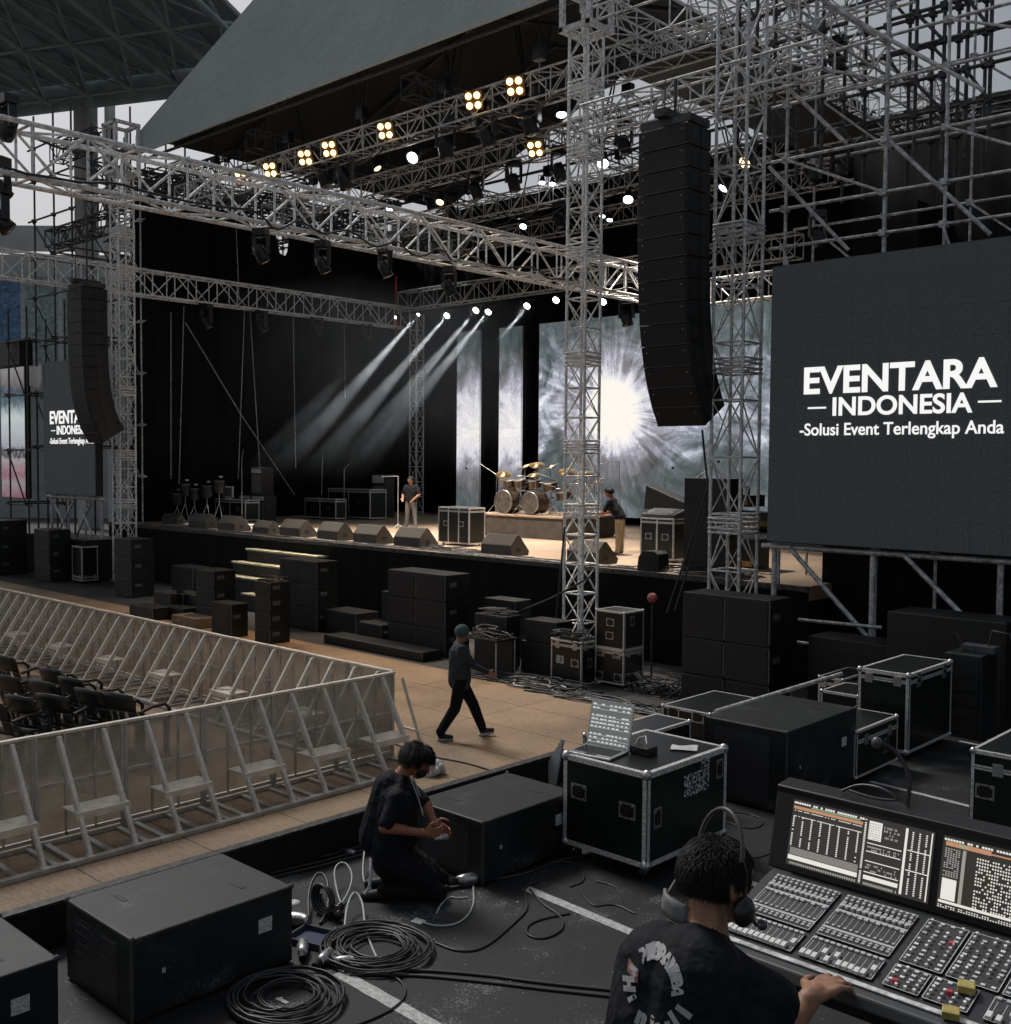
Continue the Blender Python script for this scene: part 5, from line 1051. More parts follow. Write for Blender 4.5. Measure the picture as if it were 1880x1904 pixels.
# ------------------------------------------------------------------ floor tape, cables, small things on the deck
def strip(label, x0, y0, x1, y1, w, z=DK+.003, group='white tape lines on the black deck'):
    d = Vector((x1-x0, y1-y0, 0)).normalized(); nn = Vector((-d.y, d.x, 0))*w/2; a = Vector((x0, y0, 0)); b_ = Vector((x1, y1, 0)); n = 14
    b = MB(); b.sheet(lambda u, v: tuple(a+(b_-a)*u+nn*(2*v-1)*(1+.05*math.sin(u*37))+Vector((0, 0, z))), n, 1)
    return tag(b.build('floor_tape', M['tape']), label, 'tape', group)
strip('white tape line running past the cable coils to the lower edge', -5.92, 4.63, -4.2, 4.58, .11)
strip('white tape line under the wheels of the laptop flight case', -5.98, 6.66, -4.3, 6.56, .1)
strip('white tape line behind the mixing desk hood', -5.2, 9.5, -3.4, 9.3, .06); strip('white tape line between the mid case and the right edge case', -5.25, 11.66, -3.6, 11.5, .07); strip('white tape line beside the laptop case leading to the desk', -5.3, 8.2, -4.4, 8.05, .08)
strip('white tape line far right behind the rack case', -5.2, 14.2, -3.2, 14.0, .05)
def coil(label, cx, cy, r0, turns, seed, squash=.92, tail=None):
    rnd = random.Random(seed); pts = []; n = int(turns*22); ph = rnd.uniform(0, 6)
    for i in range(n+1):
        t = i/22*2*PI; k = i/n
        r = r0*(.80+.26*math.sin(k*9+seed)+.05*math.sin(t*.37+1)); ox = .03*math.sin(t*.21+seed); oy = .03*math.cos(t*.17+seed)
        pts.append((cx+ox+r*math.cos(t+ph), cy+oy+r*squash*math.sin(t+ph), DK+.016+.035*abs(math.sin(k*17+seed))+.05*k*rnd.random()*.5))
    if tail: pts += [(*p, DK+.015) for p in tail]
    o = MB().tube(smooth(pts, 1), .0085, 6).build('cable_coil', M['cable']); return tag(o, label, 'cable coil', 'coils of black cable on the deck')
def smooth(pts, k=2):
    pts = [Vector(p) for p in pts]
    for _ in range(k):
        q = [pts[0]]
        for i in range(len(pts)-1): q += [pts[i]*.75+pts[i+1]*.25, pts[i]*.25+pts[i+1]*.75]
        pts = q+[pts[-1]]
    return pts
def cpx(L, z=DK, h=.012): return [tuple(G(x, y, z)+np.array([0, 0, h if len(t) == 0 else t[0]])) for x, y, *t in L]
coil('coil of black cable in front of the large left subwoofer', -5.86, 4.13, .37, 13, 1)
coil('coil of black cable behind the front one, beside the plugs', -6.0, 5.02, .40, 14, 2)
def cable(label, L, r=.009, m='cable', group='loose cables on the black deck', z=DK, k=3, name='loose_cable'):
    o = MB().tube(smooth(cpx(L, z, r), k), r, 6).build(name, M[m]); return tag(o, label, 'cable', group)
cable('black cable looping from the rear coil past the subwoofer', [(810, 1755), (850, 1772), (900, 1768), (960, 1715), (985, 1690), (970, 1655), (1000, 1640)])
cable('black cable loop lying beside the white tape', [(985, 1655), (1010, 1685), (1045, 1705), (1050, 1730), (1010, 1750), (975, 1740), (985, 1715), (1060, 1700)])
cable('long doubled black cable running right along the deck', [(640, 1808), (760, 1805), (900, 1815), (1000, 1830), (1200, 1850)], .011); cable('second long black cable just in front of the doubled one', [(650, 1815), (770, 1815), (900, 1828), (1010, 1842), (1200, 1862)], .011)
cable('black cable curling across the front white tape', [(600, 1795), (700, 1800), (755, 1830), (752, 1865), (700, 1895), (600, 1930)])
cable('pale cable curving from the subwoofer plug to the paper', [(880, 1650), (882, 1690), (855, 1720), (815, 1725), (785, 1717)], .008, 'cablew'); cable('short pale cable near the kneeling mans shoe', [(870, 1670), (850, 1672), (835, 1668), (818, 1685), (812, 1700)], .007, 'cablew')
cable('pale cable hanging behind the kneeling man', [(690, 1570, .35), (680, 1600, .2), (672, 1640, .02), (690, 1655)], .008, 'cablew')
cable('pale loop of cable left of the kneeling man', [(640, 1700), (625, 1665, .05), (620, 1645, .15), (640, 1638, .18), (657, 1650, .12), (650, 1668, .05), (630, 1690)], .008, 'cablew')
cable('pale cable arching over the rear coil', [(640, 1735), (645, 1705, .1), (660, 1688, .15), (675, 1700, .1), (678, 1725, .02), (688, 1755), (700, 1782)], .009, 'cablew')
cable('cable loop rising behind the blue lined box', [(575, 1720), (572, 1680, .1), (590, 1658, .18), (610, 1665, .15), (612, 1700, .05), (595, 1720)], .012)
for i in range(4):
    dy = i*8; o = MB().tube(cpx([(-40, 1760+dy), (130, 1725+dy), (480, 1617+dy), (600, 1588+dy*1.05), (690, 1562+dy*1.1), (800, 1530+dy*1.2)], DK, .012+.002*i), .011, 6).build('cable_run', M['cable']); tag(o, ['black cable nearest the kick board in the bundle along it', 'second black cable of the bundle along the kick board', 'third black cable of the bundle along the kick board', 'outermost black cable of the bundle along the kick board'][i], 'cable', 'cables along the kick board')
cable('cable going under the laptop flight case', [(860, 1650), (930, 1635), (985, 1625), (1040, 1600), (1100, 1590)], .01); cable('cable beside the subwoofer foot right', [(980, 1650), (1000, 1620), (1040, 1600), (1080, 1610), (1090, 1640), (1060, 1650)], .007)
for i, L in enumerate(([(1350, 1530), (1400, 1545), (1425, 1530), (1400, 1515), (1352, 1510)], [(1350, 1590), (1400, 1600), (1440, 1585), (1460, 1570)], [(1375, 1690), (1420, 1660), (1450, 1620)], [(1380, 1700), (1425, 1670), (1455, 1630)], [(1075, 1650), (1100, 1690), (1140, 1680), (1180, 1700)], [(1110, 1640), (1150, 1650), (1160, 1690)])): cable('thin cable %s' % ['looping between laptop case and desk', 'trailing to the desk hood from the case', 'running beside the desk to its back, left', 'running beside the desk to its back, right', 'lying under the laptop case near the tape', 'curling near the castor of the laptop case'][i], L, .007)
cable('black cable across the plywood behind the walking man', [(735, 1385), (800, 1408), (870, 1420), (930, 1440), (965, 1452), (960, 1468), (940, 1476)], .012, 'rubber', None, 0.)
def plug(label, px, py, s=1., m='zinc', rz=0., h=.0):
    q = G(px, py, DK); o = thing('cable_plug', label, 'plug', (q[0], q[1], DK+.03*s+h), 'loose cable plugs on the deck', rz); b = MB(); R = Matrix.Rotation(PI/2, 3, 'Y'); b.lathe([(.0, -.06), (.022, -.06), (.028, -.02), (.03, .03), (.024, .05), (.026, .06), (0, .06)], (0, 0, 0), 12, 0, R); o.scale = (s,)*3; b.build('body', M[m], o)
    MB().lathe([(.018, -.11), (.02, -.06), (0, -.06)], (0, 0, 0), 10, 0, R).build('boot', M['rubber'], o); return o
plug('upright silver plug standing by the subwoofer panel', 870, 1645, 1.7, rz=1.2); plug('silver plug lying left of the blue lined box', 549, 1722, 1.9, rz=.4); plug('silver plug between the two coils', 604, 1790, 1.4, rz=2.); plug('silver plug on the edge of the rear coil', 640, 1795, 1.2, rz=.9); plug('silver plug beside the cables along the kick board', 650, 1590, 1.0, rz=.2)
plug('grey plug among the cables beside the subwoofer', 563, 1775, 1.5, rz=2.5)
q = G(585, 1750, DK); o = thing('open_box', 'small open box with a dark blue lining beside the plugs', 'box', (q[0], q[1], DK), None, .3); b = MB(); b.box(-.17, -.12, 0, .17, .12, .012, 1); b.box(-.18, -.13, 0, -.168, .13, .05); b.box(.168, -.13, 0, .18, .13, .05); b.box(-.168, -.13, 0, .168, -.118, .05); b.box(-.168, .118, 0, .168, .13, .05); b.build('tray', [M['greyplastic'], M['bluebox']], o)
q = G(605, 1700, DK); o = thing('adaptor_bundle', 'heap of dark adaptors and straps behind the blue lined box', 'adaptor', (q[0], q[1], DK)); b = MB(); [b.tube([(math.cos(t+k)*.12*(1-.1*k), k*.02-.04, .13+math.sin(t+k)*.12*(1-.1*k)) for t in [i*.35 for i in range(17)]], .014, 5) for k in range(4)]; b.build('straps', M['cable'], o); b = MB(); [b.sph((random.uniform(-.05, .2), random.uniform(-.1, .1), .05), .04, 8) for k in range(6)]; b.build('connectors', M['plastic'], o)
def flat(label, px, py, w, d, rz, m, nm, cat, z=DK):
    q = G(px, py, z); o = MB().box(-w/2, -d/2, 0, w/2, d/2, .004).build(nm, M[m], None, (q[0], q[1], z+.003)); o.rotation_euler = (0, 0, rz); return tag(o, label, cat)
flat('scrap of white printed paper on the deck before the kneeling man', 778, 1714, .1, .08, .2, 'label', 'paper_scrap', 'paper')
o = MB().lathe([(0, .006), (.05, .006), (.055, 0)], (0, 0, 0), 16).build('white_disc', M['label'], None, tuple(G(545, 1678, DK))); tag(o, 'small white disc on the deck beside the large subwoofer', 'disc')
flat('tiny white label inside the front coil', 525, 1862, .11, .03, .1, 'label', 'cable_tag', 'tag')
# cable tangles at the stage front and at the edge of the plywood
def tangle(label, x0, y0, x1, y1, z, n, seed, r=.012, hmax=.08, name='cable_tangle', m='cable'):
    rnd = random.Random(seed); b = MB(); cl = lambda v, a, c: min(c, max(a, v))
    for i in range(n):
        if rnd.random() < .45:      # a loose ring
            cx, cy, R = rnd.uniform(x0, x1), rnd.uniform(y0, y1), rnd.uniform(.1, .28); t0 = rnd.uniform(0, 6); zz = z+r+rnd.random()*hmax*.7; tl = rnd.uniform(0, .3)
            p = [(cl(cx+R*math.cos(t0+t*.45)*(1+.03*t), x0-.05, x1+.05), cl(cy+R*.8*math.sin(t0+t*.45), y0-.05, y1+.05), zz+tl*hmax*math.sin(t*.5)) for t in range(rnd.randint(10, 26))]; b.tube(p, r*rnd.uniform(.7, 1.1), 5, 0)
        else:                        # a wandering run
            L = x1-x0; xs = rnd.uniform(x0, x1-.3*L); ln = rnd.uniform(.3, .7)*L; y = rnd.uniform(y0, y1); p = []; k = 9; ph = rnd.uniform(0, 6)
            for j in range(k): p.append((cl(xs+ln*j/(k-1), x0, x1), cl(y+.35*(y1-y0)*math.sin(ph+j*.8), y0, y1), z+r+hmax*rnd.random()*.45*(j % 2)))
            b.tube(smooth(p, 2), r*rnd.uniform(.7, 1.2), 5, 1 if rnd.random() < .12 else 0)
    o = b.build(name, [M[m], M['scaf']]); tag(o, label, 'cables', kind='stuff'); return o
tangle('heap of black cables along the far edge of the plywood', -14.5, 14.35, -8.2, 14.95, 0, 46, 3, .016, .1); tangle('cables heaped behind the walking man', -14.2, 14.5, -11.8, 15.3, 0, 18, 4, .015, .1)
tangle('cables lying along the stage front edge among the monitors', -34.5, 18.38, -13.5, 18.75, ST, 46, 5, .013, .04); tangle('cables piled round the stage flight case left of the riser', -20.9, 18.6, -18.7, 19.4, ST, 26, 6, .014, .1); tangle('cables below the stage mixer case at the right end', -14.2, 18.5, -10.9, 19.6, ST, 36, 7, .014, .16)
tangle('cables heaped on the small flight case by the middle tower', -13.25, 15.45, -12.55, 15.85, .8, 24, 8, .012, .28); tangle('cables heaped on the cabinet right of the central stack', -15.4, 15.65, -14.7, 16.0, 1.04, 16, 9, .012, .12); tangle('cables hanging beside the paired flight cases', -11.7, 15.6, -10.6, 16.2, 0, 34, 10, .012, .5)
tangle('cables on the narrow four high stack', -20.8, 13.95, -20.3, 14.4, 1.39, 12, 11, .012, .14)
o = thing('folding_table', 'small black table stacked with cable reels behind the walking man', 'table', tuple(G(905, 1250, 0))); b = MB().box(-.55, -.3, .68, .55, .3, .72); b.build('tabletop', M['black'], o)
for sx in (-1, 1):
    for sy in (-1, 1): MB().cyl((sx*.5, sy*.26, 0), (sx*.5, sy*.26, .68), .016, 6).build('leg', M['scaf'], o)
MB().box(-.5, .2, .02, .5, .24, .66).build('cloth', M['black'], o)
tangle('cable reels piled on the small black table', o.location.x-.5, o.location.y-.25, o.location.x+.5, o.location.y+.25, .72, 22, 12, .016, .16)
o = thing('crumpled_bag', 'crumpled pale plastic bag on the plywood beside the kneeling mans head', 'bag', tuple(G(805, 1440, 0))); rnd = random.Random(5); b = MB(); [b.sph((rnd.uniform(-.14, .14), rnd.uniform(-.12, .12), rnd.uniform(.04, .14)), rnd.uniform(.04, .08), 7) for _ in range(14)]; b.build('bag', M['label'], o)
q = PY(1213, 1112, 16.8); o = thing('patterned_ball', 'red and white ball shaped ornament above the stacked flight cases', 'ornament', (q[0], q[1], q[2])); MB().sph((0, 0, 0), .1, 14).build('ball', M['pinkflower'], o); MB().cyl((0, 0, -.12), (0, .0, -q[2]), .02, 6).build('pole', M['scafd'], o)
for i, (a, b_) in enumerate((((1316, 905), (1240, 1140)), ((1318, 925), (1255, 1135)), ((1100, 1072), (955, 1142)), ((1050, 980), (1030, 1190)), ((1306, 800), (1316, 900)))):
    p, q = PY(*a, 17.2), PY(*b_, 16.6); tag(MB().tube([p, (Vector(p)+Vector(q))/2+Vector((0, 0, -.05)), q], .02, 6).build('slung_cable', M['rubber']), 'thick black cable %s' % ['slanting down left of the screen tower, left strand', 'slanting down left of the screen tower, right strand', 'slanting from the middle tower to the cabinets', 'hanging beside the middle tower', 'hanging from the bottom of the speaker array'][i], 'cable')

# ------------------------------------------------------------------ laptop on the flight case
lp = thing('laptop', 'open silver laptop showing rows of white lines on the flight case', 'laptop', (-6.02, 7.66, 1.503), None, .12)
b = MB().box(-.23, -.17, 0, .23, .17, .02); b.build('base', M['zinc'], lp, bevel=.004)
b = MB()
for r_ in range(6):
    for c in range(14): b.box(-.2+c*.0285, -.09+r_*.036, .0195, -.2+c*.0285+.023, -.09+r_*.036+.029, .023)
b.box(-.06, -.15, .0195, .06, -.1, .021); b.build('keyboard', M['plastic'], lp)
T = Matrix.Rotation(math.radians(-16), 4, 'X')
sc_ = MB().box(-.23, 0, 0, .23, .012, .42).build('screen', M['zinc'], lp, (0, .165, .018), bevel=.004); sc_.rotation_euler = (math.radians(-14), 0, 0)
MB().box(-.215, -.003, .02, .215, .0005, .405).build('display', mat('laptop_display', (.02, .02, .02), .3, emis=(.2, .22, .22), estr=.5), sc_)
b = MB()
for k in range(11):
    z = .385-k*.034
    if k in (2, 7): continue
    for c in range(9):
        if random.random() < .85: b.box(-.205+c*.0455, -.0055, z-.012, -.205+c*.0455+random.uniform(.02, .04), -.0032, z-.001)
    b.box(-.21, -.0052, z-.018, .21, -.0034, z-.0155)
b.build('display_lines', mat('display_line_light', (.02, .02, .02), .3, emis=(.75, .8, .78), estr=.75), sc_)
o = thing('audio_interface', 'small black device with a bundle of leads beside the laptop', 'device', (-5.72, 7.95, 1.503)); MB().box(-.1, -.08, 0, .1, .08, .07).build('body', M['plastic'], o, bevel=.006); MB().tube([(0, .05, .07), (-.05, .1, .13), (-.12, .1, .1), (-.14, .05, .03)], .009).build('lead', M['cablew'], o)
o = MB().sheet(lambda u, v: (-.12+.24*u, -.09+.18*v, .008+.012*math.sin(u*5)*math.sin(v*4)), 8, 8).build('crumpled_cloth', M['label'], None, (-5.55, 8.35, 1.505)); o.rotation_euler = (0, 0, .5); tag(o, 'crumpled paper lying on the laptop flight case', 'paper')
o = thing('side_board', 'pale edged board leaning against the hidden case left of the laptop', 'board', tuple(G(1018, 1460, DK))); MB().prism([(-.16, 0), (.1, 0), (.22, .55), (.2, .56)], 'y', 0, .03).build('board', M['label'], o)

rnd = random.Random(77); b = MB()
for i in range(700):
    x, y = rnd.uniform(-7.4, -2.2), rnd.uniform(2.6, 12); s_ = rnd.uniform(.002, .006) if rnd.random() < .93 else rnd.uniform(.008, .014); a = rnd.uniform(0, 3); c, t = math.cos(a)*s_, math.sin(a)*s_; k = rnd.uniform(.4, 1)
    b.add([(x-c, y-t, DK+.0045), (x+t*k, y-c*k, DK+.0045), (x+c, y+t, DK+.006), (x-t*k, y+c*k, DK+.006)], [(0, 1, 2, 3)])
o = tag(b.build('floor_grit', M['label']), 'pale specks of grit and paper scattered over the black deck', 'grit', kind='stuff')
# ------------------------------------------------------------------ people: one continuous body per person, grown from tapered limbs and remeshed
from mathutils.bvhtree import BVHTree
V = Vector
class Body:
    def __init__(s): s.c = []
    def cap(s, a, b, ra, rb, m): s.c.append((V(a), V(b), ra, rb, m)); return s
    def mesh(s, name, mats, voxel, smooth=4):
        b = MB()
        for (p, q, ra, rb, m) in s.c:
            d = q-p
            if d.length < 1e-5: d = V((0, 0, 1e-4)); q = p+d
            L = d.length; R = d.to_track_quat('Z', 'Y').to_matrix(); prof = [(0, -ra)]
            prof += [(ra*math.sin(t), -ra*math.cos(t)) for t in (.4, .8, 1.2, 1.57)]+[(rb*math.cos(t), L+rb*math.sin(t)) for t in (0, .4, .8, 1.2)]+[(0, L+rb)]
            n = 14; vs = [p+R @ V((0, 0, prof[0][1]))]; fs = []
            for (r, z) in prof[1:-1]: vs += [p+R @ V((r*math.cos(2*PI*j/n), r*math.sin(2*PI*j/n), z)) for j in range(n)]
            vs.append(p+R @ V((0, 0, prof[-1][1]))); k = len(prof)-2
            for j in range(n):
                fs.append((0, 1+(j+1) % n, 1+j)); fs.append((len(vs)-1, 1+(k-1)*n+j, 1+(k-1)*n+(j+1) % n))
                for i in range(k-1): fs.append((1+i*n+j, 1+i*n+(j+1) % n, 1+(i+1)*n+(j+1) % n, 1+(i+1)*n+j))
            b.add(vs, fs)
        o = link(name, b.mesh(name, []  or [mats[0]])); r = o.modifiers.new('r', 'REMESH'); r.mode = 'VOXEL'; r.voxel_size = voxel; r.use_smooth_shade = True
        w = o.modifiers.new('s', 'SMOOTH'); w.iterations = smooth; w.factor = .5
        dg = bpy.context.evaluated_depsgraph_get(); dg.update(); me = bpy.data.meshes.new_from_object(o.evaluated_get(dg)); bpy.data.objects.remove(o)
        me.materials.clear(); [me.materials.append(m) for m in mats]
        nf = len(me.polygons); c = np.empty(nf*3); me.polygons.foreach_get('center', c); c = c.reshape(-1, 3); best = np.full(nf, 1e9); mi = np.zeros(nf, int)
        for (p, q, ra, rb, m) in s.c:
            P = np.array(p); D = np.array(q)-P; L2 = max(D@D, 1e-9); t = np.clip((c-P)@D/L2, 0, 1); dist = np.linalg.norm(c-(P+t[:, None]*D), axis=1)-(ra+(rb-ra)*t)
            k = dist < best; best[k] = dist[k]; mi[k] = m
        me.polygons.foreach_set('material_index', mi.astype(np.int32)); me.polygons.foreach_set('use_smooth', np.ones(nf, bool)); me.name = name; return me
def hand(B, W, u, n, v, curl=.5, spread=.35, m=0, s=1., thumb=.6):
    """W wrist, u towards the knuckles, n palm side, v thumb side"""
    W, u, n, v = V(W), V(u).normalized(), V(n).normalized(), V(v).normalized()
    B.cap(W-u*.02, W+u*.02, .026*s, .028*s, m)
    for k, (off, l0, ls, r) in enumerate(((.031, .086, (.040, .025, .020), .0092), (.010, .090, (.045, .028, .022), .0095), (-.011, .086, (.042, .026, .021), .009), (-.031, .078, (.033, .020, .018), .0078))):
        a = W+v*(off*.55)*s; kn = W+u*l0*s+v*off*s; B.cap(a, kn, .015*s, .0125*s, m); p = kn; d = (u+v*(off*spread*9*s)).normalized(); ang = curl*.5
        for j, L in enumerate(ls):
            dd = (d*math.cos(ang)+n*math.sin(ang)).normalized(); q = p+dd*L*s; B.cap(p, q, r*s*(1-.06*j), r*s*(.94-.07*j), m); p = q; ang += curl*(.8-.1*j)
    a = W+u*.02*s+v*.026*s; b = a+(u*.6+v*.75+n*.25*thumb).normalized()*.045*s; c = b+(u*.85+v*.35+n*.35*thumb).normalized()*.034*s; e = c+(u*.9+v*.1+n*.45*thumb).normalized()*.027*s
    B.cap(W+u*.015*s, a, .018*s, .017*s, m); B.cap(a, b, .0165*s, .0125*s, m); B.cap(b, c, .0115*s, .0105*s, m); B.cap(c, e, .0105*s, .0085*s, m)
def head(B, c, f, up=(0, 0, 1), m=0, s=1., neck=None, hm=None):
    c = V(c); f = V(f).normalized(); up = V(up); up = (up-f*up.dot(f)).normalized(); r = f.cross(up)
    hm = m if hm is None else hm
    B.cap(c-f*.025*s+up*.03*s, c+f*.03*s+up*.03*s, .088*s, .08*s, hm); B.cap(c+f*.03*s+up*.02*s, c+f*.045*s-up*.055*s, .07*s, .05*s, m); B.cap(c+f*.058*s-up*.085*s, c+f*.07*s-up*.088*s, .03*s, .026*s, m)
    B.cap(c+f*.098*s+up*.015*s, c+f*.116*s-up*.022*s, .011*s, .015*s, m); B.cap(c+f*.088*s+up*.028*s-r*.03*s, c+f*.088*s+up*.028*s+r*.03*s, .014*s, .014*s, m)
    B.cap(c+f*.093*s-up*.055*s-r*.015*s, c+f*.093*s-up*.055*s+r*.015*s, .011*s, .011*s, m)
    for q in (-1, 1): B.cap(c+r*q*.083*s-f*.012*s+up*.02*s, c+r*q*.086*s-f*.006*s-up*.022*s, .015*s, .011*s, m); B.cap(c+r*q*.094*s-f*.022*s+up*.012*s, c+r*q*.09*s-f*.018*s-up*.012*s, .009*s, .008*s, m)
    if neck is not None: B.cap(c-up*.06*s-f*.02*s, V(neck), .052*s, .056*s, m)
    return c, f, up, r
def limbs(B, J, mt, ms, ml, mk, sleeve=.75, sc=1.):
    """torso mt, skin ms, legs ml; J joints in world metres"""
    S, E, Wr, Hp, K, A = J['sh'], J['el'], J['wr'], J['hip'], J['kn'], J['an']; nk = V(J['neck'])
    B.cap(S[0], S[1], .07*sc, .07*sc, mt); B.cap(Hp[0], Hp[1], .1*sc, .1*sc, ml); ch = (V(S[0])+V(S[1]))/2; pv = (V(Hp[0])+V(Hp[1]))/2; f = V(J['f'])
    for i in (0, 1):
        a = V(S[i]).lerp(ch, .35); b = V(Hp[i])+V((0, 0, .06)); B.cap(a+f*.015-V((0, 0, .06)), a.lerp(b, .55)+f*.02, .105*sc, .1*sc, mt); B.cap(a.lerp(b, .5), b, .1*sc, .112*sc, mt)
        B.cap(V(S[i]).lerp(nk, .15), nk, .055*sc, .058*sc, mt)
        s_, e_, w_ = V(S[i]), V(E[i]), V(Wr[i]); c_ = s_.lerp(e_, sleeve) if sleeve <= 1 else e_
        B.cap(s_, c_, .066*sc, .058*sc, mt)
        if sleeve > 1: B.cap(e_, e_.lerp(w_, .92), .052*sc, .04*sc, mt)
        else: B.cap(c_, e_, .045*sc, .04*sc, ms)
        B.cap(e_, w_, .043*sc, .029*sc, ms)
        h, k, an = V(Hp[i]), V(K[i]), V(A[i]); B.cap(h, k, .095*sc, .066*sc, ml); B.cap(k, an, .064*sc, .05*sc, ml)
        B.cap(an-V((0, 0, .03)), an-V((0, 0, .05))+V(J['toe'][i])*.16, .042*sc, .036*sc, mk)
def hairmesh(c, f, up, r, R=.104, n=1500, L=.03, seed=1, front=.55, low=-.35, mess=.5, sc=(1, 1, 1)):
    rnd = random.Random(seed); b = MB(); c = V(c); k = 22
    def shell(t, a): return f*math.sin(t)*math.cos(a)*1.08+r*math.sin(t)*math.sin(a)*.92+up*math.cos(t)*1.0
    def tmax(a): return 1.25+(.75 if math.cos(a) < .2 else 0)+(.0 if math.cos(a) > .5 else .0)
    vs = [c+up*(R*1.0+.03*0)]; fs = []
    rows = 9
    for i in range(1, rows+1):
        for j in range(k):
            a = 2*PI*j/k; tm = 1.15 if math.cos(a) > front else (1.75 if math.cos(a) > -.1 else 2.15); vs.append(c+up*.022-f*.006+shell(tm*i/rows, a)*R)
    for j in range(k): fs.append((0, 1+j, 1+(j+1) % k))
    for i in range(rows-1):
        for j in range(k): fs.append((1+i*k+j, 1+(i+1)*k+j, 1+(i+1)*k+(j+1) % k, 1+i*k+(j+1) % k))
    b.add(vs, fs, 0, True)
    for _ in range(n):
        a = rnd.uniform(0, 2*PI); tm = 1.12 if math.cos(a) > front else (1.7 if math.cos(a) > -.1 else 2.1); t = tm*math.sqrt(rnd.random()); nr = shell(t, a).normalized(); p = c+up*.022-f*.006+shell(t, a)*R*.985
        tg = (-up+nr*nr.dot(up)); tg = tg.normalized() if tg.length > .05 else f; sw = V((rnd.uniform(-1, 1), rnd.uniform(-1, 1), rnd.uniform(-1, 1)))*mess
        d = (nr*.55+tg*.8+sw*.6+f*.15).normalized(); l = L*rnd.uniform(.6, 1.3); q = p+d*l*.5+nr*.002; e = q+(d*.6+tg*.5-up*.3).normalized()*l*.6; b.tube([p, q, e], [.0015, .0013, .0004], 3)
    return b.mesh('hair', M['hair'])

# --- engineer at the mixing desk, seen from behind
fb = V((-.35, .937, 0)); rbv = V((.937, .35, 0)); fh = V((.33, .93, -.2)).normalized()
eng = thing('person', 'sound engineer in black printed T-shirt and headphones seen from behind', 'person', (-1.46, 2.2, 1.76)); EO = V(eng.location)
B = Body(); hc = V((-1.455, 2.34, 3.085)); nk = V((-1.435, 2.29, 2.945))
_, hf, hu, hr = head(B, hc, fh, (0, .12, 1), 1, .9, nk)
sh = [nk-rbv*.125+V((0, 0, -.035)), nk+rbv*.15+V((0, 0, -.115))]; hipc = V((-1.43, 2.16, 2.36))
el1 = V((-1.375, 2.43, 2.59)); wr1 = V((-1.335, 2.635, 2.722))
J = dict(neck=nk-V((0, 0, .03)), sh=sh, el=[sh[0]+fb*.2+V((.02, 0, -.2)), el1], wr=[V((-1.52, 2.62, 2.62)), wr1], hip=[hipc-rbv*.1, hipc+rbv*.1], kn=[V((-1.75, 2.55, 2.33)), V((-1.5, 2.62, 2.33))], an=[V((-1.72, 2.5, 1.86)), V((-1.48, 2.56, 1.86))], toe=[fb, fb], f=fb)
limbs(B, J, 0, 1, 2, 3, .82, 1.02)
B.cap(nk+V((0, 0, -.075))-fb*.05-rbv*.03, hipc+V((0, 0, .2))+fb*.0, .135, .16, 0); B.cap(nk-rbv*.115+V((0, 0, -.075))-fb*.035, hipc-rbv*.08+V((0, 0, .2)), .12, .14, 0); B.cap(nk+rbv*.09+V((0, 0, -.19))-fb*.02, hipc+rbv*.08+V((0, 0, .2)), .12, .14, 0)
hand(B, wr1, V((.16, .96, .12)), V((0, .1, -1)), V((-.97, .2, 0)), .55, .5, 1, 1.02); hand(B, J['wr'][0], V((.5, .85, 0)), V((0, 0, -1)), V((.9, -.4, 0)), .6, .3, 1)
B.c = [(a-EO, b-EO, x, y, m) for a, b, x, y, m in B.c]
bm = B.mesh('engineer_body', [M['shirt'], M['skin'], M['pants'], M['shoe']], .0058, 4); link('body', bm, eng)
bvh = BVHTree.FromPolygons([v.co.copy() for v in bm.vertices], [list(p.vertices) for p in bm.polygons])
link('hair', hairmesh(hc-EO, hf, hu, hr, .0895, 10000, .015, 3, mess=.6), eng)
def on_back(a, b, cen):   # a point of the print plane pushed onto the shirt's back
    p = cen+rbv*a+V((0, 0, b)); h, nn, i, d = bvh.ray_cast(p-fb*.5, fb)
    return (h-fb*.0035) if h is not None else p
cen = V(DP(1231, 1806, 2.66))-EO; pr = MB()
ring = [('BKGBAVHRA', .058, 130, 2, .0235), ]
def put(ch, ang, R, size, rot, mb, sy=1.):
    me = text_mesh(ch, size, .004, .0, M['print'], None, 'CENTER'); ca, sa = math.cos(rot), math.sin(rot); bm_ = {}
    idx = len(mb.v); vs = []
    for v in me.vertices:
        x, y = v.co.x, v.co.y*sy-size*.33; vs.append(on_back(R*math.cos(ang)+x*ca-y*sa, R*math.sin(ang)+x*sa+y*ca, cen))
    mb.add(vs, [tuple(p.vertices) for p in me.polygons]); bpy.data.meshes.remove(me)
for s_, R, a0, a1, sz in ring:
    for i, ch in enumerate(s_): a = math.radians(a0+(a1-a0)*i/(len(s_)-1)); put(ch, a, R, sz, a-PI/2, pr, 1.25)
for ch, a, R, sz in (('J', -26, .088, .05), ('I', -45, .082, .045), ('U', -68, .098, .052), ('i', -88, .078, .03), ('n', -108, .083, .05), ('i', -140, .072, .03), ('H', -163, .072, .042), ('r', 170, .058, .036)): put(ch, math.radians(a), R, sz, math.radians(a)+PI/2, pr)
pr.build('shirt_print', M['print'], eng)
pq = MB(); pq.add([on_back(a, b, cen) for a, b in ((-.078, .03), (-.046, .014), (-.046, -.012), (-.078, .004))], [(0, 3, 2, 1)]); pq.build('print_patch', mat('salmon_print', (.32, .12, .09), .7), eng)
hp = MB(); ctr = hc+hu*.075-EO
hp.tube([ctr+hr*.085*math.cos(t)+hu*(.108*math.sin(t))-hf*.0 for t in [PI*i/16 for i in range(17)]], .006, 6); hp.build('headband', M['greyplastic'], eng)
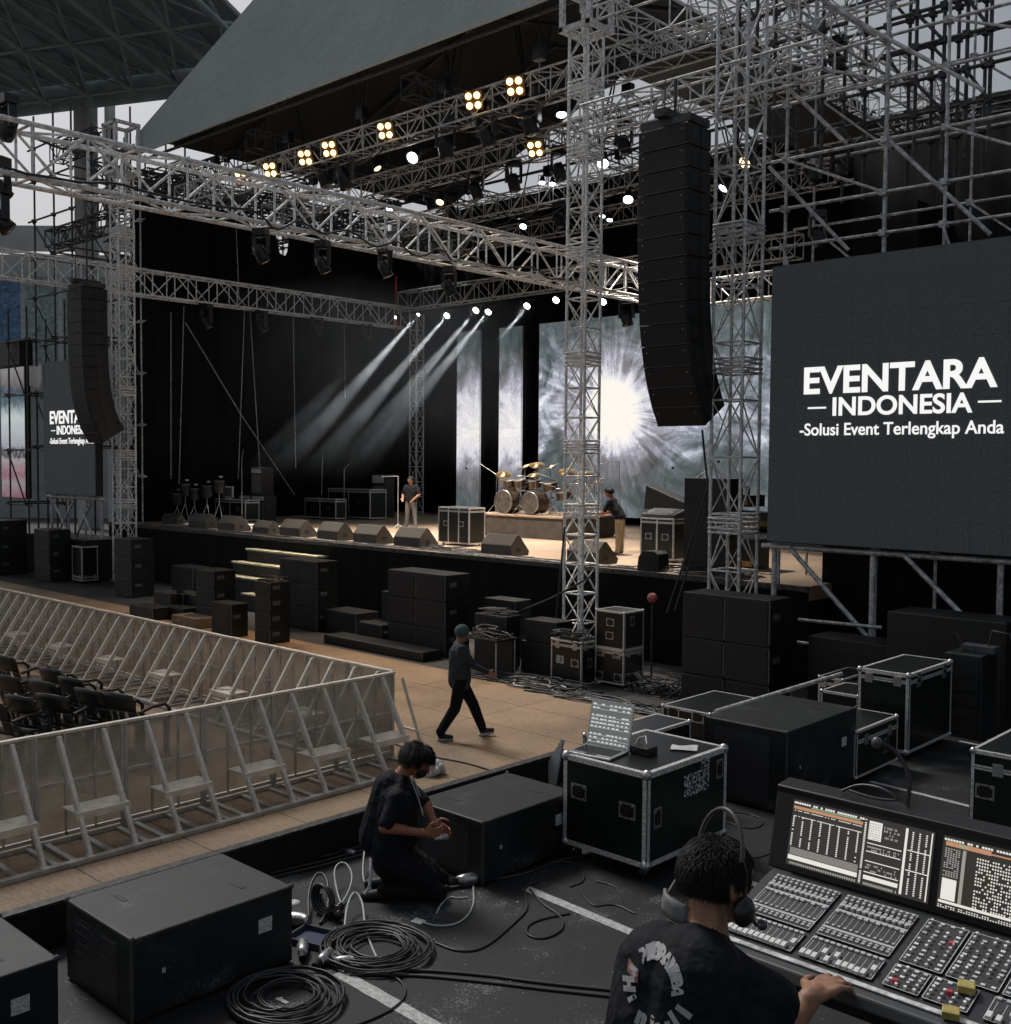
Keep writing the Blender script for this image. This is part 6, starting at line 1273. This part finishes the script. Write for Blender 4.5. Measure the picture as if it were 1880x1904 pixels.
hp = MB()
for q in (-1, 1):
    hp = MB(); cc = hc-EO+hr*q*.094-hu*.045+hf*.022; hp.sph(cc, .036, 12, 0, (.75, 1, 1.05)); hp.tube([cc, cc+hu*.09-hr*q*.012, ctr+hr*.085*q], .006, 5); hp.build('ear_cup', M['plastic'], eng)
nb = MB(); nb.tube([hc-EO+hr*(-.094)+hu*.05+hf*.02, hc-EO-hr*.103-hu*.01-hf*.03, hc-EO-hr*.09-hu*.06-hf*.07], .006, 5); nb.build('neckband', M['greyplastic'], eng)
pad = MB(); c0 = hc-EO-hr*.08-hu*.07-hf*.088; pad.sheet(lambda u, v: tuple(c0+hr*(.085*u-.02)+hu*(-.03+.05*v-.02*u)+hf*(.02*(u-.4)**2*4)), 8, 3); pad.build('neck_pad', mat('neck_pad_grey', (.16, .165, .165), .6, nscale=60, namt=.3), eng, solid=.008)
o = MB().tube([hc-EO+hr*.11-hu*.03+hf*.01, hc-EO+hr*.115-hu*.07+hf*.05, hc-EO+hr*.07-hu*.085+hf*.11], .005, 5); o.sph(hc-EO+hr*.065-hu*.086+hf*.115, .014, 8); o.build('headset_microphone', M['greyplastic'], eng)
stl = thing('stool', 'black round stool under the sound engineer', 'stool', (-1.47, 2.1, 1.76)); MB().lathe([(0, .5), (.18, .5), (.18, .45), (0, .44)], n=18).build('seat', M['black'], stl)
for k in range(4): MB().cyl((.12*math.cos(k*PI/2+.4), .12*math.sin(k*PI/2+.4), .45), (.2*math.cos(k*PI/2+.4), .2*math.sin(k*PI/2+.4), 0), .014, 6).build('leg', M['scafd'], stl)
rs = thing('desk_riser', 'black riser carrying the mixing desk and the engineer', 'riser', (-1.0, 2.5, DK)); MB().box(-1.2, -1.3, 1.15, 2.2, 1.0, 1.2).build('top', M['black'], rs); MB().box(-1.15, -1.25, 0, 2.15, .95, 1.148).build('skirt', M['drape'], rs)

# --- man kneeling at the subwoofer
kn = thing('person', 'man in a black T-shirt kneeling beside a subwoofer with plugs in his hands', 'person', (-6.7, 5.8, DK)); KO = V(kn.location)
B = Body(); f = V((.73, .68, 0)); rt = V((.68, -.73, 0)); hc = V((-6.63, 5.94, 1.655)); fh = V((.70, .50, -.52)).normalized(); nk = hc-f*.12+V((0, 0, -.11))
_, hf, hu, hr = head(B, hc, fh, (0, 0, 1), 1, 1.12, nk)
ch = V((-6.72, 5.83, 1.43)); sh = [ch-rt*.19, ch+rt*.19+V((0, 0, -.02))]; hip = V((-6.77, 5.77, .83))
J = dict(neck=nk-V((0, 0, .03)), sh=sh, el=[V((-6.60, 6.03, 1.27)), V((-6.575, 5.55, 1.2))], wr=[V((-6.50, 6.03, 1.13)), V((-6.47, 5.88, 1.1))], hip=[hip-rt*.11, hip+rt*.11], kn=[hip+f*.42-rt*.13+V((0, 0, -.2)), hip+f*.42+rt*.15+V((0, 0, -.21))], an=[hip-f*.03-rt*.12+V((0, 0, -.2)), hip-f*.03+rt*.14+V((0, 0, -.2))], toe=[-f, -f], f=f)
limbs(B, J, 0, 1, 2, 3, .86, 1.1); B.cap(ch-f*.07, hip+V((0, 0, .2))-f*.09, .15, .17, 0); B.cap(ch-rt*.09-f*.03-V((0, 0, .06)), hip-rt*.1+V((0, 0, .12)), .13, .15, 0); B.cap(ch+rt*.09-f*.03-V((0, 0, .06)), hip+rt*.1+V((0, 0, .12)), .13, .15, 0); B.cap(ch-V((0, 0, .1)), hip+V((0, 0, .2))+f*.1, .15, .14, 0)
B.cap(hip+V((0, 0, .05))-rt*.12, hip+f*.3-rt*.1+V((0, 0, -.12)), .13, .11, 2); B.cap(hip+V((0, 0, .05))+rt*.12, hip+f*.32+rt*.12+V((0, 0, -.12)), .13, .11, 2); B.cap(hip+f*.02, hip+f*.3+V((0, 0, -.1)), .13, .12, 2); B.cap(hip+V((0, 0, .16)), hip+V((0, 0, .0))+f*.03, .16, .18, 0)
hand(B, J['wr'][1], f+V((0, 0, .05)), -rt, V((0, 0, 1)), .9, .2, 1, 1.1); hand(B, J['wr'][0], (f*.8+V((0, 0, -.4))), rt, V((0, 0, 1)), .9, .2, 1, 1.1)
B.c = [(a-KO, b-KO, x, y, m) for a, b, x, y, m in B.c]; link('body', B.mesh('kneeling_body', [M['shirt'], M['skinr'], M['pants'], M['shoe']], .0078, 4), kn)
link('hair', hairmesh(hc-KO, hf, hu, hr, .124, 2600, .05, 5, front=.45, mess=.5), kn)
mk_ = MB(); mk_.sph(hc-KO+hf*.072-hu*.05, .062, 12, 0, (1, 1, 1)); mk_.build('face_mask', M['black'], kn)
[MB().sph(hc-KO+hf*.098+hr*q*.034+hu*.022, .011, 8).build('eye', M['black'], kn) for q in (-1, 1)]
b = MB(); b.lathe([(.038, -.02), (.041, 0), (.038, .02)], J['wr'][1]-KO-f*.02, 14, 0, f.to_track_quat('Z', 'Y').to_matrix()); b.build('bracelet', M['copper'], kn)
b = MB(); cs = ch-KO
for q in (-1, 1): b.tube([cs+rt*q*.06+f*.11+V((0, 0, .08)), cs+rt*q*.05+f*.17-V((0, 0, .08)), cs+rt*q*.02+f*.2-V((0, 0, .22))], .006, 5)
b.build('lanyard', M['knob'], kn)
hp_ = V(PY(818, 1556, 6.05)); o = thing('cable_connector', 'dark connector held by the crouching man toward the subwoofer panel', 'plug', tuple(hp_)); b = MB(); d_ = V((.25, .9, -.1)); b.cyl(-d_*.06, d_*.08, .024, 10); b.build('body', M['trussd'], o); MB().tube(smooth([-d_*.06, -d_*.12-V((0, 0, .1)), -d_*.1-V((0, 0, .3)), V((.05, -.15, -.48))], 2), .009, 6).build('lead', M['cable'], o)
o = MB().tube(smooth([(0, 0, 0), (.06, -.05, -.1), (.08, -.08, -.2), (.05, -.1, -.25)], 2), .012, 6).build('tool_lanyard', M['scaf'], None, tuple(V((-6.62, 5.5, .95)))); tag(o, 'bunch of keys and cords hanging at the crouching mans hip', 'keys')

kn.location = KO+V((.035, .025, 0))
# --- man walking on the plywood
wk = thing('person', 'man in a dark jacket and teal cap walking across the plywood', 'person', (-11.4, 11.2, .004)); KO = V(wk.location)
B = Body(); f = V((.55, .83, 0)).normalized(); rt = V((f.y, -f.x, 0)); c = V((-11.41, 11.18, 0)); hc = c+f*.03+V((0, 0, 1.575)); nk = c+V((0, 0, 1.44)); fh = (f+V((0, 0, -.12))).normalized()
_, hf, hu, hr = head(B, hc, fh, (0, 0, 1), 1, 1., nk); sh = [nk-rt*.19-V((0, 0, .06)), nk+rt*.19-V((0, 0, .06))]; hip = c+V((0, 0, .9))
hd = V((-11.06, 11.5, 1.0))
J = dict(neck=nk-V((0, 0, .03)), sh=sh, el=[sh[0]-f*.06-V((0, 0, .28)), sh[1]+f*.16-V((0, 0, .25))], wr=[sh[0]+f*.02-V((0, 0, .52)), sh[1]+f*.39+V((0, 0, -.36))], hip=[hip-rt*.09, hip+rt*.09], kn=[c+f*.22-rt*.08+V((0, 0, .5)), c-f*.08+rt*.08+V((0, 0, .48))], an=[c+f*.36-rt*.08+V((0, 0, .11)), c-f*.30+rt*.08+V((0, 0, .1))], toe=[(f+V((0, 0, .15))), f], f=f)
limbs(B, J, 0, 1, 2, 3, 2, 1.0); B.cap(sh[0].lerp(sh[1], .5)-V((0, 0, .1)), hip-V((0, 0, .02)), .16, .175, 0); [B.cap(J['hip'][i], J['kn'][i], .11, .085, 2) for i in (0, 1)]; [B.cap(J['kn'][i], J['an'][i]+V((0, 0, .04)), .085, .068, 2) for i in (0, 1)]
hand(B, J['wr'][1], f*.8-V((0, 0, .45)), -rt, f*.4+V((0, 0, .8)), .5, .3, 1); hand(B, J['wr'][0], V((0, 0, -1)), rt, f, .5, .3, 1)
B.c = [(a-KO, b-KO, x, y, m) for a, b, x, y, m in B.c]; link('body', B.mesh('walking_body', [M['jacket'], M['skin'], M['pants'], M['shoe']], .011, 3), wk)
b = MB(); b.sph(hc-KO+hu*.04-hf*.004, .112, 16, 0, (1, 1, .92)); b.build('cap', M['cap'], wk); b = MB(); b.sph(hc-KO+hf*.07-hu*.05, .055, 10); b.build('face_mask', M['greycloth'], wk); [MB().sph(hc-KO+hf*.09+hr*q*.032+hu*.02, .01, 6).build('eye', M['black'], wk) for q in (-1, 1)]
for a, t in zip(J['an'], J['toe']):
    b = MB(); q = a-KO-V((0, 0, .088)); t = V(t).normalized(); b.tube([q-t*.05, q+t*.06, q+t*.19+V((0, 0, .004))], [.03, .034, .026], 8); b.v = [(x, y, max(z, .0)) for x, y, z in b.v]; b.build('shoe_sole', M['sole'], wk)
# --- two people on the stage
def stander(label, x, y, f, mats, arms, voxel=.02, h=1.0, lean=0., extra=None):
    o = thing('person', label, 'person', (x, y, ST)); B = Body(); f = V(f).normalized(); rt = V((f.y, -f.x, 0)); c = V((0, 0, 0)); hip = V((0, 0, .92*h)); nk = hip+V((0, 0, .52*h))+f*lean; hc = nk+V((0, 0, .15))+f*(.02+lean*.3)
    _, hf, hu, hr = head(B, hc, (f+V((0, 0, -.25))).normalized(), (0, 0, 1), 1, 1.02, nk); sh = [nk-rt*.2-V((0, 0, .06)), nk+rt*.2-V((0, 0, .06))]
    J = dict(neck=nk-V((0, 0, .03)), sh=sh, el=[sh[i]+f*arms[i][0][0]+rt*arms[i][0][1]*(1 if i else -1)+V((0, 0, arms[i][0][2])) for i in (0, 1)], wr=[sh[i]+f*arms[i][1][0]+rt*arms[i][1][1]*(1 if i else -1)+V((0, 0, arms[i][1][2])) for i in (0, 1)], hip=[hip-rt*.1, hip+rt*.1], kn=[-rt*.15+V((0, 0, .49)), rt*.15+V((0, 0, .49))], an=[-rt*.19+V((0, 0, .1)), rt*.19+V((0, 0, .1))], toe=[f, f], f=f)
    limbs(B, J, 0, 1, 2, 3, .8, 1.08); B.cap(sh[0].lerp(sh[1], .5)-V((0, 0, .1)), hip+V((0, 0, .05)), .14, .14, 0)
    for i in (0, 1): w = J['wr'][i]; u = (w-J['el'][i]).normalized(); hand(B, w, u, V((0, 0, -1)) if abs(u.z) < .8 else -rt, u.cross(V((0, 0, 1))) if abs(u.z) < .8 else f, .6, .3, 1, 1.1)
    link('body', B.mesh('stage_person_body', [M[m] for m in mats], voxel*.8, 2), o); link('hair', hairmesh(hc, hf, hu, hr, .112, 300, .03, 7), o); [MB().sph(hc+hf*.09+hr*q*.033+hu*.02, .012, 6).build('eye', M['black'], o) for q in (-1, 1)]; return o
q = G(764, 987, ST); stander('performer in a dark shirt and grey trousers standing near the stage edge', q[0], q[1], (.2, -1, 0), ('pants', 'skin', 'greycloth', 'shoe'), (((.0, .13, -.24), (.16, .0, -.40)), ((.0, .13, -.24), (.18, .0, -.36))), .022, 1.02)
q = G(1152, 1032, ST); stander('person in a black T-shirt and khaki trousers bending over near the right stage mixer', q[0], q[1], (-.9, -.35, 0), ('shirt', 'skinr', 'khaki', 'shoe'), (((.14, .05, -.26), (.36, .0, -.34)), ((.14, .05, -.26), (.36, .02, -.36))), .02, .95, .2)
o = micstand('microphone stand with a long arm left of the performer', *PY(740, 985, q[1]+2)[:2], ST, 1.75, (-.75, -.1, -.02))

# ------------------------------------------------------------------ mixing desk
md = thing('mixing_desk', 'large black mixing desk with two lit screens and rows of faders', 'mixing desk', (-1.0, 2.8, 1.76)); DO = V(md.location)
X0, X1 = -1.77, -.42; YF = 2.8
def srf(y): return 2.712+(y-2.85)*.26
b = MB(); b.prism([(p[0]-DO.y, p[1]-DO.z) for p in ((2.83, 2.60), (3.24, 2.60), (3.24, 2.80), (3.2, srf(3.2)), (2.83, srf(2.83)))], 'x', X0-DO.x, X1-DO.x); b.build('chassis', mat('desk_metal', (.022, .025, .028), .45, .2, nscale=60, namt=.25), md, bevel=.004)
b = MB(); b.prism([(YF-.04-DO.y, 2.665-DO.z), (YF+.028-DO.y, 2.655-DO.z), (YF+.028-DO.y, 2.705-DO.z), (YF-.03-DO.y, 2.70-DO.z)], 'x', X0+.06-DO.x, X1-DO.x); b.build('armrest', M['greyplastic'], md, bevel=.006)
MB().box(X0+.06-DO.x, YF+.004-DO.y, 2.7065-DO.z, X1-DO.x, YF+.026-DO.y, 2.710-DO.z).build('edge_strip', M['trussd'], md)
b = MB(); b.prism([(3.2-DO.y, srf(3.2)+.0-DO.z), (3.30-DO.y, 2.78-DO.z), (3.38-DO.y, 3.05-DO.z), (3.335-DO.y, 3.075-DO.z), (3.25-DO.y, 3.068-DO.z), (3.255-DO.y, 3.045-DO.z)], 'x', X0-.02-DO.x, X1-DO.x); b.build('screen_housing', M['plastic'], md, bevel=.006)
for xx in (X0+.1, X1-.1): MB().box(xx-.05-DO.x, .1, 0, xx+.05-DO.x, .35, 2.6-DO.z).build('leg', M['scafd'], md)
def onp(px, py):
    d = ray(px, py); n_ = np.array([0, -.26, 1.]); p0_ = np.array([0, 2.85, 2.712]); t = ((p0_-CC)@n_)/(d@n_); return V(CC+d*t)
SLOPE = math.atan(.26); RS = Matrix.Rotation(SLOPE, 3, 'X')
btn = M['knob']; panel_m = mat('module_panel', (.03, .032, .036), .45, nscale=80, namt=.4)
def module(nm, xa, xb, ya, yb, kind):
    o = bpy.data.objects.new(nm, None); b = MB()
    o = b_ = None
    w = xb-xa; d = (yb-ya)/math.cos(SLOPE)
    base = MB().box(0, 0, 0, w, d, .003); base = base.build(nm, panel_m, md, (xa-DO.x, ya-DO.y, srf(ya)+.0035-DO.z)); base.rotation_euler = (SLOPE, 0, 0)
    ln = MB(); k = .0012
    for (p, q) in (((0, 0), (w, k*2)), ((0, d-k*2), (w, d)), ((0, 0), (k*2, d)), ((w-k*2, 0), (w, d))): ln.box(p[0], p[1], .003, q[0], q[1], .0042)
    ln.build('outline', btn, base)
    t = MB(); rnd = random.Random(int(xa*1000)); n = 12
    if kind == 'strip':      # channel strip: knob rows, lit bars, short meters
        rows = [(.96, .9, 'k'), (.88, .84, 'k'), (.82, .78, 'b'), (.76, .71, 'w'), (.70, .66, 'k')]
        for (a, c, ty) in rows:
            for i in range(n):
                x = w*(i+.5)/n
                if ty == 'k': t.cyl((x, d*(a+c)/2, .003), (x, d*(a+c)/2, .013), .0052, 7)
                elif ty == 'w': t.box(x-.0075, d*c, .003, x+.0075, d*a, .008)
                else: t.box(x-.005, d*c, .003, x+.005, d*a, .007)
        for (a, c) in ((.635, .60), (.215, .175)): t.box(w*.01, d*c, .003, w*.99, d*a, .0046)
        for i in range(n):
            x = w*(i+.5)/n; t.box(x-.0007, d*.3, .003, x+.0007, d*.57, .0036); t.box(x-.006, d*(.52+.05*rnd.random()), .003, x+.006, d*.585, .009); t.box(x-.004, d*.245, .003, x+.004, d*.275, .007)
            for r_ in range(2): t.box(x-.005, d*(.06+.05*r_), .003, x+.005, d*(.09+.05*r_), .007)
        t.build('controls', btn, base)
    elif kind == 'fader':
        for i in range(n):
            x = w*(i+.5)/n; t.box(x-.0008, d*.12, .003, x+.0008, d*.82, .0037); t.box(x-.006, d*.88, .003, x+.006, d*.98, .008)
        t.build('fader_slots', btn, base)
        cap = HM.setdefault('fcap', MB().box(-.0065, -.011, 0, .0065, .011, .011).mesh('fader_cap', M['white']))
        for i in range(n): link('fader', cap, base, (w*(i+.5)/n, d*(.1+.05*rnd.random()+(.3 if rnd.random() < .12 else 0)), .003))
    else:
        nc = max(3, int(w/.024))
        for i in range(nc):
            for j in range(int(d/.019)):
                if rnd.random() < .93:
                    x = w*(i+.5)/nc; y = d*(j+.5)/int(d/.019)
                    if rnd.random() < .45: t.box(x-.006, y-.004, .003, x+.006, y+.004, .007)
                    else: t.cyl((x, y, .003), (x, y, .013), .0046, 8)
        t.build('controls', M['trussd'], base)
    return base
def xr(a, c): return onp(*a).x, onp(*c).x
xa, xb = -1.725, -1.445; xc, xd = -1.42, -1.14
TL, BLq = onp(1451, 1625), onp(1402, 1686); TR = onp(1567, 1660)
xa, xb = TL.x, TR.x; T2, T2R = onp(1580, 1665), onp(1710, 1705); xc, xd = T2.x, T2R.x
yt, yb_ = 3.165, 2.955; yf0, yf1 = 2.845, 2.94
for (a, c) in ((xa, xb), (xc, xd)): module('channel_module', a, c, yb_, yt, 'strip'); module('fader_module', a, c, yf0, yf1, 'fader')
module('control_module', xd+.03, xd+.15, yb_, yt, 'k'); module('control_module', xd+.16, xd+.3, yb_, yt, 'k'); module('control_module', xd+.31, xd+.47, yb_, yt, 'k'); module('control_module', xd+.03, xd+.13, yf0, yf1, 'k'); module('control_module', xd+.14, xd+.26, yf0, yf1, 'k'); module('fader_module', xd+.3, xd+.6, yf0, yf1, 'fader')
for px, py in ((1770, 1762), (1664, 1831), (1765, 1852)): q = onp(px, py)-DO; MB().cyl((q.x, q.y, q.z), (q.x, q.y, q.z+.016), .009, 10).build('lit_button', M['red'], md)
for px, py, lab in ((1797, 1848, 'small yellow box lying on the right part of the mixing desk'), (1768, 1896, 'small yellow box at the front edge of the mixing desk')):
    q = onp(px, py); o = MB().box(-.022, -.016, 0, .022, .016, .024).build('yellow_box', M['yellow'], None, (q.x, q.y, q.z+.008), bevel=.003); o.rotation_euler = (SLOPE, 0, .3); tag(o, lab, 'box')
# screens
def dscreen(xa, xb, kind):
    zb, zt, yb, yt = 2.83, 3.035, 3.196, 3.245; w = xb-xa; tilt = math.atan2(yt-yb, zt-zb); h = math.hypot(zt-zb, yt-yb)
    s_ = MB().box(0, 0, 0, w, .01, h).build('screen', mat('desk_display', (.01, .01, .01), .25, emis=(.3, .27, .22), estr=.10), md, (xa-DO.x, yb-DO.y, zb-DO.z)); s_.rotation_euler = (-tilt, 0, 0)
    wht, grn, org, gry = MB(), MB(), MB(), MB(); rnd = random.Random(3)
    def R(mb, u0, v0, u1, v1, lift=.002): mb.box(u0*w, -lift, v0*h, u1*w, -.0002, v1*h)
    def dots(mb, u0, v0, u1, v1, nu, nv, fill=.6, p=.9):
        for i in range(nu):
            for j in range(nv):
                if rnd.random() < p: R(mb, u0+(u1-u0)*i/nu, v0+(v1-v0)*j/nv, u0+(u1-u0)*(i+fill)/nu, v0+(v1-v0)*(j+fill)/nv)
    if kind == 0:
        dots(wht, .01, .94, .55, .98, 30, 1, .7, .8); R(grn, .14, .915, .5, .932); R(org, .01, .86, .52, .905); dots(wht, .02, .83, .52, .85, 44, 1)
        for k in range(8): dots(wht, .015+k*.068, .30, .03+k*.068, .76, 1, 16, .6)
        dots(wht, .02, .745, .52, .765, 46, 1); [R(gry, .02, .17+.018*k, .52, .18+.018*k) for k in range(6)]; R(wht, .01, .09, .52, .155, .001); dots(gry, .01, .02, .52, .075, 30, 1, .6); dots(wht, .535, .03, .555, .97, 1, 40, .6)
        R(wht, .565, .68, .655, .95, .001); dots(gry, .57, .69, .65, .94, 7, 7, .5)
        for v in (.62, .5, .36, .2): R(wht, .565, v, .8, v+.012)
        dots(gry, .57, .52, .79, .6, 22, 2, .6, .6); dots(gry, .57, .22, .79, .34, 22, 3, .6, .4); dots(gry, .67, .74, .79, .93, 12, 4, .6, .5); R(wht, .565, .1, .8, .16, .001); dots(gry, .57, .02, .8, .08, 20, 1); R(wht, .815, .03, .83, .97)
        for k in range(3): dots(wht, .86+k*.045, .05, .878+k*.045, .95, 1, 30, .55)
        R(wht, .84, .66, .99, .672); R(wht, .84, .38, .99, .392); R(wht, .985, .02, .992, .98)
    else:
        dots(wht, .01, .94, .9, .98, 50, 1, .7, .8); R(org, .02, .87, .3, .93); R(grn, .1, .88, .16, .92); R(org, .3, .88, .95, .9); dots(gry, .02, .45, .12, .85, 6, 14, .6); R(wht, .02, .13, .11, .42, .001)
        for k in range(3): R(gry, .13, .12, .15, .85)
        dots(wht, .22, .12, .98, .82, 48, 16, .5, .75); R(wht, .01, .08, .98, .115, .001); dots(wht, .01, .015, .98, .065, 60, 2, .5)
    wht.build('white_marks', emw, s_); gry.build('grey_marks', emg, s_); org.build('orange_bar', emo, s_); grn.build('green_bar', emgr, s_)
emw = emat('display_white', (.95, .92, .86), .75); emg = emat('display_grey', (.8, .78, .72), .35); emo = emat('display_orange', (.9, .45, .25), .5); emgr = emat('display_green', (.5, .8, .5), .45)
q0, q1, q2 = PY(1462, 1607, 3.2)[0], PY(1724, 1682, 3.2)[0], PY(1741, 1688, 3.2)[0]
dscreen(q0, q1, 0); dscreen(q2, q2+(q1-q0), 1)
o = thing('tall_lamp_arm', 'dark bent arm standing up behind the mixing desk screens', 'lamp arm', tuple(V((q1-.12, 3.32, 3.06)))); MB().tube(smooth([(0, 0, 0), (0, .03, .1), (-.06, .05, .17), (-.1, .02, .19)], 2), .008, 6).build('arm', M['plastic'], o); MB().sph((-.11, .02, .19), .02, 8).build('lamp_head', M['greyplastic'], o)
o = MB().tube(smooth([(.0, 0, .01), (.05, .02, .04), (.14, .0, .05), (.2, .0, .02), (.12, -.02, .015), (.03, -.01, .02)], 2), .005, 5).build('hood_cable', M['cable'], None, (q0+.14, 3.3, 3.07)); tag(o, 'loop of cable lying on the hood of the mixing desk', 'cable')
for o in list(bpy.data.objects):
    if o.type == 'MESH' and len(o.data.vertices) == 0: bpy.data.objects.remove(o)
